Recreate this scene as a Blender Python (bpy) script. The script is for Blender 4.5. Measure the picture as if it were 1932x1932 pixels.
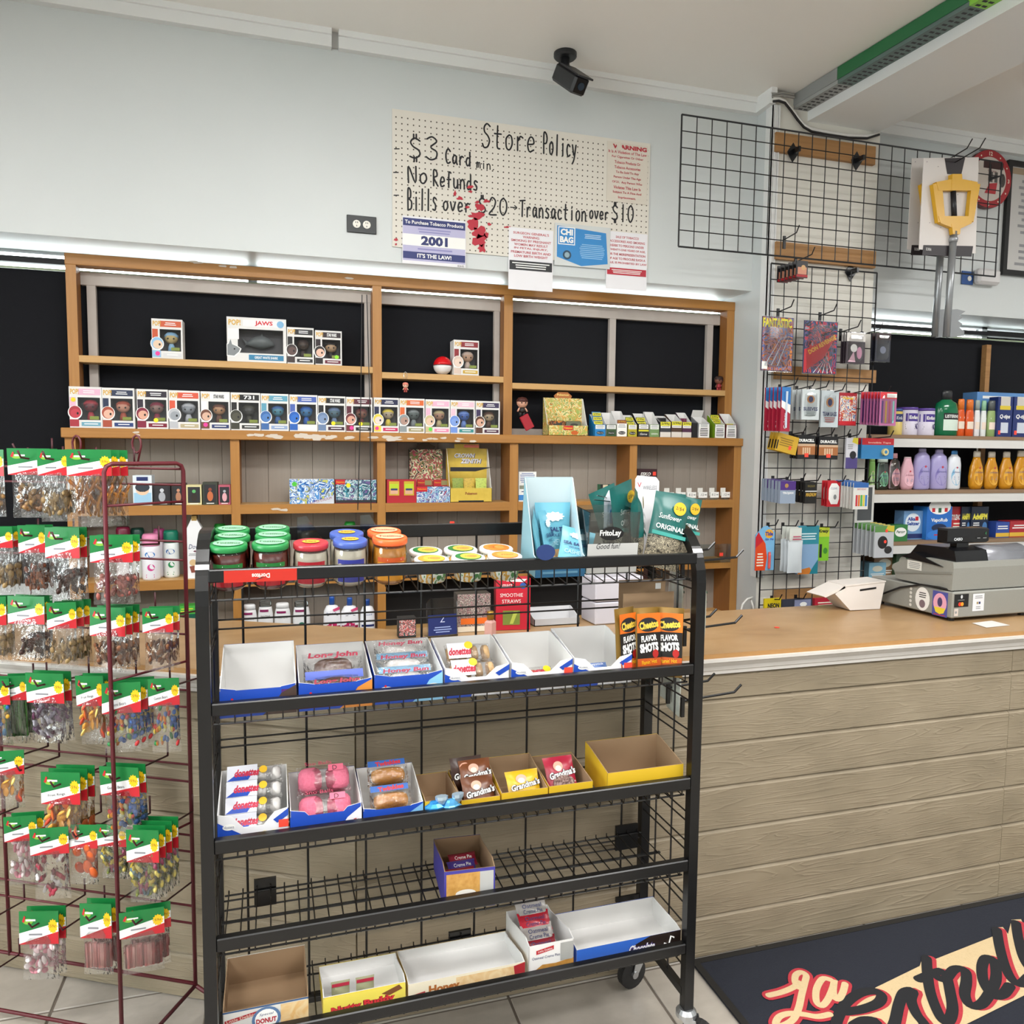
import bpy, math, random
from mathutils import Vector, Matrix
for o in list(bpy.data.objects): bpy.data.objects.remove(o, do_unlink=True)
SC = bpy.context.scene
COL = SC.collection
rnd = random.Random(7)
# ---------------------------------------------------------------- camera
F_PX, YAW, PIT, ROL, HC = 1450.0, math.radians(16.664), math.radians(4.525), math.radians(-0.56), 1.62
fw = Vector((math.sin(YAW)*math.cos(PIT), math.cos(YAW)*math.cos(PIT), -math.sin(PIT)))
rt = Vector((math.cos(YAW), -math.sin(YAW), 0)); dn = fw.cross(rt)
rt2 = math.cos(ROL)*rt + math.sin(ROL)*dn; dn2 = -math.sin(ROL)*rt + math.cos(ROL)*dn
cam = bpy.data.cameras.new('camera'); camo = bpy.data.objects.new('camera', cam); COL.objects.link(camo)
cam.sensor_width = 36; cam.lens = 36*F_PX/1932; cam.clip_start = 0.05
mw = Matrix((rt2, -dn2, -fw)).transposed().to_4x4(); mw.translation = Vector((0, 0, HC)); camo.matrix_world = mw
SC.camera = camo
CAM = Vector((0, 0, HC))
def ray(x, y): return rt2*(x-966) + dn2*(y-966) + fw*F_PX
def A(x, y, Y): d = ray(x, y); return CAM + d*(Y/d.y)            # photo point -> world point on the wall-parallel plane Y
def AZ(x, y, Z): d = ray(x, y); return CAM + d*((Z-HC)/d.z)      # ... on the level plane Z
# ---------------------------------------------------------------- world, exposure
SC.view_settings.view_transform = 'Standard'; SC.view_settings.look = 'None'
SC.view_settings.gamma = 1; SC.view_settings.use_curve_mapping = False
SC.view_settings.exposure = 0.42
W = bpy.data.worlds.new('world'); SC.world = W; W.use_nodes = True
W.node_tree.nodes['Background'].inputs[0].default_value = (.95, .985, 1, 1)
W.node_tree.nodes['Background'].inputs[1].default_value = 10.0
LIGHT_W = 36.0
CEIL = 3.41
LAMPS = [(-1.9, .9), (.3, 1.3), (-1.9, -.9), (.3, -.7), (-1.9, -3.0), (2.0, .3), (2.2, -2.2), (4.5, 1.5), (4.8, -.7)]  # right lamps before the counter and near the window are added to brighten
for i, (lx, ly) in enumerate(LAMPS):
    L = bpy.data.lights.new('tube_light', 'AREA'); L.shape = 'RECTANGLE'; L.size = 1.15; L.size_y = .22
    L.energy = LIGHT_W; L.color = (1, .99, .975)
    lo = bpy.data.objects.new('tube_light', L); COL.objects.link(lo); lo.location = (lx, ly, CEIL-.088)
    lo['kind'] = 'structure'
# ---------------------------------------------------------------- helpers: materials
def lin(h):
    h = h.lstrip('#'); c = [int(h[i:i+2], 16)/255 for i in (0, 2, 4)]
    return tuple((v/12.92 if v <= .04045 else ((v+.055)/1.055)**2.4) for v in c) + (1,)
MATS = {}
def nodes(name):
    m = bpy.data.materials.new(name); m.use_nodes = True
    nt = m.node_tree; return m, nt, nt.nodes['Principled BSDF']
def N(nt, t, **kw):
    n = nt.nodes.new(t)
    for k, v in kw.items():
        if k in n.inputs.keys(): n.inputs[k].default_value = v
        else: setattr(n, k, v)
    return n
def M(h, r=.5, metal=0.0, spec=.5):
    k = (h, r, metal, spec)
    if k not in MATS:
        m, nt, b = nodes('paint_%s_%d' % (h.strip('#'), int(r*100)))
        b.inputs['Base Color'].default_value = lin(h); b.inputs['Roughness'].default_value = r
        b.inputs['Metallic'].default_value = metal; b.inputs['Specular IOR Level'].default_value = spec
        MATS[k] = m
    return MATS[k]
def ramp(nt, cols, pos=None, interp='LINEAR'):
    r = N(nt, 'ShaderNodeValToRGB'); e = r.color_ramp.elements; r.color_ramp.interpolation = interp
    n = len(cols)
    while len(e) < n: e.new(1.0)
    for i, c in enumerate(cols):
        e[i].position = pos[i] if pos else i/max(1, n-1); e[i].color = lin(c)
    return r
def coords(nt, scale=(1, 1, 1), src='Object'):
    tc = N(nt, 'ShaderNodeTexCoord'); mp = N(nt, 'ShaderNodeMapping'); mp.inputs['Scale'].default_value = scale
    nt.links.new(tc.outputs[src], mp.inputs['Vector']); return mp.outputs['Vector']
def noisy(key, cols, scale=(1, 1, 1), nscale=6, detail=4, rough=.6, bump=0.0, pos=None, interp='LINEAR', dist=0.0, metal=0.0, src='Object'):
    if key in MATS: return MATS[key]
    m, nt, b = nodes(key); v = coords(nt, scale, src)
    n = N(nt, 'ShaderNodeTexNoise', Scale=nscale, Detail=detail, Distortion=dist); nt.links.new(v, n.inputs['Vector'])
    r = ramp(nt, cols, pos, interp); nt.links.new(n.outputs['Fac'], r.inputs[0]); nt.links.new(r.outputs[0], b.inputs['Base Color'])
    b.inputs['Roughness'].default_value = rough; b.inputs['Metallic'].default_value = metal
    if bump:
        bp = N(nt, 'ShaderNodeBump', Strength=bump, Distance=.004); nt.links.new(n.outputs['Fac'], bp.inputs['Height']); nt.links.new(bp.outputs[0], b.inputs['Normal'])
    MATS[key] = m; return m
def wood(key, cols, axis='x', rough=.45, sc=1.0, bump=.15):
    s = {'x': (1.2, 22, 22), 'z': (22, 22, 1.2), 'y': (22, 1.2, 22)}[axis]
    return noisy(key, cols, tuple(v*sc for v in s), 2.2, 6, rough, bump, dist=.8)
def clear(key='clear_film', tint='#ffffff', haze=.10, rough=.12, crinkle=0.0, cs=60):
    if key in MATS: return MATS[key]
    m, nt, b = nodes(key); nt.nodes.remove(b); out = nt.nodes['Material Output']
    t = N(nt, 'ShaderNodeBsdfTransparent'); t.inputs[0].default_value = lin(tint)
    g = N(nt, 'ShaderNodeBsdfGlossy', Roughness=rough); fr = N(nt, 'ShaderNodeFresnel', IOR=1.35)
    ad = N(nt, 'ShaderNodeMath', operation='ADD'); ad.inputs[1].default_value = haze
    nt.links.new(fr.outputs[0], ad.inputs[0]); mx = N(nt, 'ShaderNodeMixShader')
    nt.links.new(ad.outputs[0], mx.inputs[0]); nt.links.new(t.outputs[0], mx.inputs[1]); nt.links.new(g.outputs[0], mx.inputs[2])
    if crinkle:
        n = N(nt, 'ShaderNodeTexNoise', Scale=cs, Detail=3); nt.links.new(coords(nt), n.inputs['Vector'])
        bp = N(nt, 'ShaderNodeBump', Strength=crinkle, Distance=.01); nt.links.new(n.outputs['Fac'], bp.inputs['Height'])
        nt.links.new(bp.outputs[0], g.inputs['Normal']); nt.links.new(bp.outputs[0], fr.inputs['Normal'])
    nt.links.new(mx.outputs[0], out.inputs[0]); MATS[key] = m; return m
def jelly(h, key=None):
    key = key or 'jelly_'+h
    if key not in MATS:
        m, nt, b = nodes(key); b.inputs['Base Color'].default_value = lin(h); b.inputs['Roughness'].default_value = .3
        b.inputs['Subsurface Weight'].default_value = .0; MATS[key] = m
    return MATS[key]
def art(key, cols, s=30, dist=2.5, rough=.4):          # busy printed artwork
    n = len(cols); return noisy(key, cols, (1, 1, 1), s, 2, rough, 0, pos=[0]+[.36+.3*i/max(1, n-2) for i in range(n-1)], interp='CONSTANT', dist=dist)
# ---------------------------------------------------------------- helpers: meshes
TXT = {}
def text_geo(s, bold=0.0):
    k = (s, bold)
    if k not in TXT:
        c = bpy.data.curves.new('lettering', 'FONT'); c.body = s; c.size = 1; c.resolution_u = 2; c.offset = bold; c.fill_mode = 'FRONT'
        o = bpy.data.objects.new('lettering', c); me = o.to_mesh()
        vs = [(v.co.x, v.co.y) for v in me.vertices]; fs = [tuple(p.vertices) for p in me.polygons]
        o.to_mesh_clear(); bpy.data.objects.remove(o); bpy.data.curves.remove(c)
        if vs:
            x0 = min(v[0] for v in vs); x1 = max(v[0] for v in vs); y0 = min(v[1] for v in vs); y1 = max(v[1] for v in vs)
        else: x0 = y0 = 0; x1 = y1 = 1
        TXT[k] = (vs, fs, x0, x1, y0, y1)
    return TXT[k]
I4 = Matrix.Identity(4)
class MB:
    def __init__(s, T=None): s.v = []; s.f = []; s.fm = []; s.mats = []; s.T = T or I4; s.k = 0
    def mi(s, m):
        if m not in s.mats: s.mats.append(m)
        return s.mats.index(m)
    def pts(s, ps):
        b = len(s.v); s.v += [tuple(s.T @ Vector(p)) for p in ps]; return b
    def poly(s, ps, m):
        b = s.pts(ps); s.f.append(tuple(range(b, b+len(ps)))); s.fm.append(s.mi(m)); return s
    def mesh(s, ps, fs, m):
        b = s.pts(ps); i = s.mi(m)
        for f in fs: s.f.append(tuple(b+q for q in f)); s.fm.append(i)
        return s
    def box(s, x0, x1, y0, y1, z0, z1, m, front=None, top=None, side=None, bev=0.0):
        if bev:
            b = bev; c = []
            for (x, y, z) in ((x0, y0, z0), (x1, y0, z0), (x1, y1, z0), (x0, y1, z0), (x0, y0, z1), (x1, y0, z1), (x1, y1, z1), (x0, y1, z1)):
                sx = b if x == x0 else -b; sy = b if y == y0 else -b; sz = b if z == z0 else -b
                c += [(x, y+sy, z+sz), (x+sx, y, z+sz), (x+sx, y+sy, z)]
            X = lambda i: 3*i; Y = lambda i: 3*i+1; Z = lambda i: 3*i+2
            fs = [(X(0), X(4), X(7), X(3)), (X(1), X(2), X(6), X(5)), (Y(0), Y(1), Y(5), Y(4)), (Y(2), Y(3), Y(7), Y(6)), (Z(0), Z(3), Z(2), Z(1)), (Z(4), Z(5), Z(6), Z(7))]
            for a, d in ((0, 1), (3, 2), (4, 5), (7, 6)): fs.append((Y(a), Z(a), Z(d), Y(d)))
            for a, d in ((0, 3), (1, 2), (4, 7), (5, 6)): fs.append((X(a), Z(a), Z(d), X(d)))
            for a, d in ((0, 4), (1, 5), (2, 6), (3, 7)): fs.append((X(a), Y(a), Y(d), X(d)))
            for a in range(8): fs.append((X(a), Y(a), Z(a)))
            s.mesh(c, fs, m); return s
        c = [(x0, y0, z0), (x1, y0, z0), (x1, y1, z0), (x0, y1, z0), (x0, y0, z1), (x1, y0, z1), (x1, y1, z1), (x0, y1, z1)]
        b = s.pts(c)
        for f, mm in (((0, 1, 5, 4), front or m), ((1, 2, 6, 5), side or m), ((2, 3, 7, 6), m), ((3, 0, 4, 7), side or m), ((4, 5, 6, 7), top or m), ((3, 2, 1, 0), m)):
            s.f.append(tuple(b+q for q in f)); s.fm.append(s.mi(mm))
        return s
    def prism(s, ps, ext, m, cap=None):          # polygon ps swept by vector ext
        n = len(ps); e = Vector(ext); b = s.pts(list(ps)+[tuple(Vector(p)+e) for p in ps]); i = s.mi(m); j = s.mi(cap or m)
        s.f.append(tuple(range(b, b+n))); s.fm.append(j); s.f.append(tuple(range(b+2*n-1, b+n-1, -1))); s.fm.append(i)
        for q in range(n): s.f.append((b+q, b+n+q, b+n+(q+1) % n, b+(q+1) % n)); s.fm.append(i)
        return s
    def tube(s, path, r, m, n=6, closed=False):
        P = [Vector(p) for p in path]; L = len(P); rings = []; up = None
        for i, p in enumerate(P):
            if closed: t = P[(i+1) % L]-P[i-1]
            else: t = P[min(i+1, L-1)]-P[max(i-1, 0)]
            t.normalize()
            if up is None: up = t.orthogonal().normalized()
            up = (up-t*up.dot(t)); up = up.normalized() if up.length > 1e-6 else t.orthogonal().normalized()
            sd = t.cross(up); rr = r[i] if isinstance(r, (list, tuple)) else r
            rings.append(s.pts([tuple(p+(up*math.cos(a)+sd*math.sin(a))*rr) for a in (2*math.pi*k/n for k in range(n))]))
        im = s.mi(m)
        for i in range(L if closed else L-1):
            a, b = rings[i], rings[(i+1) % L]
            for k in range(n): s.f.append((a+k, a+(k+1) % n, b+(k+1) % n, b+k)); s.fm.append(im)
        if not closed:
            s.f.append(tuple(rings[0]+k for k in reversed(range(n)))); s.fm.append(im); s.f.append(tuple(rings[-1]+k for k in range(n))); s.fm.append(im)
        return s
    def bar(s, a, b, r, m, n=6): return s.tube([a, b], r, m, n)
    def lathe(s, prof, m, c=(0, 0, 0), n=18, sx=1.0, sy=1.0, mats=None, axis='z'):
        rings = []
        for (r, z) in prof:
            ps = []
            for k in range(n):
                a = 2*math.pi*k/n; x, y = r*math.cos(a)*sx, r*math.sin(a)*sy
                ps.append((c[0]+x, c[1]+y, c[2]+z) if axis == 'z' else (c[0]+x, c[1]+z, c[2]+y))
            rings.append(s.pts(ps))
        for i in range(len(rings)-1):
            im = s.mi(mats[i] if mats else m)
            for k in range(n):
                f = (rings[i]+k, rings[i]+(k+1) % n, rings[i+1]+(k+1) % n, rings[i+1]+k)
                s.f.append(f if axis == 'z' else f[::-1]); s.fm.append(im)
        s.f.append(tuple(rings[0]+k for k in reversed(range(n)))); s.fm.append(s.mi(mats[0] if mats else m))
        s.f.append(tuple(rings[-1]+k for k in range(n))); s.fm.append(s.mi(mats[-1] if mats else m))
        return s
    # flat print on the plane y = -(lift), x right, z up
    def lift(s): s.k += 1; return -(.0004+.00012*s.k)
    wrap = None                                    # (radius, squash): print follows a round body standing at the origin
    def wy(s, x, y):
        if not s.wrap: return y
        r, q = s.wrap; return y-math.sqrt(max(0, r*r-x*x))*q
    def rect(s, x0, x1, z0, z1, m):
        y = s.lift(); n = 8 if s.wrap else 1
        for i in range(n):
            a = x0+(x1-x0)*i/n; c = x0+(x1-x0)*(i+1)/n
            s.poly([(a, s.wy(a, y), z0), (c, s.wy(c, y), z0), (c, s.wy(c, y), z1), (a, s.wy(a, y), z1)], m)
        return s
    def shape(s, ps, m): y = s.lift(); return s.poly([(p[0], s.wy(p[0], y), p[1]) for p in ps], m)
    def disc(s, cx, cz, r, m, rz=None, n=20, spikes=0):
        rz = rz or r; y = s.lift(); ps = []
        nn = spikes*2 if spikes else n
        for k in range(nn):
            a = 2*math.pi*k/nn; q = .78 if (spikes and k % 2) else 1
            X = cx+r*q*math.cos(a); ps.append((X, s.wy(X, y), cz+rz*q*math.sin(a)))
        return s.poly(ps, m)
    def lines(s, x0, x1, z0, z1, n, m, jit=.25):
        y = s.lift(); h = (z1-z0)/n
        for i in range(n):
            d = rnd.random()*jit*(x1-x0)*.5
            s.poly([(q, s.wy(q, y), zz) for q, zz in ((x0+d, z0+h*(i+.3)), (x1-d, z0+h*(i+.3)), (x1-d, z0+h*(i+.75)), (x0+d, z0+h*(i+.75)))], m)
        return s
    def text(s, body, cx, cz, h, m, w=None, rot=0.0, shear=0.0, bold=0.0, y=None, arc=0.0, mirror=False):
        vs, fs, x0, x1, y0, y1 = text_geo(body, bold)
        k = h/max(1e-6, (y1-y0)); kx = (w/(x1-x0)) if w else k
        yy = s.lift() if y is None else y; ca, sa = math.cos(rot), math.sin(rot); ps = []
        for (x, z) in vs:
            X = (x-(x0+x1)/2)*kx; Z = (z-(y0+y1)/2)*k; X += shear*Z
            if arc: Z -= arc*(X/max(1e-6, (x1-x0)*kx/2))**2*h
            X2 = cx+X*ca-Z*sa; ps.append((X2, s.wy(X2, yy), cz+X*sa+Z*ca))
        return s.mesh(ps, fs, m)
    def build(s, name, parent=None, smooth=False, kind=None, label=None, shared=None):
        me = bpy.data.meshes.new(name); me.from_pydata(s.v, [], s.f)
        for m in s.mats: me.materials.append(m)
        me.polygons.foreach_set('material_index', s.fm)
        if smooth: me.polygons.foreach_set('use_smooth', [len(p.vertices) <= 4 for p in me.polygons])
        me.update(); o = bpy.data.objects.new(name, me); COL.objects.link(o)
        if parent: o.parent = parent
        if kind: o['kind'] = kind
        if label: o['label'] = label
        return o
def tag(o, label, cat, group=None):
    o['label'] = label; o['category'] = cat
    if group: o['group'] = group
    return o
def thing(name, label, cat, loc=(0, 0, 0), rz=0.0, group=None, rx=0.0, ry=0.0):
    o = bpy.data.objects.new(name, None); COL.objects.link(o); o.empty_display_size = .02
    o.location = loc; o.rotation_euler = (rx, ry, rz); return tag(o, label, cat, group)
def struct(o): o['kind'] = 'structure'; return o
def dup(root, loc=None, rz=None, label=None, group=None):
    r = root.copy(); COL.objects.link(r)
    if loc is not None: r.location = loc
    if rz is not None: r.rotation_euler = (root.rotation_euler[0], root.rotation_euler[1], rz)
    if label: r['label'] = label
    if group: r['group'] = group
    for ch in list(root.children):
        c = ch.copy(); COL.objects.link(c); c.parent = r
        for g in list(ch.children):
            d = g.copy(); COL.objects.link(d); d.parent = c
    return r
def Tm(loc=(0, 0, 0), rz=0.0, rx=0.0, ry=0.0, s=1.0):
    return Matrix.Translation(loc) @ Matrix.Rotation(rz, 4, 'Z') @ Matrix.Rotation(ry, 4, 'Y') @ Matrix.Rotation(rx, 4, 'X') @ Matrix.Scale(s, 4)
# common colours
WHITE = M('#f2f2ef', .55); BLACK = M('#151517', .45); INK = M('#1b1b1f', .6); RED = M('#c8202c', .45); GREY = M('#8d8f90', .5)
NAVY = M('#1d2c66', .45); BLUE = M('#1d49b5', .4); YEL = M('#f2c81e', .45); GREEN = M('#1d8a3e', .45); ORANGE = M('#f0752a', .45)
KRAFT = M('#9c8062', .85); CARDW = M('#e3e2e0', .7); PINK = M('#f36aa5', .45); TAG = M('#ff4a38', .5); TEAL = M('#1f6f70', .4)
LBLUE = M('#74bfe6', .4); PURPLE = M('#5b3d96', .4); CREAM = M('#efe6d2', .6); BROWN = M('#5a3622', .5); CHROME = M('#c9cbcc', .22, 1.0)
CLEAR = clear(); CLEARP = clear('clear_plastic', '#eef3f3', .06, .06)
# ================================================================ the room
PAINT = noisy('wall_paint', ['#cbd0d0', '#d2d6d6'], nscale=3, rough=.42)
PAINTB = noisy('column_paint', ['#d8d5cc', '#dedbd2'], nscale=3, rough=.5)
CEILM = noisy('ceiling_paint', ['#efece6', '#f4f1ec'], nscale=1.2, rough=.55)
TRIMW = M('#e6e7e6', .4)
YW, YS, XL, XR = 3.55, 3.82, -4.0, 7.0
XC0, XC1, YC = 2.352, 3.0, 3.42           # column: left face, right face, front face
ZSOF = 2.462
# floor: grout bed and single tiles
GROUT = noisy('grout', ['#6b6258', '#7a7168'], nscale=30, rough=.9)
fb = MB(); fb.box(XL, XR, -4.5, 4.2, -.06, -.004, GROUT); floor = struct(fb.build('floor'))
TILES = []
for k in range(5):
    c = ['#a49c92', '#aaa298', '#a1998f', '#a8a097', '#a39c94'][k]; c2 = ['#bdb6ac', '#c1baaf', '#b8b1a7', '#beb6ac', '#bbb5ac'][k]
    TILES.append(noisy('floor_tile_%d' % k, [c, c2], nscale=7+k, detail=6, rough=.28, bump=.04, src='Generated'))
TW, TD, GX, GY = .4277, .307, .6255, 2.072
tile_me = []
for k in range(5):
    t = MB(); t.box(.004, TW-.004, .004, TD-.004, -.008, 0, TILES[k], bev=.0018); o = t.build('tile'); tile_me.append(o.data); bpy.data.objects.remove(o)
for i in range(-5, 6):
    for j in range(-8, 3):
        x, y = GX+i*TW, GY+j*TD
        if j == -8 and (i < -2): continue
        o = bpy.data.objects.new('tile', tile_me[rnd.randrange(5)]); COL.objects.link(o); o.location = (x, y, 0); o.parent = floor
# far floor beyond the camera is one joined field of the same tiles
t = MB()
for i in range(-10, 15):
    for j in range(-21, -8):
        x, y = GX+i*TW, GY+j*TD; t.box(x+.004, x+TW-.004, y+.004, y+TD-.004, -.008, 0, TILES[(i*3+j) % 5])
o = t.build('tile_field', floor, kind='stuff')
# ceiling
b = MB(); b.box(XL, XR, -4.5, 4.2, CEIL, CEIL+.1, CEILM); struct(b.build('ceiling'))
# back wall: panel over the window, pier below the sill
b = MB(); b.box(XL, XC0, YW, YS+.1, ZSOF, CEIL, PAINT); b.box(XL, XC0, 3.80, YS+.1, 0, 1.02, PAINT); b.box(XL, -2.6, 3.6, YS+.1, 1.02, ZSOF, PAINT)
struct(b.build('wall_back'))
b = MB(); b.box(XC1, XR, YW, YS+.1, 2.425, CEIL, PAINT); b.box(XC1, XR, 3.80, YS+.1, 0, .85, PAINT); b.box(5.6, XR, YW, YS+.1, .85, 2.425, PAINT); struct(b.build('wall_back_right'))
# other walls (out of view) with a shop window behind the camera
b = MB()
for (y0, y1, z0, z1) in ((-4.5, 4.2, 0, .8), (-4.5, 4.2, 2.7, CEIL), (-4.5, -.9, .8, 2.7), (1.1, 4.2, .8, 2.7)): b.box(XL-.1, XL, y0, y1, z0, z1, PAINT)
struct(b.build('wall_left'))
for n, (y0, y1) in ((3, (-.9, 1.1)),): b = MB(); b.box(XL-.06, XL-.05, y0, y1, .8, 2.7, clear('window_glass', '#f8fbfa', .02, .02)); struct(b.build('window_%d' % n))
b = MB(); b.box(XR, XR+.1, -4.5, 4.2, 0, CEIL, PAINT); struct(b.build('wall_right'))
b = MB(); b.box(XL, XR, -4.6, -4.5, 0, CEIL, PAINT)
struct(b.build('wall_front'))
# column that carries the beam
b = MB(); b.box(XC0, XC1, YC, YS+.1, 0, CEIL, PAINT, front=PAINTB); struct(b.build('column'))
b = MB()
for k in range(4): b.box(XC0-.004+k*.011, XC0+.004+k*.011, YC-.007-.003*(k % 2), YC, .98, CEIL-.07, TRIMW)
b.box(XC0-.004, XC0, YC-.007, YC+.05, .98, CEIL-.07, TRIMW); struct(b.build('trim_4'))
# ceiling beam, a little skewed
b = MB(); q0, q1 = (2.552, YC), (3.03, -4.5); sk = .0729
def bx(x, y): return x+(YC-y)*sk
for (x0, x1, z0, z1) in ((2.555, 2.985, 3.288, CEIL),):
    b.prism([(x0, YC, z0), (x1, YC, z0), (x1, YC, z1), (x0, YC, z1)], ((YC+4.5)*sk, -(YC+4.5), 0), TRIMW)
struct(b.build('ceiling_beam'))
# raceway / crown strips
def strip(n, x0, x1, y0, y1):
    b = MB(); b.box(x0, x1, y0, y1, 3.338, 3.385, TRIMW); b.box(x0, x1, y0-.012, y1, 3.385, CEIL, TRIMW); struct(b.build(n))
xg0, xg1 = A(625, 90, YW).x, A(638, 90, YW).x
strip('trim_1', XL, xg0, YW-.032, YW); strip('trim_2', xg1, XC0, YW-.032, YW); strip('trim_3', XC0-.032, XC0, YC-.02, YW-.032); strip('trim_5', XC1, XR, YW-.032, YW)
b = MB(); b.box(xg0, xg1, YW-.012, YW, 3.345, CEIL, M('#b9b9b6', .5)); struct(b.build('trim_6'))
# windows with dark roller shades: frame, glass, valance, light slit, fabric
FAB = noisy('shade_fabric', ['#05070d', '#080b14'], nscale=220, rough=.95)
DARKM = M('#1c1c20', .5); ALU = M('#c9ccce', .35, .6)
def window(n, x0, x1, zt, zs):
    b = MB(); w = struct(b.build(n))
    b = MB(); b.box(x0, x1, YS+.03, YS+.07, zt-.012, zt, ALU); b.box(x0, x1, YS+.03, YS+.07, zs, zs+.05, ALU)
    x = x0
    while x <= x1: b.box(x-.02, x+.02, YS+.03, YS+.07, zs, zt, ALU); x += 1.24
    b.build('window_frame', w)
    b = MB(); b.box(x0, x1, YS+.045, YS+.05, zs, zt, clear('window_glass', '#f8fbfa', .02, .02)); b.build('glass', w)
    b = MB(); b.box(x0, x1, YS-.05, YS, zt-.066, zt-.042, DARKM); b.build('valance', w)
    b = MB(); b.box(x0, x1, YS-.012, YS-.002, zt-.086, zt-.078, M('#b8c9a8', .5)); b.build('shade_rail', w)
    b = MB(); b.box(x0, x1, YS-.008, YS-.004, zs, zt-.087, FAB); b.build('roller_shade', w)
    return w
window('window_1', -2.6, XC0, ZSOF, 1.02); window('window_2', XC1, 5.6, 2.425, .85)
# ceiling light fixtures (housings of the tube lights)
DIFF = M('#f4f3ee', .4)
for k, (lx, ly) in enumerate(LAMPS):
    t = thing('ceiling_light', 'white ceiling light %s' % ('over the candy rack', 'over the black display rack', 'left of the camera', 'right above the camera', 'behind the camera on the left', 'before the counter on the right', 'behind the camera on the right', 'beyond the beam near the window', 'beyond the beam at the back of the shop')[k], 'light', (lx, ly, CEIL-.0006), group='ceiling lights over the shop floor')
    b = MB(); b.box(-.6, .6, -.13, .13, -.06, 0, WHITE); b.build('housing', t)
    b = MB(); b.box(-.58, .58, -.115, .115, -.08, -.06, DIFF); b.build('diffuser', t)
# price rail on the beam
t = thing('shelf_edge_rail', 'grey, dark green and lime perforated plastic rail along the white beam', 'rail', (0, 0, 0))
def railseg(name, y0, y1, m, m2):
    b = MB(); x0, x1 = 2.468, 2.553
    for (za, zb, xa, xb, mm) in ((3.352, CEIL-.003, x0, x0+.02, m), (3.335, 3.352, x0+.004, x1, m2)):
        ps = [(bx(xa, y0), y0, za), (bx(xb, y0), y0, za), (bx(xb, y0), y0, zb), (bx(xa, y0), y0, zb)]
        b.prism(ps, ((y0-y1)*sk, y1-y0, 0), mm)
    n = int(abs(y1-y0)/.028)
    for k in range(n):
        y = y0+(y1-y0)*(k+.5)/n
        for xx in (x0+.02, x0+.05): b.poly([(bx(xx, y), y-.006, 3.3345), (bx(xx+.022, y), y-.006, 3.3345), (bx(xx+.022, y), y+.006, 3.3345), (bx(xx, y), y+.006, 3.3345)], DARKM)
    b.build(name, t)
railseg('grey_segment', YC-.0, 3.13, M('#8b8d8c', .4), M('#9a9c9b', .4)); railseg('green_segment', 3.129, 2.46, M('#23693f', .4), M('#5b6f6c', .4)); railseg('lime_segment', 2.459, 1.0, M('#86c440', .4), M('#86c440', .4))
# ================================================================ wooden shelf unit behind the counter
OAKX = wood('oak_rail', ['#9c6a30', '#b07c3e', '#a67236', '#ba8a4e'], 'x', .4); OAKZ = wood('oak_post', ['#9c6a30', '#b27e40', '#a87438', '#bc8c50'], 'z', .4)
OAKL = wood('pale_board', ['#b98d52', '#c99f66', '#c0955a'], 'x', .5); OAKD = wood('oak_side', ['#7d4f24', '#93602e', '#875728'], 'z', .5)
STUD = noisy('painted_stud', ['#a9a09a', '#b9b1aa', '#c2bbb4'], (1, 1, 1), 9, 5, .7)
BEAD = noisy('beadboard', ['#8f867c', '#9b9288'], (60, 60, 2), 1.5, 3, .7)
YL, YU, YB = 3.59, 3.70, 3.755
ZL, ZS1, ZS2, ZS3 = 1.70, 1.373, 1.047, .757
SH = thing('shelf_unit', 'long honey oak shelving unit with open bays against the dark window', 'shelf', (.75, 3.7, 0))
shp = (-.75, -3.7, 0)
def part(b, n, parent=SH): o = b.build(n, parent); o.location = shp if parent == SH else (0, 0, 0); return o
for k, (x0, x1) in enumerate(((-.862, -.822), (-.217, -.179), (.422, .460), (1.062, 1.105), (1.700, 1.741), (2.307, 2.350))):
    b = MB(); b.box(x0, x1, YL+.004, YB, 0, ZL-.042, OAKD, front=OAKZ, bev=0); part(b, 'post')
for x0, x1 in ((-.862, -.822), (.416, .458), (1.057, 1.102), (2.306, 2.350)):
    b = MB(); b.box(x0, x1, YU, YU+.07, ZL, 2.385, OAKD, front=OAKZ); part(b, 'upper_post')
b = MB(); b.box(-.864, 2.352, YU-.002, YU+.07, 2.385, 2.432, OAKX, bev=.002); part(b, 'top_rail')
b = MB(); b.box(-.872, 2.351, YL-.012, 3.79, ZL-.042, ZL-.0008, OAKX, bev=.003); ledge = part(b, 'ledge')
lows = [(-.822, -.217), (-.179, .422), (.460, 1.062), (1.105, 1.700), (1.741, 2.307)]
for z in (ZS1, ZS2, ZS3):
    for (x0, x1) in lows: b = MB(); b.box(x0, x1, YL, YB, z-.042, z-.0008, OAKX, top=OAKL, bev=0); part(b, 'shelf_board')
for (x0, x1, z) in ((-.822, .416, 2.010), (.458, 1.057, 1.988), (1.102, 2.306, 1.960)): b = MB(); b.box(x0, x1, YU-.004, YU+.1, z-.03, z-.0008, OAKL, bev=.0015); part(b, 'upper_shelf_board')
# painted framing behind the upper bays
b = MB(); b.box(-.822, 2.306, YU+.072, YU+.1, 2.318, 2.372, STUD); part(b, 'painted_rail')
b = MB(); b.box(1.102, 2.306, YU+.072, YU+.098, ZL, ZL+.035, STUD); part(b, 'painted_rail')
for x0, x1 in ((-.80, -.765), (.386, .414), (1.028, 1.056), (1.655, 1.69), (2.232, 2.268)): b = MB(); b.box(x0, x1, YU+.075, YU+.1, ZL, 2.318, STUD); part(b, 'painted_stud')
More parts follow.
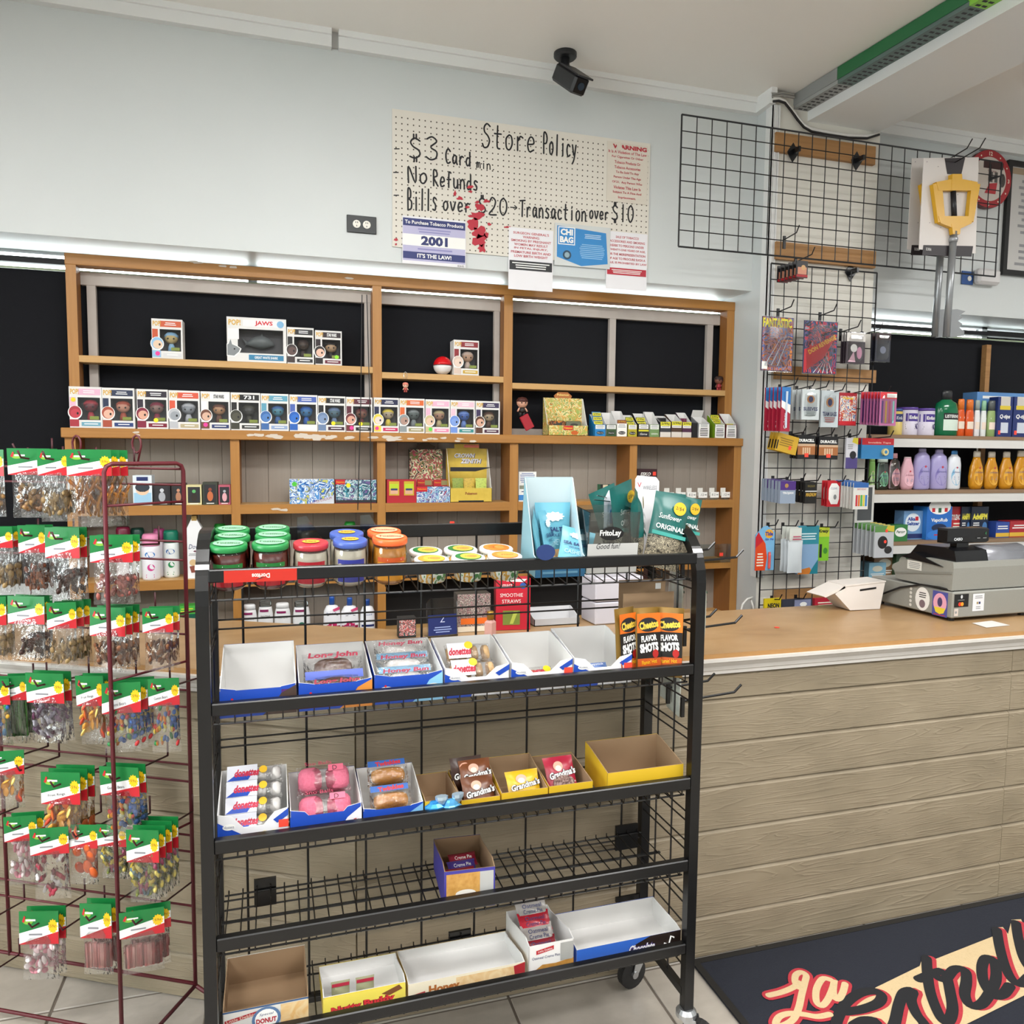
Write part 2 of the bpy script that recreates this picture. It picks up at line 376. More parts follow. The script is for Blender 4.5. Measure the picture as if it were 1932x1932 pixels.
# beadboard backs
x = -.862
bd = MB(); bd.box(.0004, .0996, 0, .01, 0, 1, BEAD, bev=.0016); bo = bd.build('beadboard_plank'); bme = bo.data; bpy.data.objects.remove(bo)
while x < 2.3:
    o = bpy.data.objects.new('beadboard_plank', bme); COL.objects.link(o); o.parent = SH; o.location = (x-.75, YB-3.7, .70); o.scale = (1, 1, ZL-.042-.70); x += .1
b = MB(); b.box(.460, 1.70, YB-.006, YB-.001, .757, ZS2-.042, M('#0c0c0e', .8)); part(b, 'black_back_panel')
# flaked paint and tape residue on the oak edges
b = MB(); FL = M('#d2c6b8', .8)
def flake(px, py, w, h, Y):
    p = A(px, py, Y); n = 6; ps = []
    for k in range(n):
        a = 2*math.pi*k/n; q = .5+.5*rnd.random(); ps.append((p.x+w*q*math.cos(a), Y-.0013-.0002*rnd.random(), p.z+h*q*math.sin(a)))
    b.poly(ps, FL)
for (x0, x1, n, w, h) in ((244, 262, 2, .018, .006), (470, 530, 7, .03, .009), (545, 610, 9, .032, .011), (620, 660, 5, .03, .008), (705, 745, 5, .035, .009), (750, 775, 3, .03, .006), (795, 840, 4, .02, .007), (862, 892, 3, .025, .007)):
    for k in range(n):
        px = x0+(x1-x0)*rnd.random(); flake(px, 810+px*.0195+6*rnd.random(), w, h, YL-.012)
for (px, py) in ((365, 494), (420, 502), (440, 504), (660, 525), (372, 496)): flake(px, py, .03, .006, YU-.003)
for (px, py) in ((520, 960), (535, 962)): flake(px, py, .03, .008, YL)
o = part(b, 'paint_flakes'); o['kind'] = 'stuff'
# clear acrylic lips with price dots on the middle shelf
for (xa, xb, pt) in ((1.125, 1.69, None), (1.75, 2.30, (1361, 1046)), (.47, 1.05, (853, 987))):
    b = MB(); b.box(xa, xb, YL-.003, YL-.001, ZS2-.01, ZS2+.09, CLEARP)
    if pt: p = A(pt[0], pt[1], YL-.004); b.box(p.x-.011, p.x+.011, YL-.0042, YL-.0032, p.z-.009, p.z+.009, TAG)
    part(b, 'acrylic_lip')
# roller shade cords hanging over the first bay
t = thing('shade_cord', 'thin black pull cords of the window shade hanging beside the oak post', 'cord', A(684, 560, 3.57))
b = MB()
for px in (683, 692):
    p = A(px, 556, 3.57)-t.location; q = A(px+(-8 if px == 683 else 8), 962, 3.57)-t.location; b.tube([p, (p+q)/2+Vector((.004, 0, 0)), q], .0022, BLACK, 5)
b.build('cord', t)

# ---------------------------------------------------------------- boxed figures
def spot(px0, px1, pyt, Zb, Y):
    a, c = A(px0, pyt, Y), A(px1, pyt, Y); return (a.x+c.x)/2, c.x-a.x, (a.z+c.z)/2-Zb
GOLD = M('#d9a93a', .4); FILM = clear('box_window', '#ffffff', .045, .05)
def popbox(px0, px1, pyt, Zb, Y, label, strip, head, hair, fig, name, dark='#4a4a4e', title=None, tcol='#f2f2f2', badge=None, dot=None, depth=.086, nametext=None, wide=False, group='boxed figurines on the shelf unit'):
    x, w, h = spot(px0, px1, pyt, Zb, Y); w -= .0015
    t = thing('figure_box', label, 'toy box', (x, Y, Zb), group=group)
    L, R = -w/2, w/2; wx0, wx1, wz0, wz1 = L+.26*w, R-.055*w, .19*h, .74*h
    if wide: wx0, wz0 = L+.18*w, .2*h
    DK = M(dark, .6); b = MB()
    for (x0, x1, z0, z1) in ((L, wx0, 0, h), (wx1, R, 0, h), (wx0, wx1, 0, wz0), (wx0, wx1, wz1, h)): b.poly([(x0, 0, z0), (x1, 0, z0), (x1, 0, z1), (x0, 0, z1)], CARDW)
    for f in ([(L, 0, 0), (L, depth, 0), (L, depth, h), (L, 0, h)], [(R, 0, 0), (R, 0, h), (R, depth, h), (R, depth, 0)], [(L, 0, h), (L, depth, h), (R, depth, h), (R, 0, h)], [(L, 0, 0), (R, 0, 0), (R, depth, 0), (L, depth, 0)], [(L, depth, 0), (R, depth, 0), (R, depth, h), (L, depth, h)]): b.poly(f, CARDW)
    d2 = depth*.7
    for f in ([(wx0, d2, wz0), (wx1, d2, wz0), (wx1, d2, wz1), (wx0, d2, wz1)], [(wx0, 0, wz0), (wx0, d2, wz0), (wx0, d2, wz1), (wx0, 0, wz1)], [(wx1, 0, wz0), (wx1, 0, wz1), (wx1, d2, wz1), (wx1, d2, wz0)], [(wx0, 0, wz1), (wx0, d2, wz1), (wx1, d2, wz1), (wx1, 0, wz1)], [(wx0, 0, wz0), (wx1, 0, wz0), (wx1, d2, wz0), (wx0, d2, wz0)]): b.poly(f, DK)
    b.build('carton', t)
    b = MB(); b.poly([(wx0, -.0002, wz0), (wx1, -.0002, wz0), (wx1, -.0002, wz1), (wx0, -.0002, wz1)], FILM); b.build('window_film', t)
    if not wide:
        b = MB(); cx = (wx0+wx1)/2; FM = M(fig, .45); r = (wx1-wx0)*.33; cz = wz0+(wz1-wz0)*.63
        pr = [(r*math.sin(a), -r*.86*math.cos(a)) for a in [math.pi*k/8 for k in range(9)]]; pr[0] = (.0005, pr[0][1]); pr[-1] = (.0005, pr[-1][1])
        b.lathe(pr, FM, (cx, depth*.36, cz), 14, 1.0, .8); HM = M(hair, .6)
        b.lathe([(r*1.06, .1*r), (r*1.02, .5*r), (r*.6, .9*r), (.0005, 1.0*r)], HM, (cx, depth*.4, cz), 14, 1, .8)
        b.lathe([(r*.55, 0), (r*.5, r*.7), (r*.3, r*1.2)], M(hair, .6), (cx, depth*.36, wz0+.001), 10, 1, .7)
        for sgn in (-1, 1): b.lathe([(r*.15, -.001), (r*.1, -.004)], BLACK, (cx+sgn*r*.42, depth*.36-r*.66, cz-.1*r), 8, axis='y')
        b.build('figurine', t, smooth=True)
    b = MB(); S = M(strip, .45)
    b.rect(L+.27*w, R-.04*w, .80*h, .95*h, S); b.rect(L+.02*w, L+.2*w, .5*h, .74*h, M(strip, .5))
    b.text('POP!', L+.17*w if not wide else L+.13*w, .88*h, .13*h, GOLD, w=.26*w if not wide else .2*w, bold=.03)
    if not wide:   # rounded head and shoulders printed at the lower left
        cx, cz, rr = L+.17*w, .37*h, .19*w; SK = M(head, .5)
        b.disc(cx, cz, rr*1.16, WHITE, rz=rr*1.25); b.disc(cx, cz+.012*h, rr*1.0, M(hair, .5), rz=rr*1.1); b.disc(cx+.02*w, cz-.02*h, rr*.82, SK, rz=rr*.8); b.rect(L+.005*w, cx+rr*.6, .03*h, .2*h, M(hair, .5)); b.disc(cx+.08*w, cz-.02*h, rr*.17, INK, rz=rr*.22)
    nx0 = L+.36*w if not wide else L+.36*w
    b.rect(nx0, R-.05*w, .045*h, .14*h if not wide else .165*h, M(name, .45))
    if nametext: b.text(nametext, (nx0+R-.05*w)/2, .105*h if wide else .095*h, .06*h, WHITE, w=.62*(R-nx0), bold=.02)
    else: b.lines(nx0+.08*w, R-.13*w, .07*h, .12*h, 1, WHITE)
    if title: b.text(title, L+.62*w, .875*h, .10*h if not wide else .12*h, M(tcol, .5), w=.36*w if not wide else .3*w, bold=.03)
    else: b.lines(L+.42*w, R-.2*w, .83*h, .92*h, 2, M(tcol, .5))
    if badge: b.disc(R-.1*w, .875*h, .06*w, M(badge, .5))
    b.rect(R-.38*w, R-.1*w, .205*h, .285*h, M('#7d8a3c', .5)) if not wide else None
    if dot:
        for (dx, dz, cc) in dot: b.disc(L+dx*w, dz*h, .075*w, M(cc, .45))
    b.build('printed_front', t)
    return t
PB = 815
pops = [
 (129, 191.5, 729.6, 'white figure box with pale pink title and red figurine, leftmost on the ledge', '#e3b3cb', '#c23b4a', '#a82f3c', '#6b2430', '#6fa7bd', dict(dot=[(.13, .68, '#f4d21c')])),
 (191.5, 253, 732, 'figure box with navy title strip and red haired figurine on the ledge', '#26324f', '#e2b29c', '#a84a34', '#c98f78', '#1e3a78', {}),
 (257, 316.6, 734.5, 'figure box with crimson haired print and yellow dot on the ledge', '#2a2130', '#dba78f', '#84203c', '#8a6a62', '#7a1230', dict(dot=[(.6, .22, '#f2e01c')])),
 (317.6, 376.6, 737, 'figure box with grey spiky haired print and tan name strip', '#d6553a', '#9aa0a8', '#b9bcc2', '#8e949c', '#b9ad8b', {}),
 (378, 433.7, 739, 'figure box titled in black with bearded brown haired figurine and pink dot', '#f0f0f0', '#d8b09a', '#6b4030', '#b98c66', '#25366b', dict(title='STAR WARS', tcol='#151515', dot=[(.15, .13, '#ff3d9a')])),
 (434.7, 491, 741, 'figure box with black title strip numbered 731 and dark helmet print', '#161618', '#4a4a3c', '#3a3a30', '#3e3f3d', '#333333', dict(title='731', dark='#3a3a3c')),
 (491.5, 544.5, 743, 'figure box with teal title strip and blue furry figurine', '#5f9fb8', '#4f7fbf', '#3d6aa8', '#4a8ba0', '#8fa6cc', {}),
 (545.5, 599, 745, 'figure box with bright blue masked head print and white name strip', '#4a63b0', '#2a6cc8', '#2560b8', '#2f74a8', '#f0eef0', dict(nametext=None)),
 (599.4, 652, 747.5, 'figure box with pale slate blue head print and black title', '#17171a', '#7b93b8', '#6b84aa', '#4f7080', '#3a1830', dict(title='STAR WARS', dot=[(.55, .24, '#f2e01c')])),
 (652.6, 702.7, 749.5, 'figure box with maroon haired print, pink dot and red figurine', '#5a2030', '#d8a08c', '#6d2a30', '#8a5a48', '#222226', dict(dot=[(.2, .12, '#ff3d9a'), (.55, .24, '#f2e01c')])),
 (705, 752.8, 750.5, 'figure box with yellow haired print and magenta name strip', '#20264a', '#e6d6cc', '#e8d24a', '#b8a890', '#c2215a', dict(dot=[(.12, .12, '#ff3d9a')])),
 (753.5, 801.4, 752, 'figure box with grey hooded print and olive name strip', '#d9662f', '#b08e80', '#8d9698', '#5d6b6a', '#9c9468', {}),
 (802.5, 849.3, 754, 'figure box with pink title, blond print and green dot', '#edb4cc', '#e0c0a8', '#c9b98a', '#b58a70', '#e48ab0', dict(dot=[(.2, .12, '#59d94a')])),
 (849.7, 896.4, 755.5, 'figure box with pale pink title and periwinkle blue figurine', '#efc3d3', '#7fa0e0', '#6f92da', '#3f66b5', '#2f8a8a', {}),
 (897.5, 943.5, 757, 'figure box with brown haired print, rightmost of the row on the ledge', '#3a2f55', '#d8a890', '#5a3a2a', '#b5a080', '#4a2340', {}),
]
for (a, c, yt, lab, st, hd, hr, fg, nm, kw) in pops: popbox(a, c, yt, ZL, 3.598, lab, st, hd, hr, fg, nm, **kw)
popbox(285, 344, 602, 2.010, YU+.002, 'figure box with light blue haired print standing alone on the top shelf', '#c9552e', '#e5c9ae', '#8fbde0', '#c9b27a', '#d8d8da', dot=[(.18, .12, '#ff3d9a')])
popbox(541, 592, 618, 2.010, YU+.002, 'figure box with dark bald head print beside the shark box', '#1a1a1c', '#5d4642', '#3d3030', '#4a3c34', '#2b2b2e')
popbox(594, 645, 624, 2.010, YU+.002, 'figure box with black haired print and lime square, right end of top shelf row', '#22131c', '#e3b9a4', '#1f1a1c', '#b99a78', '#6a1230', title='STAR WARS', dot=[(.8, .24, '#8fe01c')])
popbox(856, 904, 642, 1.988, YU+.002, 'figure box with dark red title and pale bald print beside the red ball', '#8a1f28', '#e8cfc0', '#d9c2b4', '#cfa88c', '#c9a437')
t = popbox(427, 540, 600, 2.010, YU+.002, 'wide white figure box with grey shark inside and red title', '#eceaec', '#8d9294', '#8d9294', '#8d9294', '#2f7fa8', title='JAWS', tcol='#d21f2c', badge='#7fb2d8', wide=True, nametext='GREAT WHITE SHARK', depth=.085)
x, w, h = spot(427, 540, 600, 2.01, YU)
b = MB(); SK = M('#6f7678', .4); ps = []
for k in range(9): u = k/8; ps.append((-.05+.125*u, .04, h*.42+.012*math.sin(u*3)))
b.tube(ps, [.003, .012, .021, .027, .03, .029, .024, .016, .004], SK, 10)
b.prism([(.0, .038, h*.5), (.022, .038, h*.68), (.034, .038, h*.5)], (0, .006, 0), SK); b.prism([(-.05, .038, h*.42), (-.066, .038, h*.58), (-.042, .038, h*.46), (-.064, .038, h*.3)], (0, .006, 0), SK)
b.build('shark_figurine', t, smooth=True)
b = MB(); sx, sz = -w/2+.02, h*.28        # printed shark head at the lower left
sh = [(-.018, -.028), (.01, -.03), (.03, -.012), (.036, .002), (.022, .012), (.002, .02), (-.004, .044), (-.012, .022), (-.018, .018)]
b.shape([(sx+1.16*p[0], sz+1.16*p[1]) for p in sh], WHITE); b.shape([(sx+p[0], sz+p[1]) for p in sh], M('#84898c', .5)); b.disc(sx+.012, sz, .0035, INK); b.build('printed_shark', t)

# ball, figurines and trinkets
t = thing('toy_ball', 'glossy ball, red above and white below, on the oak shelf', 'toy ball', (A(835, 705, 3.745).x, 3.745, 1.988)); r = .0455
pr = lambda a0, a1: [(max(.0005, r*math.sin(a)), r-r*math.cos(a)) for a in [a0+(a1-a0)*k/7 for k in range(8)]]
b = MB(); b.lathe(pr(0, math.pi/2-.04), M('#eceae8', .2), n=24); b.build('lower_half', t, smooth=True)
b = MB(); b.lathe(pr(math.pi/2+.04, math.pi), M('#d4141c', .2), n=24); b.build('upper_half', t, smooth=True)
b = MB(); b.lathe([(r*.985, r*.95), (r*.985, r*1.05)], M('#4a4a4e', .3), n=24); b.build('seam', t)
def mini(name, label, loc, s, skin, hair, body, cat='figurine'):
    t = thing(name, label, cat, loc); k = s
    def sph(b, c, r, m, sx=1, sz=1):
        b.lathe([(max(.0003, r*math.sin(a)), -r*sz*math.cos(a)) for a in [math.pi*q/8 for q in range(9)]], m, c, 12, sx, 1)
    b = MB(); sph(b, (0, 0, .66*k), .26*k, M(skin, .5), 1.1); b.build('head', t, smooth=True)
    b = MB(); b.lathe([(.28*k, 0), (.29*k, .1*k), (.2*k, .22*k), (.001, .26*k)], M(hair, .6), (0, .02*k, .68*k), 12); b.build('hair', t, smooth=True)
    b = MB(); b.lathe([(.13*k, 0), (.16*k, .12*k), (.1*k, .25*k)], M(body, .5), (0, 0, .18*k), 10)
    for sg in (-1, 1): b.lathe([(.08*k, 0), (.06*k, .2*k)], M(body, .5), (sg*.09*k, 0, 0), 8); b.bar((sg*.14*k, 0, .4*k), (sg*.25*k, -.05*k, .22*k), .045*k, M(skin, .5))
    b.build('body', t, smooth=True); b = MB()
    for sg in (-1, 1): sph(b, (sg*.1*k, -.24*k, .64*k), .035*k, INK)
    b.build('eyes', t); return t
mini('vinyl_figure', 'small brown and red vinyl figure on the right end of the oak shelf', (A(1357, 732, 3.73).x, 3.735, 1.96), .085, '#7a4a3a', '#3a2520', '#a8323c')
t = mini('keychain_figure', 'tiny pink haired keychain figure hanging under the oak shelf', (A(765, 738, 3.69).x, 3.69, A(765, 740, 3.69).z), .05, '#e8b9a0', '#e58a7a', '#b9524a')
b = MB(); b.tube([(.008*math.cos(a), 0, .062+.018+.016*math.sin(a)) for a in [2*math.pi*k/12 for k in range(12)]], .0008, CHROME, 4, True); b.build('ball_chain', t)
t = mini('plush_doll', 'brown haired plush doll in dark clothes hanging beside the oak post', (A(985, 790, 3.66).x, 3.66, A(985, 785, 3.66).z), .10, '#d9a58c', '#4a2018', '#22201f', 'plush')
b = MB(); b.box(-.018, .03, -.012, 0, -.075, .0, M('#a51c2c', .6), bev=.003); b.disc(.006, -.035, .009, WHITE); b.T = I4; o = b.build('red_pouch', t); o.rotation_euler = (0, -.5, 0)

# ---------------------------------------------------------------- cartons in general
def cbox(name, label, cat, px0, px1, pyt, Zb, Y, depth, col, pf=None, group=None, rz=0.0, side=None, top=None, h=None):
    x, w, hh = spot(px0, px1, pyt, Zb, Y); h = h or hh
    t = thing(name, label, cat, (x, Y, Zb), rz, group)
    b = MB(); b.box(-w/2, w/2, 0, depth, 0, h, side or col, front=col, top=top or side or col); b.build('carton', t)
    if pf: b = MB(); pf(b, w, h); b.build('printed_front', t)
    return t
def tray(name, label, loc, w, d, hf, hb, outer, inner, pf=None, group=None, rz=0.0, cat='display box', back=None, notch=0.0, lip=0.55, t0=.0022):
    t = thing(name, label, cat, loc, rz, group); b = MB(); L, R = -w/2, w/2
    if notch:                                                     # torn or die-cut dip in the front wall
        fp = [(L, 0, 0), (R, 0, 0), (R, 0, hf), (R-.2*w, 0, hf*.92), (R-.36*w, 0, hf-notch), (L+.36*w, 0, hf-notch), (L+.2*w, 0, hf*.92), (L, 0, hf)]
    else: fp = [(L, 0, 0), (R, 0, 0), (R, 0, hf), (L, 0, hf)]
    b.prism(fp, (0, t0, 0), inner, cap=outer); b.box(L, R, 0, d, 0, t0, inner)
    sp = lambda X: [(X, 0, 0), (X, d, 0), (X, d, hb), (X, d*(1-lip*.25), hb*.985), (X, d*.16, hf*1.08), (X, 0, hf)]
    b.prism(sp(L), (t0, 0, 0), inner, cap=outer); b.prism(sp(R-t0), (t0, 0, 0), inner); b.poly([(R+.0002, y, z) for (_, y, z) in sp(R)], outer)
    b.build('carton', t); b = MB(); b.box(L, R, d-t0, d, 0, hb, outer, front=back or inner); b.build('back_panel', t)
    if pf: b = MB(); pf(b, w, hf); b.build('printed_front', t)
    return t
def pillow(b, w, h, d, m, nx=6, nz=8, crimp=.06, mback=None, wob=0.0):
    for sg, mm in ((-1, m), (1, mback or m)):
        P = []
        for j in range(nz+1):
            v = j/nz
            for i in range(nx+1):
                u = i/nx; e = max(0, 1-(2*u-1)**2)**.5; vv = min(1, max(0, (v-crimp)/(1-2*crimp))); g = max(0, 1-(2*vv-1)**4)
                jit = wob*math.sin(7.3*u+11*v+sg)*e*g
                P.append(((u-.5)*w*(1-.05*g*abs(2*u-1)), sg*(d/2*e*g+jit), v*h))
        fs = [(j*(nx+1)+i, j*(nx+1)+i+1, (j+1)*(nx+1)+i+1, (j+1)*(nx+1)+i) for j in range(nz) for i in range(nx)]
        b.mesh(P, fs if sg < 0 else [f[::-1] for f in fs], mm)
    return b
# cigarillo trays and pouches on the ledge
YT = 3.602
def tag99(b, cx, cz, w): b.rect(cx-w/2, cx+w/2, cz-w*.18, cz+w*.18, M('#d8d22e', .5)); b.text('2/99¢', cx, cz, w*.24, INK, w=w*.8, bold=.02)
cig = [
 (1122.6, 1142.5, 801, 'blue cigarillo display tray with three pouches', '#1c7fc0', '#1c7fc0', 3, '#1f78b8', 1), (1144, 1163, 801, 'empty white tray with dark green front next to the blue tray', '#f0f0ee', '#34502c', 0, None, 0), (1164, 1183, 799, 'empty white tray with red print and a brown tab', '#f0f0ee', '#f2efe9', 0, None, 0),
 (1185, 1202, 801, 'olive yellow cigarillo tray with a green pouch in front', '#9a9a24', '#b0a424', 2, '#56642a', 1), (1204.6, 1224.5, 800, 'black cigarillo tray with bright yellow stripe', '#1d1d1d', '#1d1d1d', 2, '#2c3018', 1), (1226, 1244, 801, 'pale green and white cigarillo tray', '#f0f0ee', '#6f8f58', 0, None, 0),
 (1245.6, 1266, 797, 'dark grey and silver tray with black pouches', '#2b2c30', '#33343a', 2, '#1b1b1e', 0), (1267, 1287, 796, 'brown and beige tray holding a tall dark pouch', '#4a3426', '#4a3426', 1, '#3a2b22', 0), (1287.5, 1305, 797, 'purple cigarillo tray with plum pouches', '#3c1f38', '#4a2242', 2, '#6a2244', 0),
 (1318, 1339, 799, 'grey tray with raised white lid flap', '#9a9c9e', '#9fa1a3', 0, None, 0), (1349, 1368, 800, 'bright green cigarillo tray with green pouches', '#7fa51c', '#8a9a78', 3, '#8d9b2a', 1), (1370, 1390, 801, 'maroon cigarillo tray at the right end of the ledge', '#6b2434', '#6b2434', 1, '#7a3440', 1)]
for n, (a, c, yt, lab, oc, fc, npk, pc, tg) in enumerate(cig):
    x, w, hf = spot(a, c, yt, ZL, YT); O, Fm = M(oc, .5), M(fc, .5)
    def pf(b, w, h, fc=fc, n=n, a=a):
        b.rect(-w/2, w/2, 0, h, M(fc, .5)); b.rect(-.45*w, .45*w, .62*h, .96*h, WHITE); b.lines(-.4*w, .4*w, .66*h, .94*h, 3, GREY)
        if n in (0, 1, 2, 3): b.disc(0, .28*h, .36*w, INK, rz=.13*h); b.text('White Owl', 0, .28*h, .09*h, WHITE, w=.58*w)
        elif n == 4: b.text('Game', 0, .22*h, .16*h, WHITE, w=.7*w, shear=.3); b.rect(-.5*w, .5*w, .42*h, .55*h, M('#d8d22e', .5))
        elif n == 5: b.text('GREEN', 0, .25*h, .13*h, WHITE, w=.7*w)
        elif n in (6, 7, 8): b.rect(-.5*w, .5*w, 0, .35*h, M('#d9d4cc', .5)); tag99(b, 0, .9*h, w*.95)
        else: b.rect(-.48*w, .48*w, .02*h, .78*h, WHITE); b.lines(-.4*w, .4*w, .1*h, .7*h, 5, INK)
    hbk = .112+.01*((n*7) % 3); t = tray('cigarillo_tray', lab, (x, YT, ZL), w*.98, .082, hf, hbk, O, CARDW, pf, 'cigarillo trays on the oak ledge', t0=.0015)
    if n == 9: b = MB(); b.prism([(-w/2, .08, hbk), (w/2, .08, hbk), (w/2, .062, hbk+.035), (-w/2, .062, hbk+.035)], (0, .0015, 0), CARDW); b.build('lid_flap', t)
    if n == 2: b = MB(); b.box(-w*.45, w*.45, .002, .004, hf, hf+.018, M('#8a4a2a', .5)); b.text('2/99¢', 0, hf+.009, .008, YEL, w=w*.7, y=.0015); b.build('price_tab', t)
    for k in range(npk):
        pw, ph = w*.84, .075+.012*k
        p = thing('cigarillo_pouch', '%s pouch standing in the %s, %s' % ({'#1f78b8': 'blue', '#56642a': 'dark green', '#2c3018': 'black and green', '#1b1b1e': 'black', '#3a2b22': 'brown', '#6a2244': 'plum', '#8d9b2a': 'lime', '#7a3440': 'maroon'}[pc], lab.split(' tray')[0].split(' display')[0]+' tray', ('front one', 'middle one', 'rear one')[k]), 'pouch', (x+.004*(k-1), YT+.016+.02*k, ZL+.0025+.012*k), rx=-.12, group='cigarillo pouches on the oak ledge')
        b = MB(); pillow(b, pw, ph, .012, M(pc, .3), 4, 6); b.build('pouch', p, smooth=True)
        b = MB(); b.T = Matrix.Translation((0, -.0075, 0))
        if tg: tag99(b, 0, ph*.86, pw*.95)
        b.lines(-.3*pw, .3*pw, .35*ph, .65*ph, 2, M('#d9cfa8', .5)); b.build('price_strip', p)
cbox('carton', 'small black carton between the purple and grey trays', 'box', 1306, 1317, 798, ZL, YT+.01, .07, M('#18181a', .5))
# card game display on the ledge
x, w, hb = spot(1034, 1096, 749, ZL, YT)
GA = art('card_art_meadow', ['#c7c27a', '#9fb45a', '#d8a24a', '#e6dca0', '#7f9a4a', '#c9803a'], 26); GA2 = art('card_art_fire', ['#cf6a2a', '#3a2f2a', '#d88a3a', '#8a8f4a'], 34)
t = tray('card_display', 'meadow printed card game display with crest shaped header on the ledge', (A(1072, 820, YT).x, YT, ZL), A(1110, 820, YT).x-A(1035, 820, YT).x, .085, .05, hb, GA, CARDW, lambda b, w, h: (b.rect(-.12*w, .12*w, .55*h, .98*h, RED), b.text('Pokemon', 0, .76*h, .2*h, YEL, w=.2*w, bold=.02), b.disc(.16*w, .3*h, .09*w, M('#c8611f', .5), rz=.22*h)), 'trading card displays', back=GA)
b = MB(); ww = A(1110, 820, YT).x-A(1035, 820, YT).x; b.prism([(-.2*ww, .083, hb-.002), (.2*ww, .083, hb-.002), (.23*ww, .083, hb+.012), (.12*ww, .083, hb+.03), (-.12*ww, .083, hb+.03), (-.23*ww, .083, hb+.012)], (0, .002, 0), M('#b06a30', .5)); b.text('Pokemon', 0, hb+.017, .012, M('#f0d27a', .5), w=.3*ww, y=.0825, bold=.02); b.build('header', t)
for k, (dx, m) in enumerate(((-.2, GA2), (.2, M('#6b6f58', .35)))):
    p = thing('card_tin', 'small card tin inside the meadow display, %s one' % ('left', 'right')[k], 'tin', (t.location.x+dx*ww, YT+.03, ZL+.004), group='tins in the card display'); b = MB(); b.box(-.19*ww, .19*ww, 0, .03, 0, .07, m, bev=.006); b.build('tin', p); b = MB(); b.T = Matrix.Translation((0, -.001, 0)); b.disc(0, .05, .1*ww, M('#3a3a34', .4), rz=.008); b.build('emblem', p)
# lower shelf: small boxes
def deco(cols, seed, title=None, tcol='#f2f2f2', tz=.12, band=None):
    am = art('art_%s' % seed, cols, 38+seed*3)
    def pf(b, w, h):
        b.rect(-.48*w, .48*w, .03*h, .97*h, am)
        if band: b.rect(-.48*w, .48*w, .03*h, .2*h, M(band, .5))
        if title: b.text(title, 0, tz*h, .1*h, M(tcol, .5), w=.8*w, bold=.02)
    return pf
Y1 = YL+.012
def dollpf(b, w, h): b.rect(-.46*w, .46*w, .02*h, .42*h, M('#9cc8e4', .5)); b.disc(0, .5*h, .34*w, M('#f0c8a8', .5), rz=.16*h); b.disc(0, .6*h, .38*w, M('#2c3440', .5), rz=.15*h); b.rect(-.3*w, .3*w, .82*h, .95*h, NAVY); [b.disc(s*.12*w, .47*h, .035*w, INK) for s in (-1, 1)]
cbox('blind_box', 'pale blue toy box with dark haired doll print, left end of the shelf', 'toy box', 250, 286, 897, ZS1, Y1, .08, M('#dfe9f0', .5), dollpf, 'small toy boxes')
def statpf(c1, c2):
    def f(b, w, h): b.rect(-.4*w, .4*w, .1*h, .9*h, M('#26262a', .5)); b.disc(0, .38*h, .2*w, M(c1, .5), rz=.22*h); b.disc(0, .68*h, .12*w, M(c2, .5)); b.lines(-.3*w, .3*w, .02*h, .1*h, 1, WHITE)
    return f
for (a, c, yt, lab, base, c1, c2) in ((289, 321, 912, 'black toy box with silver statue print', '#1c1b20', '#a9adb5', '#c9cdd3'), (323, 349, 912, 'dark brown toy box with copper figure print', '#2a201c', '#b07a5c', '#c98f70'), (351, 380, 915, 'cream and black toy box with green dot', '#d8cf9a', '#2b2018', '#5fb56a'), (382, 410, 910, 'dark green toy box with orange creature print', '#3a4034', '#c0683c', '#8a3f2c'), (412, 434.5, 915, 'pink toy box with a round emblem next to the post', '#b8586a', '#e0a8b0', '#a8aab0')):
    cbox('blind_box', lab, 'toy box', a, c, yt, ZS1, Y1, .08, M(base, .45), statpf(c1, c2), 'small toy boxes')
cbox('card_box', 'blue stormy art card box with green dot on the shelf', 'card box', 546, 630, 904, ZS1, Y1, .06, WHITE, lambda b, w, h: (b.rect(-.5*w, .5*w, 0, h, art('art_storm', ['#1f4f9a', '#4f8fcf', '#dfeaf4', '#2a63b0', '#cfd05a', '#163a78'], 24)), b.disc(-.39*w, .8*h, .055*w, M('#4fc43a', .5)), b.shape([(-.05*w, 0), (.5*w, 0), (.5*w, .35*h)], M('#c9cdd6', .5)), b.text('BATTLE STADIUM', .2*w, .13*h, .1*h, M('#8a1f2c', .5), w=.5*w, rot=.25)), 'trading card boxes')
cbox('card_box', 'dark teal art card box with red corner and yellow dot', 'card box', 633, 710, 905, ZS1, Y1, .06, M('#a01c2a', .5), lambda b, w, h: (b.rect(-.5*w, .5*w, .1*h, h, art('art_reef', ['#17394a', '#3a8a9a', '#c9d8dc', '#225a70', '#7a5f9a', '#101f30'], 26)), b.rect(-.5*w, -.27*w, .8*h, h, RED), b.text('Pokemon', -.385*w, .9*h, .07*h, YEL, w=.18*w), b.disc(-.19*w, .76*h, .055*w, M('#e8e02a', .5)), b.rect(-.5*w, .5*w, .02*h, .14*h, M('#2a2a30', .5)), b.text('PALDEA EVOLVED', 0, .24*h, .08*h, WHITE, w=.6*w)), 'trading card boxes')
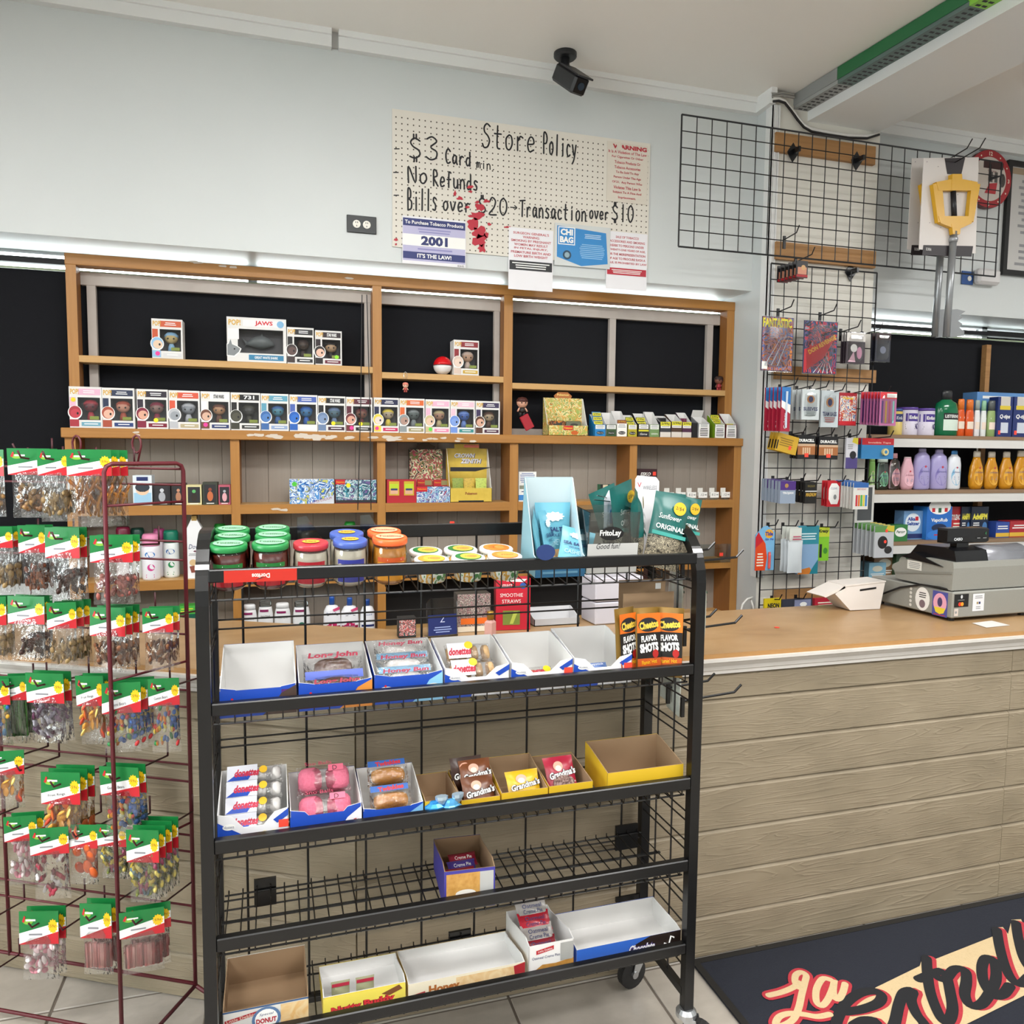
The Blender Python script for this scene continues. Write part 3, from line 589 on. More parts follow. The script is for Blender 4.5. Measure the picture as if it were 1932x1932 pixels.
cbox('card_box', 'red card box with two yellow booster prints by the post', 'card box', 729.5, 785.5, 905, ZS1, Y1, .07, M('#b01f2c', .5), lambda b, w, h: [(b.rect((-.42+.5*k)*w, (-.08+.5*k)*w, .32*h, .93*h, M('#c9a92e', .5)), b.rect((-.40+.5*k)*w, (-.1+.5*k)*w, .62*h, .82*h, M('#b9cf2a', .5)), b.rect((-.38+.5*k)*w, (-.12+.5*k)*w, .38*h, .56*h, M('#dba98a', .5)), b.rect((-.36+.5*k)*w, (-.14+.5*k)*w, .54*h, .62*h, NAVY)) for k in (0, 1)], 'trading card boxes')
cbox('card_box', 'blue dragon art card box in front of the dark display', 'card box', 786, 849, 918, ZS1, Y1, .06, M('#8a1c2a', .5), lambda b, w, h: (b.rect(-.5*w, .5*w, 0, h, art('art_dragon', ['#2a7a9a', '#9cc8dc', '#5a4fa0', '#e8eef2', '#1d4a70', '#b02a4a'], 30)), b.rect(-.5*w, -.18*w, .68*h, h, RED), b.text('Pokemon', -.34*w, .85*h, .1*h, YEL, w=.26*w)), 'trading card boxes')
for k in (0, 1):
    cbox('card_pack', 'small red card pack behind the blue dragon box, %s one' % ('left', 'right')[k], 'card pack', 787+31*k, 816+31*k, 905, ZS1, Y1+.065, .012, M('#b8242e', .4), lambda b, w, h: (b.rect(.0, .45*w, .75*h, .97*h, M('#8f8a5a', .5)), b.text('Pokemon', -.22*w, .87*h, .06*h, YEL, w=.4*w)), 'red card packs')
x, w, hb = spot(843, 920, 846, ZS1, Y1); GY = noisy('gold_foil', ['#c9a83a', '#e0c456'], nscale=40, rough=.35)
t = tray('card_display', 'golden card booster display with tall printed header on the shelf', (A(889, 945, Y1).x, Y1, ZS1), A(932, 945, Y1).x-A(853, 945, Y1).x, .10, .068, hb, GY, CARDW, lambda b, w, h: (b.text('Pokemon', 0, .62*h, .2*h, M('#8a3a22', .5), w=.28*w, bold=.03), b.rect(-.3*w, .3*w, .02*h, .12*h, INK)), 'trading card displays', back=GY)
b = MB(); ww = A(932, 945, Y1).x-A(853, 945, Y1).x; yb = .0975; b.text('CROWN', -.06*ww, hb-.035, .022, M('#e9e6ea', .4), w=.48*ww, shear=.2, bold=.04, y=yb-.0008); b.text('ZENITH', .1*ww, hb-.062, .022, M('#e9e6ea', .4), w=.48*ww, shear=.2, bold=.04, y=yb-.0008)
b.text('CROWN', -.055*ww, hb-.0365, .022, NAVY, w=.5*ww, shear=.2, bold=.07, y=yb-.0004); b.text('ZENITH', .105*ww, hb-.0635, .022, NAVY, w=.5*ww, shear=.2, bold=.07, y=yb-.0004)
b.box(-.3*ww, .3*ww, .098, .1, hb, hb+.022, GY); b.rect(-.18*ww, .18*ww, hb+.004, hb+.018, M('#8a3a22', .5)); b.shape([(-.5*ww, hb-.09), (.5*ww, hb-.09), (.1*ww, hb-.11), (-.5*ww, hb-.11)], INK); b.build('header', t)
for k, c in enumerate((['#2f5a2a', '#8a9a3a', '#3a3020'], ['#4a6a2a', '#caa83a', '#2a3a20'], ['#6a5a3a', '#b8c85a', '#3a3a2a'])):
    p = thing('booster_pack', 'green booster pack in the golden display, %s' % ('left', 'middle', 'right')[k], 'card pack', (t.location.x+(k-1)*.058, Y1+.03+.008*(k % 2), ZS1+.003), rx=-.08, group='packs in the golden display'); b = MB(); pillow(b, .056, .112, .008, art('pack_%d' % k, c, 60), 4, 5); b.build('pack', p, smooth=True)
x, w, h = spot(773, 835, 848, ZS1, Y1+.11)
t = thing('card_display', 'dark green and crimson card display standing behind the red packs', 'display box', (x, Y1+.115, ZS1), group='trading card displays'); b = MB(); b.box(-w/2, w/2, 0, .03, 0, h, M('#2b3a22', .5), front=art('art_jungle', ['#2c3a1e', '#6a7a3a', '#a83a4a', '#d0cfa8', '#1d2616', '#7a2433'], 24)); b.prism([(-.25*w, .004, h), (.25*w, .004, h), (.28*w, .004, h+.015), (.1*w, .004, h+.032), (-.1*w, .004, h+.032), (-.28*w, .004, h+.015)], (0, .002, 0), M('#3a2a16', .5)); b.build('carton', t)
b = MB(); b.shape([(-.5*w, .16*h), (.5*w, .06*h), (.5*w, .2*h), (-.5*w, .3*h)], M('#8a2233', .5)); b.text('PALDEA EVOLVED', 0, .18*h, .06*h, M('#e6d8c0', .5), w=.7*w, rot=-.1); b.build('printed_front', t)
cbox('notice_card', 'white notice card with blue print standing by the oak post', 'card', 979, 1012, 890, ZS1, Y1+.01, .004, WHITE, lambda b, w, h: (b.lines(-.44*w, .42*w, .62*h, .97*h, 6, M('#6f7fb0', .6)), b.rect(-.46*w, .44*w, .42*h, .54*h, M('#8a9080', .6)), b.lines(-.4*w, .4*w, .3*h, .36*h, 1, NAVY), b.rect(-.5*w, .5*w, .04*h, .22*h, M('#3a86cf', .5))))
t = cbox('tobacco_tin', 'small green and black tin on the oak shelf', 'tin', 1133, 1156, 914, ZS1, Y1+.04, .04, M('#1f6f4c', .4)); x, w, h = spot(1133, 1156, 914, ZS1, Y1+.04); b = MB(); b.rect(-w/2, w/2, .72*h, h, INK); b.rect(-.3*w, .1*w, .74*h, .98*h, M('#d8c8a8', .5)); b.build('lid_band', t)
x, w, h = spot(1203, 1240, 885, ZS1, Y1+.06); t = thing('vape_carton', 'dark maroon carton with white lettering raised at the shelf back', 'box', (x, Y1+.06, ZS1)); b = MB(); b.box(-w/2, w/2, 0, .06, 0, h, M('#3a1a22', .5)); b.build('carton', t); b = MB(); b.text('ESKO', -.08*w, h-.026, .018, WHITE, w=.5*w, shear=.25, bold=.03); b.text('LEAF', -.05*w, h-.044, .01, WHITE, w=.25*w, shear=.25); b.rect(.28*w, .44*w, h-.034, h-.014, TAG); b.build('printed_front', t)
for k, px in enumerate((1262, 1284, 1304, 1325, 1347, 1368)):
    x = A(px, 935, Y1+.02).x; t = thing('price_card', 'white price card in a clear holder, number %s from the oak post' % ('one', 'two', 'three', 'four', 'five', 'six')[k], 'price card', (x, Y1+.02, ZS1), group='price cards on the right shelf')
    b = MB(); b.box(-.022, .022, 0, .04, 0, .004, CLEARP); b.box(-.024, .028, .0, .003, .004, .038, CLEARP); b.build('holder', t)
    b = MB(); b.box(-.024, .028, -.003, -.001, .010, .040, WHITE); b.box(-.026, .004, .004, .006, .02, .062, M('#e6e4dd', .6)); b.T = Matrix.Translation((0, -.003, 0)); b.text('8.12'[k % 2:], -.004, .026, .012, INK, w=.022); b.rect(.012, .024, .023, .028, GREY); b.build('price_label', t)
# ---------------------------------------------------------------- toiletries on the lower shelves
def can(name, label, px, pyt, Zb, Y, dia, cols, group=None, sq=1.0, cat='spray can', logo=None, swirl=None):
    x = A(px, pyt, Y).x; h = A(px, pyt, Y).z-Zb; r = dia/2; t = thing(name, label, cat, (x, Y, Zb), group=group); bm, cm = M(cols[0], .3), M(cols[1], .35)
    b = MB(); b.lathe([(r*.94, 0), (r, .01), (r, h*.68), (r*.9, h*.74)], bm, n=20); b.build('body', t, smooth=True)
    b = MB(); b.lathe([(r*.93, h*.74), (r*.95, h*.76), (r*.95, h*.95), (r*.8, h)], cm, n=20); b.build('cap', t, smooth=True)
    b = MB(); b.wrap = (r, 1)
    if logo: b.disc(0, h*.56, r*.55, M(logo, .4), rz=r*.36); b.text('secret', 0, h*.56, r*.28, WHITE, w=r*.8)
    if swirl: b.disc(r*.1, h*.28, r*.4, M(swirl, .4)); b.disc(r*.25, h*.3, r*.3, bm); b.lines(-.5*r, .5*r, .05*h, .14*h, 2, M(swirl, .4))
    if logo or swirl: b.build('printed_label', t)
    return t
Y2 = YL+.045
can('spray_can', 'white body spray with pink cap at the left of the shelf', 284, 1007, ZS2, Y2, .074, ('#eceaf0', '#e08ab0'), 'spray cans', logo='#2f7fc8', swirl='#d13f8a')
can('spray_can', 'white body spray with dark green cap beside the pink one', 322, 1000, ZS2, Y2+.05, .066, ('#e6ecea', '#12735a'), 'spray cans', logo='#3a6fb0', swirl='#1f8a4f')
can('spray_can', 'body spray with magenta cap behind the pink capped can', 300, 997, ZS2, Y2+.072, .05, ('#e9e4ea', '#a8487a'), 'spray cans')
can('spray_can', 'body spray with black green cap at the left edge', 259, 996, ZS2, Y2+.06, .06, ('#dfe6e2', '#123a30'), 'spray cans')
can('spray_can', 'body spray with burgundy cap half hidden by candy bags', 232, 994, ZS2, Y2+.03, .06, ('#e6e0e2', '#6a1630'), 'spray cans')
def flatbottle(name, label, px0, px1, pyt, Zb, Y, body, cap, capfrac=.15, shape='shampoo', prints=None, group=None, cat='bottle', dy=.5, capclear=None):
    x, w, h = spot(px0, px1, pyt, Zb, Y); r = w/2; t = thing(name, label, cat, (x, Y, Zb), group=group); hb = h*(1-capfrac)
    prof = {'shampoo': [(.86, 0), (1, .03), (1, .55), (.96, .8), (.86, .95), (.8, 1)], 'shoulder': [(.88, 0), (1, .04), (1, .7), (.85, .9), (.5, .97), (.46, 1)], 'curvy': [(.8, 0), (.95, .1), (1, .35), (.92, .62), (.8, .85), (.72, 1)], 'slant': [(.86, 0), (1, .05), (.98, .4), (.9, .8), (.62, .97), (.3, 1)], 'drop': [(.72, 0), (.95, .12), (1, .4), (.86, .7), (.55, .92), (.5, 1)]}[shape]
    bm = body if not isinstance(body, str) else M(body, .3); cm = cap if not isinstance(cap, str) else M(cap, .35)
    b = MB(); b.lathe([(r*p, hb*z) for p, z in prof], bm, n=20, sy=dy); b.build('body', t, smooth=True)
    b = MB(); q = prof[-1][0]*.98
    b.lathe([(r*q, hb), (r*q, hb+(h-hb)*.8), (r*q*.85, h)], cm, n=18, sy=dy); b.build('cap', t, smooth=True)
    if prints: b = MB(); b.wrap = (r, dy); prints(b, w, h); b.build('printed_label', t)
    return t
YB3 = YL+.04
def pant(col, emb):
    def f(b, w, h):
        b.rect(-.36*w, .2*w, .72*h, .78*h, M('#8a1f5a', .5)); b.text('PANTENE', 0, .6*h, .05*h, M('#55504a', .5), w=.6*w); b.rect(-.3*w, .3*w, .08*h, .3*h, M(col, .5)); b.disc(0, .36*h, .17*w, M(emb, .5), rz=.07*h); b.rect(-.3*w, .3*w, .3*h, .315*h, GOLD)
    return f
for (a, c, yt, lab, col, emb, cap) in ((456, 485, 1140, 'white shampoo bottle with dark green label, leftmost', '#1f4a3c', '#e8b53a', '#efeff0'), (486, 515, 1133, 'white shampoo bottle with bronze drop and clear cap', '#d8d2c8', '#9a8048', CLEARP), (517, 548.5, 1137, 'white shampoo bottle with purple black label', '#2c1a30', '#d89a4a', '#f2f2f2'), (552, 585, 1134, 'white shampoo bottle with deep green drop label', '#e8e6e0', '#1f6f58', CLEARP)):
    flatbottle('shampoo_bottle', lab, a, c, yt, ZS3, YB3, '#e9e9ea', cap, .16, 'shampoo', pant(col, emb), 'shampoo bottles under the shelf', dy=.6)
def hs(b, w, h): b.text('head', -.05*w, .58*h, .045*h, M('#3a5a9a', .5), w=.5*w); b.lines(-.3*w, .35*w, .5*h, .54*h, 1, GREY); b.disc(0, .22*h, .34*w, M('#c2215f', .5), rz=.13*h, spikes=9); b.rect(-.44*w, .44*w, .18*h, .25*h, M('#8a1640', .5)); b.text('SMOOTH', 0, .215*h, .035*h, WHITE, w=.5*w); b.shape([(.02*w, .68*h), (.42*w, .74*h), (.42*w, .66*h), (.1*w, .62*h)], M('#d14a7a', .5))
for (a, c, yt, lab) in ((609, 643, 1125, 'white anti dandruff shampoo with blue slanted cap and pink medallion, left of the pair'), (642, 677, 1127, 'white anti dandruff shampoo with blue slanted cap and pink medallion, right of the pair')):
    flatbottle('shampoo_bottle', lab, a, c, yt, ZS3, YB3, '#eeeef2', '#2350a0', .22, 'slant', hs, 'shampoo bottles under the shelf', dy=.55)
flatbottle('shampoo_bottle', 'white anti dandruff shampoo with plain blue cap beside the oak post', 678.5, 708, 1130, ZS3, YB3, '#eceef4', '#1f4690', .2, 'slant', lambda b, w, h: (b.text('head', 0, .56*h, .045*h, M('#3a5a9a', .5), w=.5*w), b.rect(-.4*w, .4*w, .2*h, .26*h, NAVY)), 'shampoo bottles under the shelf', dy=.55)
t = cbox('lotion_carton', 'tall white lotion bottle with gold top and chocolate print', 'bottle', 349, 384, 1003, ZS2, Y2-.02, .05, M('#eeeef0', .4), lambda b, w, h: (b.text('Dove', -.0*w, .68*h, .1*h, NAVY, w=.6*w, shear=.2), b.disc(.05*w, .58*h, .12*w, M('#6a3a4a', .5), rz=.02*h), b.disc(-.1*w, .34*h, .2*w, M('#d8b98a', .5), rz=.07*h), b.shape([(-.3*w, .26*h), (.35*w, .3*h), (.3*w, .14*h), (-.2*w, .12*h)], M('#8a4a3a', .5)), b.lines(-.4*w, .4*w, .48*h, .54*h, 2, GREY)))
x, w, h = spot(349, 384, 1003, ZS2, Y2-.02); b = MB(); b.prism([(-w/2, 0, h), (w/2, 0, h), (.1*w, 0, h+.06), (-.12*w, 0, h+.06)], (0, .05, 0), M('#eeeef0', .4)); b.box(-.14*w, .14*w, -.001, .051, h+.048, h+.07, M('#a8884a', .35)); b.build('gold_top', t)
cbox('soap_pack', 'tall bright green soap pack standing beside the black rack', 'pack', 337, 369, 1143, ZS3, YL+.02, .06, M('#4fb548', .4), lambda b, w, h: (b.rect(-.3*w, .5*w, .1*h, .78*h, M('#17604a', .5)), b.text('SUAVE', .1*w, .4*h, .22*w, WHITE, w=.5*h, rot=math.pi/2, bold=.03), b.lines(-.4*w, .4*w, .82*h, .95*h, 2, M('#d9e84a', .5))))
for (px, py) in ((415, 988), (660, 984)):
    x = A(px, py, Y2+.06).x; t = can('hand_soap', 'clear bottle with green cap seen above the jars, %s one' % ('left' if px < 500 else 'right'), px, py, ZS2, Y2+.06, .055, ('#d8dfd6', '#1f8a2f'), 'green capped bottles', cat='bottle')
# ================================================================ sales counter
ZC, YF = 1.0, 2.077
SIDE = []
for k in range(3):
    m, nt, bb = nodes('siding_%d' % k); v = coords(nt, (.8, 1, 13)); tc = N(nt, 'ShaderNodeTexNoise', Scale=1.6+.3*k, Detail=2, Distortion=.6); nt.links.new(v, tc.inputs['Vector'])
    wv = N(nt, 'ShaderNodeMath', operation='MULTIPLY'); wv.inputs[1].default_value = 24; nt.links.new(tc.outputs['Fac'], wv.inputs[0])
    fr = N(nt, 'ShaderNodeMath', operation='PINGPONG'); fr.inputs[1].default_value = 1; nt.links.new(wv.outputs[0], fr.inputs[0])
    pw = N(nt, 'ShaderNodeMath', operation='POWER'); pw.inputs[1].default_value = 5; nt.links.new(fr.outputs[0], pw.inputs[0])
    bp = N(nt, 'ShaderNodeBump', Strength=.28, Distance=.005); nt.links.new(pw.outputs[0], bp.inputs['Height']); nt.links.new(bp.outputs[0], bb.inputs['Normal'])
    n2 = N(nt, 'ShaderNodeTexNoise', Scale=5, Detail=4); nt.links.new(coords(nt, (1, 1, 2)), n2.inputs['Vector']); rp = ramp(nt, ['#8b7f6a', '#958872', '#9b8e78'], [.3, .5, .7]); nt.links.new(n2.outputs['Fac'], rp.inputs[0]); nt.links.new(rp.outputs[0], bb.inputs['Base Color']); bb.inputs['Roughness'].default_value = .55
    SIDE.append(m)
CT = thing('sales_counter', 'sales counter with beige wood siding front, white moulding and worn plywood top', 'counter', (1.5, 2.3, 0))
def cp(b, n, lab=None): o = b.build(n, CT, label=lab); o.location = (-1.5, -2.3, 0); return o
KX = .184; AX = Vector((-.881, .473, 0)); AN = Vector((-.473, -.881, 0))      # corner and direction of the angled wing
zs = [.0, .137, .279, .421, .563, .705, .847, .933]
def plank(p0, dirv, L, z0, z1, m):
    nrm = Vector((dirv.y, -dirv.x, 0)); nrm = nrm if nrm.y < 0 else -nrm; b = MB()
    prof = [(0, z0), (.0, z0+.0005), (.010, z0+.004), (.010, z1-.011), (.001, z1-.002), (.0, z1-.0005)]
    ps = [tuple(p0+nrm*(d)+Vector((0, 0, z))) for d, z in prof]; b.prism(ps, dirv*L, m); return cp(b, 'siding_plank')
for i in range(7):
    plank(Vector((KX, YF+.01, 0)), Vector((1, 0, 0)), 2.5-KX-.0008, zs[i], zs[i+1], SIDE[i % 3]); plank(Vector((2.5008, YF+.01, 0)), Vector((1, 0, 0)), 1.4, zs[i], zs[i+1], SIDE[(i+1) % 3])
    plank(Vector((KX, YF+.01, 0)), AX, 1.7, zs[i], zs[i+1], SIDE[(i+2) % 3])
DK = M('#4a4238', .8)
def wing(o, z): p = Vector((KX, YF, 0))+AX*1.7; return p
b = MB(); b.box(KX+.05, 3.9, YF+.012, 2.58, .004, .94, DK); pa = Vector((KX, YF+.012, .004)); b.prism([tuple(pa), tuple(pa+AX*1.7), tuple(pa+AX*1.7-AN*.5), tuple(pa-AN*.5+Vector((.25, 0, 0)))], (0, 0, .936), DK); cp(b, 'carcass')
TOPM = noisy('worn_plywood', ['#8a6a44', '#a5835a', '#b3926a', '#bb9b74'], (1, 2.2, 1), 3.2, 7, .35, .05, dist=1.2)
wl = Vector((KX, 2.062, 0))+AX*1.7
b = MB(); b.prism([(3.9, 2.062, .988), (3.9, 2.635, .988), (.36, 2.635, .988), tuple(wl-AN*.57+Vector((0, 0, .988))), tuple(wl+Vector((0, 0, .988))), (KX, 2.062, .988)], (0, 0, .0112), TOPM); cp(b, 'countertop')
b = MB(); b.box(KX, 3.9, 2.056, 2.0625, .986, .9985, M('#b08450', .5)); ap = Vector((KX, 2.0555, .986)); b.prism([tuple(ap), tuple(ap+AX*1.7), tuple(ap+AX*1.7-AN*.006), tuple(ap-AN*.006)], (0, 0, .0125), M('#b08450', .5)); cp(b, 'edge_band')
MOLD = noisy('moulding_paint', ['#c9c5bf', '#d8d4ce', '#dedad5'], (2, 1, 1), 5, 4, .4)
prof = [(0, .932), (-.008, .932), (-.009, .942), (-.013, .946), (-.016, .958), (-.024, .968), (-.027, .974), (-.034, .977), (-.034, .986), (0, .986)]
b = MB(); b.prism([(KX, YF+d, z) for d, z in prof], (3.7, 0, 0), MOLD); b.prism([tuple(Vector((KX, YF, 0))+AN*(-d)+Vector((0, 0, z))) for d, z in prof], AX*1.7, MOLD); cp(b, 'moulding')
# ---------------------------------------------------------------- things on the counter
def onC(px, py): return AZ(px, py, ZC)
n0 = onC(1795, 1174); lb = onC(1681, 1139); fr_ = onC(1932, 1163)
rzr = math.atan2(fr_.y-n0.y, fr_.x-n0.x)
RG = thing('cash_register', 'grey cash register with black display on top and stickered drawer', 'cash register', (n0.x, n0.y, ZC), rzr)
RGM = noisy('register_grey', ['#8b8b84', '#93938c'], nscale=200, rough=.55); RGL = M('#9a9a92', .5); RD = M('#131316', .25)
Dp = .40
b = MB(); b.box(0, .42, 0, Dp, .014, .112, RGM, bev=.004); b.build('cash_drawer', RG)
b = MB()
for (x, y) in ((.03, .03), (.39, .03), (.03, Dp-.03), (.39, Dp-.03)): b.lathe([(.012, 0), (.012, .014)], BLACK, (x, y, 0), 10)
b.build('feet', RG)
b = MB(); prof = [(.012, .116), (.008, .2), (.012, .222), (.16, .225), (.25, .20), (.295, .176), (.3, .162), (.285, .15), (.275, .122)]
b.prism([(.006, y, z) for y, z in prof], (.405, 0, 0), RGM); b.build('body', RG)
b = MB(); b.prism([(.0055, .012, .178), (.0055, .28, .142), (.0055, .284, .148), (.0055, .012, .186)], (-.002, 0, 0), M('#7d7d76', .6)); b.build('body_groove', RG)
b = MB(); b.prism([(.03, .02, .222), (.03, .03, .262), (.03, .08, .272), (.03, .2, .268), (.03, .24, .22)], (.16, 0, 0), RD); b.prism([(-.0, .05, .2), (-.0, .19, .24), (-.0, .25, .215)], (.03, 0, 0), RD); b.build('black_cover', RG)
b = MB(); b.lathe([(.06, 0), (.062, .01), (.062, .23)], M('#a9aab2', .25, .6), (0, 0, 0), 20); o = b.build('paper_cover', RG, smooth=True); o.rotation_euler = (0, math.pi/2, 0); o.location = (.185, .085, .215)
b = MB(); b.box(.085, .145, .07, .1, .26, .29, RD); b.build('display_neck', RG)
b = MB(); b.prism([(.02, .055, .288), (.215, .055, .288), (.222, .05, .295), (.222, .05, .34), (.215, .056, .345), (.02, .056, .345), (.014, .05, .338), (.014, .05, .296)], (0, .045, 0), RD); dsp = b.build('customer_display', RG)
b = MB(); b.T = Matrix.Translation((0, .05, 0)); b.text('CASIO', .068, .304, .011, M('#dfe3e6', .4), w=.042, bold=.03); b.text('4', .205, .324, .013, M('#2f7a4a', .4)); b.lines(.16, .18, .303, .309, 1, GREY); b.lines(.19, .212, .303, .309, 1, GREY); b.build('display_print', dsp)
b = MB(); b.prism([(.222, .05, .3), (.222, .05, .338), (.28, .1, .318), (.29, .11, .302)], (0, .05, 0), M('#2b2b30', .3)); b.build('display_wing', RG)
b = MB(); b.tube([(.02, .012, .113), (-.004, .05, .122), (-.004, .14, .118), (-.006, .24, .09), (-.02, .36, .03), (-.09, .42, .004), (-.16, .40, .004)], .004, BLACK, 6); b.build('cable', RG)
b = MB()   # stickers on the drawer front
b.rect(.008, .078, .055, .104, M('#101012', .4)); b.disc(.036, .066, .0075, M('#e0301e', .4)); b.disc(.047, .066, .0075, M('#f39a1e', .4)); b.lines(.02, .062, .079, .084, 1, GREY); b.disc(.043, .094, .005, M('#cfd2d4', .5), rz=.007)
b.rect(.009, .029, .022, .05, M('#cfc4bc', .6)); b.disc(.018, .036, .005, GREY)
b.rect(.098, .155, .036, .102, M('#dedfe2', .6)); b.rect(.118, .126, .062, .071, M('#a08a5a', .5)); b.rect(.128, .137, .062, .071, NAVY); b.lines(.108, .146, .082, .096, 2, GREY); b.lines(.115, .138, .042, .055, 2, GREY); b.build('front_stickers', RG, kind='stuff')
b = MB(); b.T = Matrix.Rotation(-math.pi/2, 4, 'Z')            # stickers on the left side: local x runs from back to front
b.disc(-.135, .063, .034, M('#ecebe8', .5), rz=.046); b.lines(-.155, -.115, .066, .09, 3, INK); b.disc(-.135, .044, .014, M('#7d6a72', .5), rz=.016)
b.rect(-.088, -.02, .012, .106, M('#4a4f9c', .5)); b.disc(-.054, .062, .03, M('#e7a7bd', .5), rz=.038); b.shape([(-.08, .045), (-.028, .045), (-.036, .026), (-.054, .02), (-.072, .026)], M('#e8cf3a', .5)); b.disc(-.054, .066, .011, M('#4a3f6a', .5), rz=.018); b.lines(-.082, -.026, .013, .021, 1, M('#b53a4a', .5))
for k in range(5): b.disc(-.19, .03+.016*k, .006, M('#d8d6d0', .5))
b.build('side_stickers', RG, kind='stuff'); b = MB(); b.T = Matrix.Rotation(-math.pi/2, 4, 'Z') @ Matrix.Translation((0, .0045, 0)); b.rect(-.22, -.15, .17, .205, M('#d9d9d2', .6)); b.lines(-.215, -.155, .174, .2, 4, GREY); b.build('rating_label', RG)
# card terminal
pts = [(1604, 1151.5), (1660, 1149), (1670, 1099), (1593, 1106), (1576, 1121)]
Yt = onC(1630, 1151).y; c0 = A(1630, 1151, Yt); T_ = thing('card_terminal', 'white card terminal with dark slot lying on the worn countertop', 'card terminal', (c0.x, Yt, ZC))
loc = lambda px, py, Y=None: A(px, py, Y or Yt)-Vector((c0.x, Yt, ZC))
WP = M('#e2dcd6', .35)
ps = [loc(*q) for q in pts]; ps = [(p.x, 0, max(.0008, p.z)) for p in ps]
b = MB(); b.prism(ps, (.004, .1, 0), WP); b.build('body', T_)
f0, f1 = loc(1553, 1125), loc(1594, 1105); b = MB(); b.prism([(f0.x, .0, f0.z), (f1.x, 0, f1.z), (f1.x+.004, 0, f1.z-.01), (f0.x+.012, 0, f0.z-.006)], (.0, .1, 0), WP); b.prism([(f1.x, -.002, f1.z-.004), (loc(1671, 1098).x, -.002, loc(1671, 1098).z), (loc(1671, 1098).x, -.002, loc(1671, 1098).z+.005), (f1.x, -.002, f1.z+.003)], (0, .104, 0), WP); b.build('screen_bezel', T_)
b = MB(); a_, c_ = loc(1622, 1115.5), loc(1653, 1111); b.poly([(a_.x, -.0008, a_.z), (c_.x, -.0008, c_.z), (c_.x, -.0008, c_.z+.008), (a_.x, -.0008, a_.z+.008)], BLACK); b.build('slot', T_)
# paper slip, orange dot
p = onC(1862, 1178); t = MB(); t.prism([tuple(onC(*q)) for q in ((1834, 1176), (1871, 1171.5), (1905, 1180), (1861, 1184.5))], (0, 0, .0006), M('#d9d6d2', .7)); o = t.build('paper_slip'); tag(o, 'thin white paper slip taped in front of the cash register', 'paper'); o.location.z = .0006
t = MB(); p = onC(1466, 1184); t.lathe([(.009, 0), (.009, .0006)], TAG, (p.x, p.y, ZC+.0006), 10); tag(t.build('price_dot'), 'small orange sticker dot on the worn countertop', 'sticker')
# things along the back edge of the counter, seen through the rack
YK = 2.52
def onback(px0, px1, pyt, Y): return spot(px0, px1, pyt, ZC, Y)
x, w, h = onback(937, 1000, 1092, YK); t = thing('straw_box', 'tall red box of smoothie straws standing on the counter behind the rack', 'box', (x, YK, ZC+.0006), -.12)
b = MB(); b.box(-w/2, w/2, 0, .05, 0, h, M('#c22438', .45), side=M('#a81c30', .45)); b.build('carton', t)
b = MB(); b.shape([(-.28*w, .99*h), (.4*w, .99*h), (.3*w, .93*h), (-.2*w, .95*h)], WHITE); b.text('smart', -.2*w, .87*h, .06*h, WHITE, w=.34*w); b.text('SMOOTHIE', -.05*w, .68*h, .07*h, WHITE, w=.66*w); b.text('STRAWS', -.05*w, .56*h, .07*h, WHITE, w=.55*w); b.disc(.28*w, .86*h, .09*w, M('#2f5aa8', .5)); b.rect(-.3*w, .2*w, .1*h, .38*h, M('#7a8a3c', .5)); b.shape([(-.1*w, .12*h), (0, .12*h), (.14*w, .36*h), (.02*w, .36*h)], M('#b8c458', .5)); b.build('printed_front', t)
x, w, h = onback(806, 865, 1130, YK-.04); t = thing('acrylic_sign', 'clear acrylic sign holder with a navy card on the counter', 'sign', (x, YK-.04, ZC+.0006), .1, rx=-.1)
b = MB(); b.prism([(-w/2, 0, 0), (w/2, 0, 0), (w/2, 0, .9*h), (.38*w, 0, h), (-.38*w, 0, h), (-w/2, 0, .9*h)], (0, .004, 0), CLEARP); b.box(-w/2, w/2, 0, .05, 0, .004, CLEARP); b.build('holder', t); b = MB(); b.rect(-.47*w, .47*w, .05*h, .58*h, NAVY); b.lines(-.3*w, .3*w, .1*h, .28*h, 3, M('#8fa0d0', .5)); b.text('Z', 0, .45*h, .14*h, M('#c9d0e8', .5)); b.build('navy_card', t)
x = A(925, 1190, YK-.06).x; hh = A(925, 1153, YK-.06).z-ZC; t = thing('perfume_bottle', 'small pink bottle with a gold cap on the counter', 'bottle', (x, YK-.06, ZC+.0006)); b = MB(); b.lathe([(.019, 0), (.02, .004), (.02, hh*.55), (.01, hh*.66)], M('#d8a8a0', .25), n=4); b.build('body', t); b = MB(); b.lathe([(.012, hh*.66), (.012, hh*.97), (.009, hh)], M('#a8843a', .3, .7), n=14); b.build('cap', t, smooth=True)
x, w, h = onback(862, 924, 1120, YK+.02); t = thing('floral_box', 'flower printed gift box with orange ribbon behind the gold capped bottle', 'box', (x, YK+.01, ZC+.0006)); b = MB(); b.box(-w/2, w/2, 0, .06, 0, h, M('#3a3836', .5), front=art('art_floral', ['#2c2b2c', '#5a5048', '#cfc4bc', '#3a3436', '#b87a8a', '#6a7a5a'], 90)); b.build('carton', t); b = MB(); b.rect(-.4*w, .5*w, .2*h, .36*h, ORANGE); b.rect(-.5*w, .5*w, 0, .14*h, CREAM); b.build('ribbon', t)
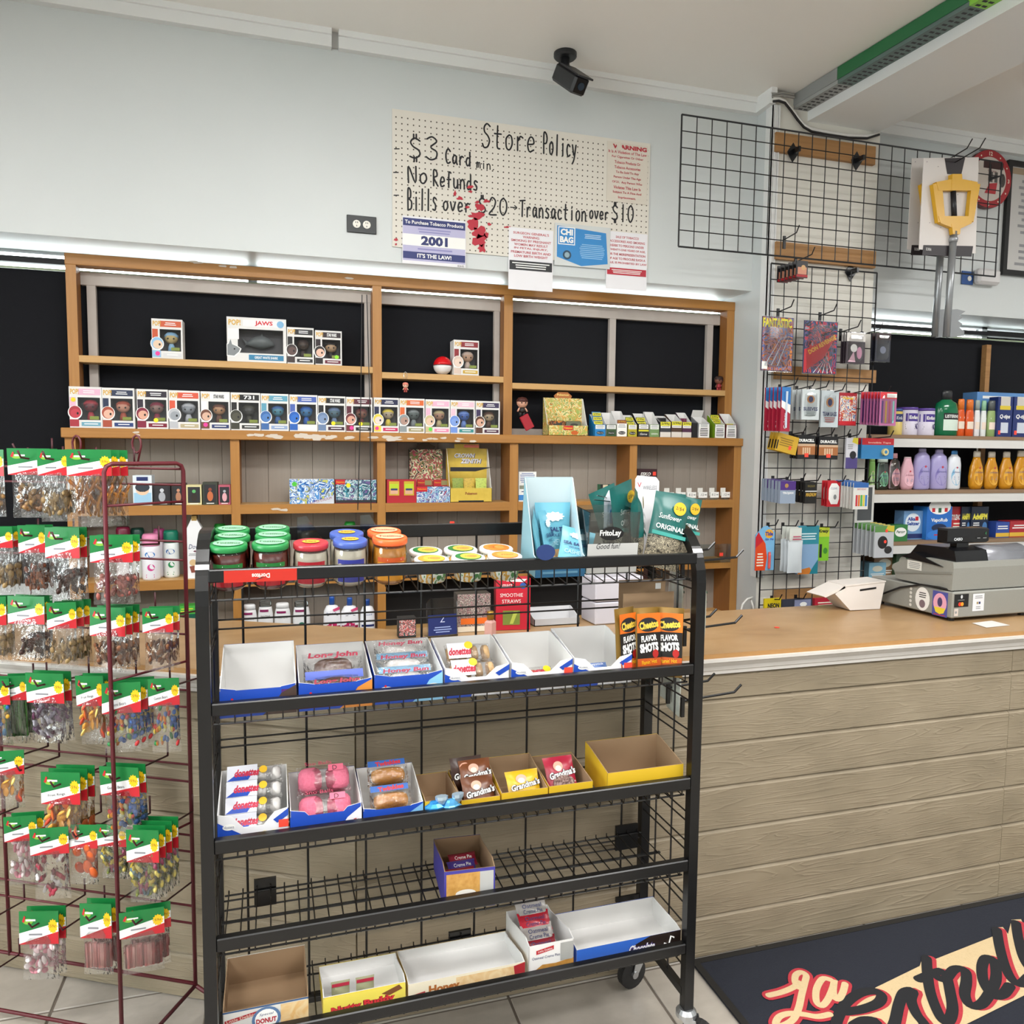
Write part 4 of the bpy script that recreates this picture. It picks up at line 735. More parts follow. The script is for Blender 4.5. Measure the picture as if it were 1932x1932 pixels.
x, w, h = onback(1113, 1204, 1085, YK+.05); t = thing('receipt_printer', 'white boxy printer on the counter behind the rack', 'printer', (x, YK+.0, ZC+.0006), .05); WD = M('#c9c8d2', .4); b = MB(); b.box(-w/2, w/2, 0, .12, 0, h*.47, WD, bev=.004); b.build('lower_case', t); b = MB(); b.box(-w/2, w/2, .0, .12, h*.49, h, WD, bev=.004); b.build('upper_case', t); b = MB(); b.rect(.13*w, .3*w, .52*h, .9*h, BLACK); b.rect(.04*w, .13*w, .68*h, .78*h, M('#2b2b2e', .5)); b.rect(.06*w, .11*w, .695*h, .765*h, WHITE); b.build('control_panel', t)
x, w, h = onback(1000, 1088, 1150, YK+.07); t = tray('paper_tray', 'shallow grey tray of papers on the counter', (x, YK+.03, ZC+.0006), w*.96, .1, h*.5, h, M('#b9bcc0', .5), M('#d9dadc', .5), cat='tray')
cbox('small_box', 'small dark patterned box on the counter near the oak post', 'box', 752, 785, 1166, ZC+.0006, YK-.02, .04, M('#22282a', .5), lambda b, w, h: b.rect(-.46*w, .46*w, .1*h, .9*h, art('art_small', ['#1c2426', '#2f6a6a', '#c23a3a', '#e6e6e6', '#101416'], 110)))
# ---------------------------------------------------------------- floor mat with sewn lettering
ZM = .011
MATN = noisy('mat_pile', ['#11141d', '#1a1e2a', '#161a24'], nscale=400, detail=2, rough=.95, bump=.5)
m0 = AZ(1322, 1812, ZM); md = 0.0
MT = thing('floor_mat', 'black floor mat with cream and red script lettering before the counter', 'mat', (m0.x-.03, 2.064, 0), md)
b = MB(); b.box(0, 1.83, -1.22, 0, .0006, ZM-.002, MATN, bev=.003); b.build('mat_base', MT)
RIM = M('#16130f', .8); b = MB()
for q in ((0, 1.83, -.022, 0), (0, 1.83, -1.22, -1.198), (0, .022, -1.198, -.022), (1.808, 1.83, -1.198, -.022)): b.box(q[0], q[1], q[2], q[3], ZM-.0025, ZM-.0005, RIM)
b.build('rubber_rim', MT)
minv = (Matrix.Translation(MT.location) @ Matrix.Rotation(md, 4, 'Z')).inverted()
def mp(zx, zy): p = minv @ AZ(1300+zx/3.057, 1700+zy/3.057, ZM); return (p.x, p.y)
def smooth_path(ps, k=5):
    out = []; n = len(ps)
    for i in range(n-1):
        p0, p1, p2, p3 = ps[max(0, i-1)], ps[i], ps[i+1], ps[min(n-1, i+2)]
        for j in range(k):
            t = j/k; out.append(tuple(.5*((2*p1[c])+(-p0[c]+p2[c])*t+(2*p0[c]-5*p1[c]+4*p2[c]-p3[c])*t*t+(-p0[c]+3*p1[c]-3*p2[c]+p3[c])*t**3) for c in (0, 1)))
    return out+[tuple(ps[-1])]
RZ = [0]
def ribbon(b, ps, wd, m, put):          # flat stroke with round ends; put(x, y, lift) -> 3d point
    n = len(ps); L_, R_ = [], []
    def nrm(i):
        a, c = ps[max(0, i-1)], ps[min(n-1, i+1)]; dx, dy = c[0]-a[0], c[1]-a[1]; l = math.hypot(dx, dy) or 1; return -dy/l*wd/2, dx/l*wd/2
    z0 = RZ[0]
    for i in range(n):
        nx, ny = nrm(i); x, y = ps[i]; e = z0+i*4e-6; L_.append(put(x+nx, y+ny, e)); R_.append(put(x-nx, y-ny, e))
    for i in range(n-1): b.poly([R_[i], R_[i+1], L_[i+1], L_[i]], m)
    for i, sg in ((0, 1), (n-1, -1)):
        nx, ny = nrm(i); x, y = ps[i]; a0 = math.atan2(ny, nx); e = z0+i*4e-6; b.poly([put(x+wd/2*math.cos(a0+sg*math.pi*q/6), y+wd/2*math.sin(a0+sg*math.pi*q/6), e) for q in range(7)], m)
    RZ[0] = (z0+n*4e-6) % 2.4e-4
def script(name, strokes, wd, m, dz, off=(0, 0)):
    b = MB()
    for s in strokes: ribbon(b, smooth_path([mp(q[0]+off[0], q[1]+off[1]) for q in s]), wd, m, lambda x, y, e: (x, y, ZM+dz+e))
    return b.build(name, MT)
CRM = noisy('mat_cream', ['#b8a079', '#c9b28a', '#bfa781'], nscale=120, rough=.95, bump=.4); MRED = noisy('mat_red', ['#a02833', '#b5333e'], nscale=200, rough=.95, bump=.4)
La = [[(460, 545), (540, 525), (608, 495), (632, 470)], [(632, 500), (612, 470), (615, 430), (645, 412), (675, 430), (668, 470), (650, 540), (632, 620), (600, 685), (540, 720), (500, 715), (520, 670), (580, 650), (660, 655), (740, 668), (812, 655)], [(815, 455), (770, 450), (735, 510), (735, 580), (765, 605), (800, 570), (830, 500), (838, 455), (832, 520), (845, 565), (870, 560), (890, 520), (900, 480)]]
b = MB(); band = [(905, 720), (925, 590), (1080, 497), (1330, 375), (1345, 330), (1400, 325), (1420, 335), (1750, 205), (1760, 155), (1810, 150), (1840, 190), (1860, 108), (1915, 105), (1935, 150), (2150, 60), (2600, -120), (2640, 160), (2150, 430), (1932, 545), (1590, 715), (1100, 950), (880, 900)]
b.poly([(mp(*q)[0], mp(*q)[1], ZM+.0002) for q in band], CRM); b.build('cream_band', MT)
Es = [[(900, 640), (1000, 625), (1090, 590), (1110, 545), (1060, 520), (980, 535), (905, 590), (865, 660), (850, 720), (880, 790), (960, 800), (1030, 760), (1080, 700), (1010, 690), (950, 720)], [(1120, 790), (1180, 720), (1210, 600), (1240, 530), (1290, 520), (1280, 570), (1310, 650), (1360, 720), (1340, 780), (1280, 790)],
      [(1370, 330), (1375, 420), (1390, 520), (1425, 620), (1465, 690), (1500, 690), (1520, 620), (1505, 520), (1490, 450)], [(1325, 452), (1400, 420), (1450, 405)], [(1440, 445), (1480, 450), (1530, 395), (1590, 400), (1600, 460), (1590, 540), (1620, 600), (1680, 600), (1730, 540), (1770, 450), (1760, 350), (1715, 330), (1690, 380), (1700, 470), (1750, 545), (1810, 540), (1850, 490)],
      [(1775, 165), (1790, 260), (1820, 370), (1860, 450), (1910, 480), (1960, 440)], [(1885, 125), (1900, 220), (1930, 330), (1975, 400), (2030, 420), (2090, 380)], [(2170, 250), (2120, 260), (2090, 320), (2110, 380), (2160, 370), (2200, 300), (2205, 250), (2215, 330), (2260, 360), (2310, 330)]]
script('red_shadow', Es, .030, MRED, .0004, (26, 4)); script('black_script', Es, .031, M('#17181c', .95), .0007)
script('red_outline', La, .040, MRED, .0004); script('cream_script', La, .020, CRM, .0008)

t = thing('cable_loop', 'white cable loop hanging behind the counter beside the column', 'cable', (2.30, 3.40, 1.0)); b = MB(); o_ = Vector((2.30, 3.40, 1.0)); b.tube([A(px, py, 3.40)-o_ for (px, py) in ((1420, 1127), (1410, 1130), (1401, 1140), (1396, 1160), (1395, 1185))], .006, M('#d8d6d0', .5), 6); b.tube([A(px, py, 3.41)-o_ for (px, py) in ((1416, 1130), (1421, 1145), (1421, 1185))], .006, M('#d8d6d0', .5), 6); b.build('cable', t, True)
# ================================================================ things on the wall
YP = YW-.0015
def wallframe(px, py, Y=YP): return A(px, py, Y)
# stroke lettering
ST = {'S': [[(.85, .9), (.5, 1), (.2, .85), (.25, .65), (.6, .5), (.8, .3), (.6, .05), (.2, 0), (0, .15)]], 'P': [[(.1, 0), (.1, 1), (.6, .98), (.8, .75), (.6, .52), (.1, .5)]], 'C': [[(.9, .85), (.5, 1), (.15, .75), (.1, .35), (.4, 0), (.9, .1)]], 'N': [[(.05, 0), (.05, 1), (.85, 0), (.9, 1)]], 'R': [[(.1, 0), (.1, 1), (.65, .92), (.7, .65), (.15, .5), (.9, 0)]], 'B': [[(.1, 0), (.1, 1), (.6, .92), (.6, .6), (.15, .55), (.8, .4), (.75, .08), (.1, 0)]], 'T': [[(0, .95), (1, 1)], [(.5, .98), (.45, 0)]],
      '$': [[(.85, .8), (.45, .92), (.15, .75), (.35, .55), (.75, .4), (.85, .2), (.5, .05), (.1, .12)], [(.38, 1.08), (.38, .88)], [(.58, 1.08), (.58, .88)], [(.42, .1), (.42, -.1)], [(.6, .1), (.6, -.1)]], '3': [[(.1, .9), (.5, 1), (.85, .8), (.4, .55), (.85, .35), (.8, .08), (.4, 0), (.05, .12)]], '2': [[(.1, .75), (.4, 1), (.8, .8), (.6, .4), (.05, .02), (.9, 0)]], '0': [[(.5, 1), (.15, .8), (.1, .3), (.45, 0), (.85, .3), (.85, .75), (.5, 1)]], '1': [[(.5, 1), (.5, 0)]],
      'a': [[(.75, .55), (.4, .62), (.1, .35), (.3, .02), (.7, .25), (.78, .6), (.8, .15), (.95, 0)]], 'c': [[(.8, .5), (.4, .6), (.15, .3), (.4, 0), (.85, .08)]], 'd': [[(.75, .5), (.35, .55), (.1, .25), (.35, 0), (.75, .2), (.78, 1), (.8, .0)]], 'e': [[(.1, .3), (.8, .35), (.7, .58), (.35, .6), (.1, .3), (.3, 0), (.8, .08)]], 'f': [[(.8, .95), (.45, .95), (.4, .0)], [(.1, .5), (.75, .52)]], 'i': [[(.5, .6), (.5, 0)], [(.5, .8), (.52, .84)]], 'l': [[(.5, 1), (.45, 0)]], 'm': [[(.0, 0), (.05, .6), (.3, .6), (.4, .0), (.45, .55), (.8, .6), (.9, 0)]], 'n': [[(.1, 0), (.12, .6), (.15, .45), (.5, .62), (.8, .45), (.85, 0)]], 'o': [[(.5, .62), (.15, .45), (.2, .08), (.55, 0), (.85, .25), (.75, .55), (.5, .62)]], 'r': [[(.2, 0), (.2, .6), (.25, .4), (.5, .6), (.8, .55)]], 's': [[(.8, .55), (.4, .62), (.25, .45), (.7, .25), (.6, .02), (.15, .05)]], 't': [[(.45, .95), (.4, .1), (.7, 0)], [(.1, .62), (.85, .62)]], 'u': [[(.12, .6), (.15, .1), (.5, .0), (.8, .2), (.82, .6), (.88, 0)]], 'v': [[(.05, .6), (.45, 0), (.9, .62)]], 'y': [[(.1, .6), (.4, .1)], [(.9, .6), (.5, -.1), (.1, -.35)]], '.': [[(.4, 0), (.45, .03)]], '-': [[(0, .4), (1, .4)]], '>': [[(0, .35), (1, .35)], [(.65, .6), (1, .35), (.65, .1)]]}
x0, x1, z0, z1 = .488, 1.750, 2.531, 3.128
PG = thing('pegboard', 'cream pegboard with handwritten store policy in black marker and red paint smears', 'pegboard', ((x0+x1)/2, YW-.0015, z0))
cx = (x0+x1)/2
b = MB(); b.box(x0-cx, x1-cx, -.005, 0, 0, z1-z0, noisy('pegboard_paint', ['#dcd7cc', '#e1dcd2'], nscale=4, rough=.6)); b.build('board', PG)
b = MB(); HOL = M('#5a554c', .9)
nx, nz = int((x1-x0)/.0262), int((z1-z0)/.0262)
for i in range(nx):
    for j in range(nz):
        hx, hz = x0-cx+.017+i*.0262, .013+j*.0262; b.poly([(hx+.0036*math.cos(a), -.0056, hz+.0036*math.sin(a)) for a in [2*math.pi*q/6 for q in range(6)]], HOL)
b.build('peg_holes', PG, kind='stuff')
def pz(zx, zy): p = A(650+zx/2.76, 50+zy/2.76, YW-.0075); return (p.x-cx, p.z-z0)
b = MB()
def word(s, zx0, zy0, zx1, zy1, cap):       # baseline from (zx0, zy0) to (zx1, zy1) in view points of the sign, cap height there
    n = len(s); p0, p1 = pz(zx0, zy0), pz(zx1, zy1); hp = pz(zx0, zy0-cap)[1]-p0[1]; ux, uz = (p1[0]-p0[0])/n, (p1[1]-p0[1])/n
    for i, ch in enumerate(s):
        if ch == ' ': continue
        wq = .78
        for st in ST[ch]:
            ps = smooth_path([(p0[0]+ux*(i+.1+wq*q[0]), p0[1]+uz*(i+.1+wq*q[0])+hp*q[1]) for q in st], 4); ribbon(b, ps, .0075 if cap > 60 else .005, INK, lambda x, y, e: (x, -.0062-e, y))
word('Store', 712, 628, 1000, 655, 125); word('Policy', 1032, 660, 1210, 682, 105); word('$3', 325, 690, 500, 695, 120); word('Card', 522, 710, 662, 728, 75); word('min.', 685, 735, 790, 748, 45); word('No', 325, 812, 440, 818, 85); word('Refunds', 458, 828, 700, 855, 80)
word('Bills', 325, 955, 485, 958, 110); word('over', 508, 955, 660, 968, 75); word('$20', 690, 975, 855, 985, 90); word('>', 860, 955, 902, 958, 40); word('Transaction', 910, 988, 1262, 1015, 85); word('over', 1272, 998, 1378, 1008, 65); word('$10', 1388, 1010, 1510, 1022, 88)
for (a, c) in ((258, 635), (253, 758), (255, 877)): word('-', a, c+10, a+30, c+10, 20)
b.build('marker_lettering', PG, kind='stuff')
b = MB(); SM = M('#b82437', .5)
for (zx, zy, rx, rz) in ((575, 870, 9, 20), (600, 895, 20, 12), (655, 835, 18, 10), (655, 860, 12, 8), (740, 910, 20, 9), (705, 940, 28, 22), (690, 985, 50, 22), (668, 1030, 38, 36), (700, 1075, 46, 40), (705, 1115, 40, 32), (715, 1155, 22, 26), (850, 1045, 20, 7), (268, 1110, 12, 8), (755, 1030, 12, 10), (640, 940, 16, 8), (690, 915, 14, 8), (740, 1085, 14, 18), (268, 1135, 8, 6)):
    ps = []
    for k in range(14): a = 2*math.pi*k/14; q = .55+.6*rnd.random(); ps.append(pz(zx+rx*q*math.cos(a), zy+rz*q*math.sin(a)))
    b.poly([(p[0], -.0066, p[1]) for p in ps], SM)
b.build('red_smears', PG, kind='stuff')
# posters
def sheet(name, label, pxl, pyt, pxr, pyb, pf, cat='notice', Y=YW-.0095, paper=None, rot=0.0):
    a, c = A(pxl, pyt, Y), A(pxr, pyt, Y); zb = A((pxl+pxr)/2, pyb, Y).z; zt = (a.z+c.z)/2; zt = A((pxl+pxr)/2, pyt, Y).z
    w, h = c.x-a.x, zt-zb; t = thing(name, label, cat, ((a.x+c.x)/2, Y, zb), ry=rot, group=None)
    b = MB(); b.box(-w/2, w/2, 0, .0012, 0, h, paper or M('#e9e8ec', .5)); b.build('sheet', t); b = MB(); pf(b, w, h); b.build('print', t); return t
def f2001(b, w, h):
    LV = M('#b9b6d6', .5); b.rect(-.49*w, .49*w, .07*h, .86*h, LV); b.rect(-.49*w, .49*w, .39*h, .63*h, WHITE); b.rect(-.49*w, .49*w, .8*h, .96*h, M('#2a3470', .5)); b.text('To Purchase Tobacco Products', 0, .88*h, .075*h, WHITE, w=.92*w, bold=.02); b.text('2001', 0, .51*h, .2*h, M('#27306a', .5), w=.42*w, bold=.05); b.rect(-.49*w, .49*w, .11*h, .26*h, M('#2a3470', .5)); b.text("IT'S THE LAW!", 0, .185*h, .09*h, WHITE, w=.54*w, bold=.03); b.lines(-.26*w, .26*w, .66*h, .77*h, 2, M('#8f8cc0', .5)); b.lines(-.34*w, .36*w, .29*h, .36*h, 1, M('#8f8cc0', .5)); b.text('IDHS', .42*w, .03*h, .04*h, INK, w=.1*w)
sheet('age_notice', 'lavender and navy tobacco age notice with large 2001', 759, 412, 879, 501, f2001)
def para(b, lines, w, h, zt, lh, m, sz, wd=.9):
    for i, s in enumerate(lines): b.text(s, 0, zt*h-lh*h*i, sz*h, m, w=min(wd*w, wd*w*len(s)/max(len(q) for q in lines)), bold=.025)
PR = M('#c25f66', .5); DR = M('#b8303c', .5)
sheet('health_warning', 'white surgeon general warning sheet with black band', 960, 432, 1044, 548, lambda b, w, h: (para(b, ["SURGEON GENERAL'S", 'WARNING:', 'SMOKING BY PREGNANT', 'WOMEN MAY RESULT', 'IN FETAL INJURY,', 'PREMATURE BIRTH AND', 'LOW BIRTH WEIGHT'], w, h, .92, .062, PR, .04), b.rect(-.48*w, .48*w, .32*h, .47*h, M('#26272b', .5)), b.lines(-.42*w, .42*w, .34*h, .45*h, 3, WHITE)), Y=YW-.0085)
sheet('sale_notice', 'white tobacco sale notice with red band', 1145, 439, 1222, 547, lambda b, w, h: (para(b, ['SALE OF TOBACCO', 'ACCESSORIES AND SMOKING', 'HERBS TO PERSONS UNDER', 'TWENTY-ONE YEARS OF AGE,', 'OR THE MISREPRESENTATION', 'OF AGE TO PROCURE SUCH A', 'SALE, IS PROHIBITED BY LAW'], w, h, .91, .075, PR, .042, .98), b.rect(-.48*w, .48*w, .25*h, .37*h, M('#b8283a', .5)), b.lines(-.42*w, .42*w, .27*h, .35*h, 3, WHITE)), Y=YW-.0085)
def fchi(b, w, h):
    BL = M('#2f86c8', .45); b.shape([(-.46*w, .94*h), (.42*w, .86*h), (.46*w, .12*h), (-.02*w, .02*h), (-.46*w, .2*h)], BL); b.rect(-.44*w, -.14*w, .5*h, .92*h, WHITE); b.rect(-.425*w, -.155*w, .52*h, .9*h, BL); b.text('CHI', -.29*w, .8*h, .15*h, WHITE, w=.22*w, bold=.05); b.text('BAG', -.29*w, .62*h, .15*h, WHITE, w=.24*w, bold=.05); b.lines(-.06*w, .4*w, .2*h, .56*h, 8, M('#8fc0e6', .5)); b.lines(.0, .36*w, .68*h, .8*h, 3, M('#bfdcf2', .5)); b.disc(-.28*w, .26*h, .075*w, M('#27475e', .5)); b.disc(-.28*w, .26*h, .045*w, M('#8fa8b4', .5))
sheet('bag_notice', 'blue city shopping bag notice in a clear sleeve', 1047, 425, 1152, 504, fchi, paper=M('#ccd0cf', .3), Y=YW-.011)
sheet('tobacco_warning', 'torn translucent warning sheet with red heading on the pegboard', 1146, 271, 1223, 383, lambda b, w, h: (b.text('WARNING', .05*w, .93*h, .075*h, DR, w=.84*w, bold=.05), para(b, ['It Is A Violation of The Law', 'For Cigarettes Or Other', 'Tobacco Products Or', 'Tobacco Accessories', 'To Be Sold To Any', 'Person Under The Age', 'Of 21.  Any Person Who', 'Violates This Law Is', 'Subject To A Fine And', 'Imprisonment.'], w, h, .84, .085, PR, .05, .94), b.shape([(-.3*w, .99*h), (-.18*w, 1.02*h), (-.14*w, .9*h), (-.24*w, .87*h)], M('#ddd6c8', .6))), paper=M('#dad3c6', .6), Y=YW-.0095)
# double outlet
p0, p1 = A(654, 405, YP), A(710, 443, YP); w, h = p1.x-p0.x, .112
t = thing('wall_outlet', 'black wall plate with two white sockets', 'outlet', ((p0.x+p1.x)/2, YP, p1.z)); b = MB(); b.box(-w/2, w/2, -.006, -.0005, 0, p0.z-p1.z, M('#1d2224', .4), bev=.002); b.build('plate', t); hz = (p0.z-p1.z)/2
for k in (-1, 1):
    b = MB(); b.lathe([(.017, -.0085), (.017, -.006)], M('#e8e4da', .4), (k*.022, 0, hz), 16, 1, 1, axis='y'); s_ = b.build('socket', t); b = MB()
    for (dx, dz) in ((-.004, .007), (.004, .007), (0, -.008)): b.box(k*.022+dx-.0016, k*.022+dx+.0016, -.0092, -.0086, hz+dz-.0028, hz+dz+.0028, INK)
    b.build('socket_slots', s_)
# security camera under the ceiling
pc = AZ(1066, 132, CEIL); t = thing('security_camera', 'black bullet security camera hanging from the ceiling', 'security camera', (pc.x, 3.40, CEIL-.001)); CB = M('#232528', .4)
t.location.x = A(1066, 132, 3.40).x
b = MB(); b.lathe([(.052, 0), (.052, -.016), (.046, -.022)], CB, n=20); b.build('base', t, smooth=False)
b = MB(); b.lathe([(.02, -.02), (.02, -.052), (.026, -.06), (.026, -.078)], CB, n=14); b.build('arm', t, smooth=True)
q = MB(Matrix.Translation((-.004, 0, -.095)) @ Matrix.Rotation(math.radians(18), 4, 'Z') @ Matrix.Rotation(math.radians(38), 4, 'X')); q.box(-.04, .04, -.15, .035, -.038, .038, CB, bev=.01); bd = q.build('housing', t)
q = MB(q.T); q.box(-.043, .043, -.165, .0, .036, .044, CB, bev=.002); q.build('sun_shield', t)
q = MB(q.T); q.box(-.03, .03, -.1515, -.149, -.03, .03, M('#0c0d10', .15)); q.lathe([(.016, -.156), (.016, -.150)], M('#2c3a48', .1), (0, 0, 0), 16, axis='y'); q.build('lens', t)
# wires at the column top
t = thing('cable_bundle', 'white and black cables drooping from the raceway across the column', 'cable', (2.4, YC-.03, 3.3)); o_ = Vector((2.4, YC-.03, 3.3))
for k, (m, dz) in enumerate(((M('#dedcd8', .5), .0), (M('#141214', .5), -.012))):
    pp = [A(px, py, YC-.02)-o_+Vector((0, -.004*k, dz)) for (px, py) in ((1458, 187), (1468, 186), (1480, 190), (1492, 205), (1504, 222), (1516, 236), (1530, 244), (1560, 250), (1600, 256), (1635, 257), (1658, 250))]
    b = MB(); b.tube(pp, .009 if k == 0 else .006, m, 8); b.build('cable', t, smooth=True)
for k in (0, 1): b = MB(); b.tube([A(1456, 178+5*k, YC-.02)-o_, A(1475, 175+5*k, YC-.03)-o_, A(1498, 179+5*k, YC-.03)-o_], .007, M('#8a8884', .5), 6); b.build('cable', t)
# ================================================================ black wire display rack
RRZ = math.radians(.8); RO = Vector((-.18, 1.724, 0)); RW, RDp = 1.228, .30
RK = thing('display_rack', 'black metal wire display rack on casters with five shelves', 'display rack', RO, RRZ)
BK = M('#0c0c0d', .3); BKW = M('#120f0d', .4)
RMI = (Matrix.Translation(RO) @ Matrix.Rotation(RRZ, 4, 'Z')).inverted()
def rl(px, py, Y): return RMI @ A(px, py, Y)
ARCH = [(.014, .115), (.014, 1.285)] + [(.014+.135*(1-math.cos(a)), 1.285+.135*math.sin(a)) for a in [math.pi/2*k/7 for k in range(1, 8)]] + [(.22, 1.42)] + [(.22+.065*math.sin(a), 1.355+.065*math.cos(a)) for a in [math.pi/2*k/5 for k in range(1, 6)]] + [(.285, .115)]
def sidebar(x0, x1, name):
    b = MB(); n = len(ARCH); th = .013; rings = []
    for i in range(n):
        a, c = ARCH[max(0, i-1)], ARCH[min(n-1, i+1)]; dy, dz = c[0]-a[0], c[1]-a[1]; l = math.hypot(dy, dz); ny, nz = -dz/l*th, dy/l*th; y, z = ARCH[i]
        rings.append(b.pts([(x0, y+ny, z+nz), (x1, y+ny, z+nz), (x1, y-ny, z-nz), (x0, y-ny, z-nz)]))
    im = b.mi(BK)
    for i in range(n-1):
        for k in range(4): b.f.append((rings[i]+k, rings[i]+(k+1) % 4, rings[i+1]+(k+1) % 4, rings[i+1]+k)); b.fm.append(im)
    b.f.append(tuple(rings[0]+k for k in range(4))); b.f.append(tuple(rings[-1]+k for k in range(4))); b.fm += [im, im]
    b.build(name, RK)
    t = MB(); a = math.radians(33); y, z = .014+.135*(1-math.cos(a)), 1.285+.135*math.sin(a); ny, nz = -math.cos(a), math.sin(a); q = Vector((0, math.sin(a), math.cos(a)))
    c = Vector((0, y, z))+Vector((0, ny, nz))*.0136; t.prism([tuple(Vector((x0-.0006, 0, 0))+c-q*.006), tuple(Vector((x1+.0006, 0, 0))+c-q*.006), tuple(Vector((x1+.0006, 0, 0))+c+q*.006), tuple(Vector((x0-.0006, 0, 0))+c+q*.006)], Vector((0, ny, nz))*.0006, M('#e6e6e6', .4)); t.build('reflective_tape', RK)
sidebar(0, .027, 'side_frame'); sidebar(RW-.027, RW, 'side_frame')
TILT = math.tan(.12)
RAILS = [(1.363, 1.335, 1.300), (1.072, 1.044, 1.026), (.767, .735, .718), (.542, .511, .495), (.308, .28, .268)]
for (zt, zb, zsf) in RAILS:
    b = MB(); b.box(.027, RW-.027, .001, .022, zb, zt, BK, bev=.0025); b.build('front_rail', RK)
    b = MB(); n = 34; tl = TILT if zt > 1.3 else 0.0                   # the top shelf leans towards the customer
    for k in range(n+1):
        x = .04+(RW-.08)*k/n; b.tube([(x, .0235, zb-.001), (x, .0235, zsf-.006), (x, .03, zsf-.004), (x, .272, zsf-.004+.242*tl), (x, .272, zsf+.004+.242*tl)], .0017, BKW, 4)
    for y in (.03, .15, .155, .27): z = zsf-.008+(y-.03)*tl; b.bar((.03, y, z), (RW-.03, y, z), .0026, BK, 5)
    b.build('wire_shelf', RK, kind='stuff')
b = MB(); b.box(.027, RW-.027, .284, .296, 1.39, 1.424, BK, bev=.002); b.build('back_rail', RK)
b = MB()
for k in range(8): x = .085+k*.151; b.bar((x, .289, .16), (x, .289, 1.40), .0032, BKW, 5)
for z in (1.285, 1.195, 1.172, .985, .965, .89, .87, .69, .66, .60, .465, .44, .37, .225): b.bar((.027, .284, z), (RW-.027, .284, z), .0025, BKW, 5)
b.box(.027, RW-.027, .278, .294, .15, .17, BK); b.build('back_wire_grid', RK, kind='stuff')
for x in (.02, RW-.02):
    b = MB()
    for y in (.11, .2): b.bar((x, y, .16), (x, y, 1.36), .0028, BKW, 5)
    for z in (1.285, 1.265, 1.17, 1.15, .99, .965, .885, .86, .66, .635, .58, .555, .43, .405, .35, .23): b.bar((x, .02, z), (x, .275, z), .0024, BKW, 5)
    b.box(x-.008, x+.008, .02, .275, .15, .172, BK); b.build('side_wire_grid', RK, kind='stuff')
for (x, y, z, L) in ((RW, .19, 1.335, .12), (RW, .11, 1.322, .16), (RW, .17, 1.145, .12), (RW, .09, 1.142, .15), (RW, .17, .957, .12), (RW, .09, .945, .155)):
    b = MB(); b.box(x-.012, x-.002, y-.004, y+.004, z-.045, z+.01, BK); b.tube([(x-.004, y, z), (x+L, y, z+.01), (x+L+.022, y, z+.03)], .0036, BK, 6); b.build('hook', RK)
for (pa, pb_, pc, pd) in ((480, 1655, 521, 1712), (1165, 1558, 1208, 1610), (1166, 1692, 1210, 1708), (848, 1756, 890, 1780)):
    p, q = rl(pa, pd, 2.0), rl(pb_ if False else pc, pb_, 2.0); b = MB(); b.box(p.x, q.x, .274, .2815, p.z, q.z, M('#0a0a0b', .3)); b.build('clip_plate', RK)
CAS = M('#b9bcbf', .28, .9)
for (x, y, ang) in ((.014, .014, .5), (RW-.014, .014, -.75), (.014, .285, -2.6), (RW-.014, .285, -2.9)):
    T0 = Tm((x, y, 0), ang); b = MB(T0); b.lathe([(.028, .096), (.028, .108), (.02, .118)], CAS, n=18)
    for s in (-1, 1): b.prism([(-.012, s*.017-.0015, .098), (.03, s*.017-.0015, .098), (.042, s*.017-.0015, .045), (.03, s*.017-.0015, .034)], (0, .003, 0), CAS)
    c = b.build('caster_fork', RK); b = MB(T0 @ Matrix.Translation((.034, 0, .0465))); b.lathe([(.03, -.013), (.046, -.011), (.046, .011), (.03, .013)], M('#1b1b1d', .5), (0, 0, 0), 22, axis='y'); w_ = b.build('wheel', c)
    b = MB(T0 @ Matrix.Translation((.034, 0, .0465))); b.lathe([(.011, -.0205), (.011, .0205)], CAS, (0, 0, 0), 10, axis='y'); b.build('axle_nut', c)
b = MB(); p, q = rl(423, 1094, 1.735), rl(560, 1087, 1.735); cx = (p.x+q.x)/2
b.rect(p.x, q.x, 1.3345, 1.3605, M('#b8281c', .35)); b.text('Doritos', cx, 1.3475, .010, M('#e8dcd0', .4), w=.037, rot=math.pi, bold=.03); b.shape([(cx-.014, 1.337), (cx+.012, 1.345), (cx-.002, 1.343)], INK); b.build('rail_sticker', RK)

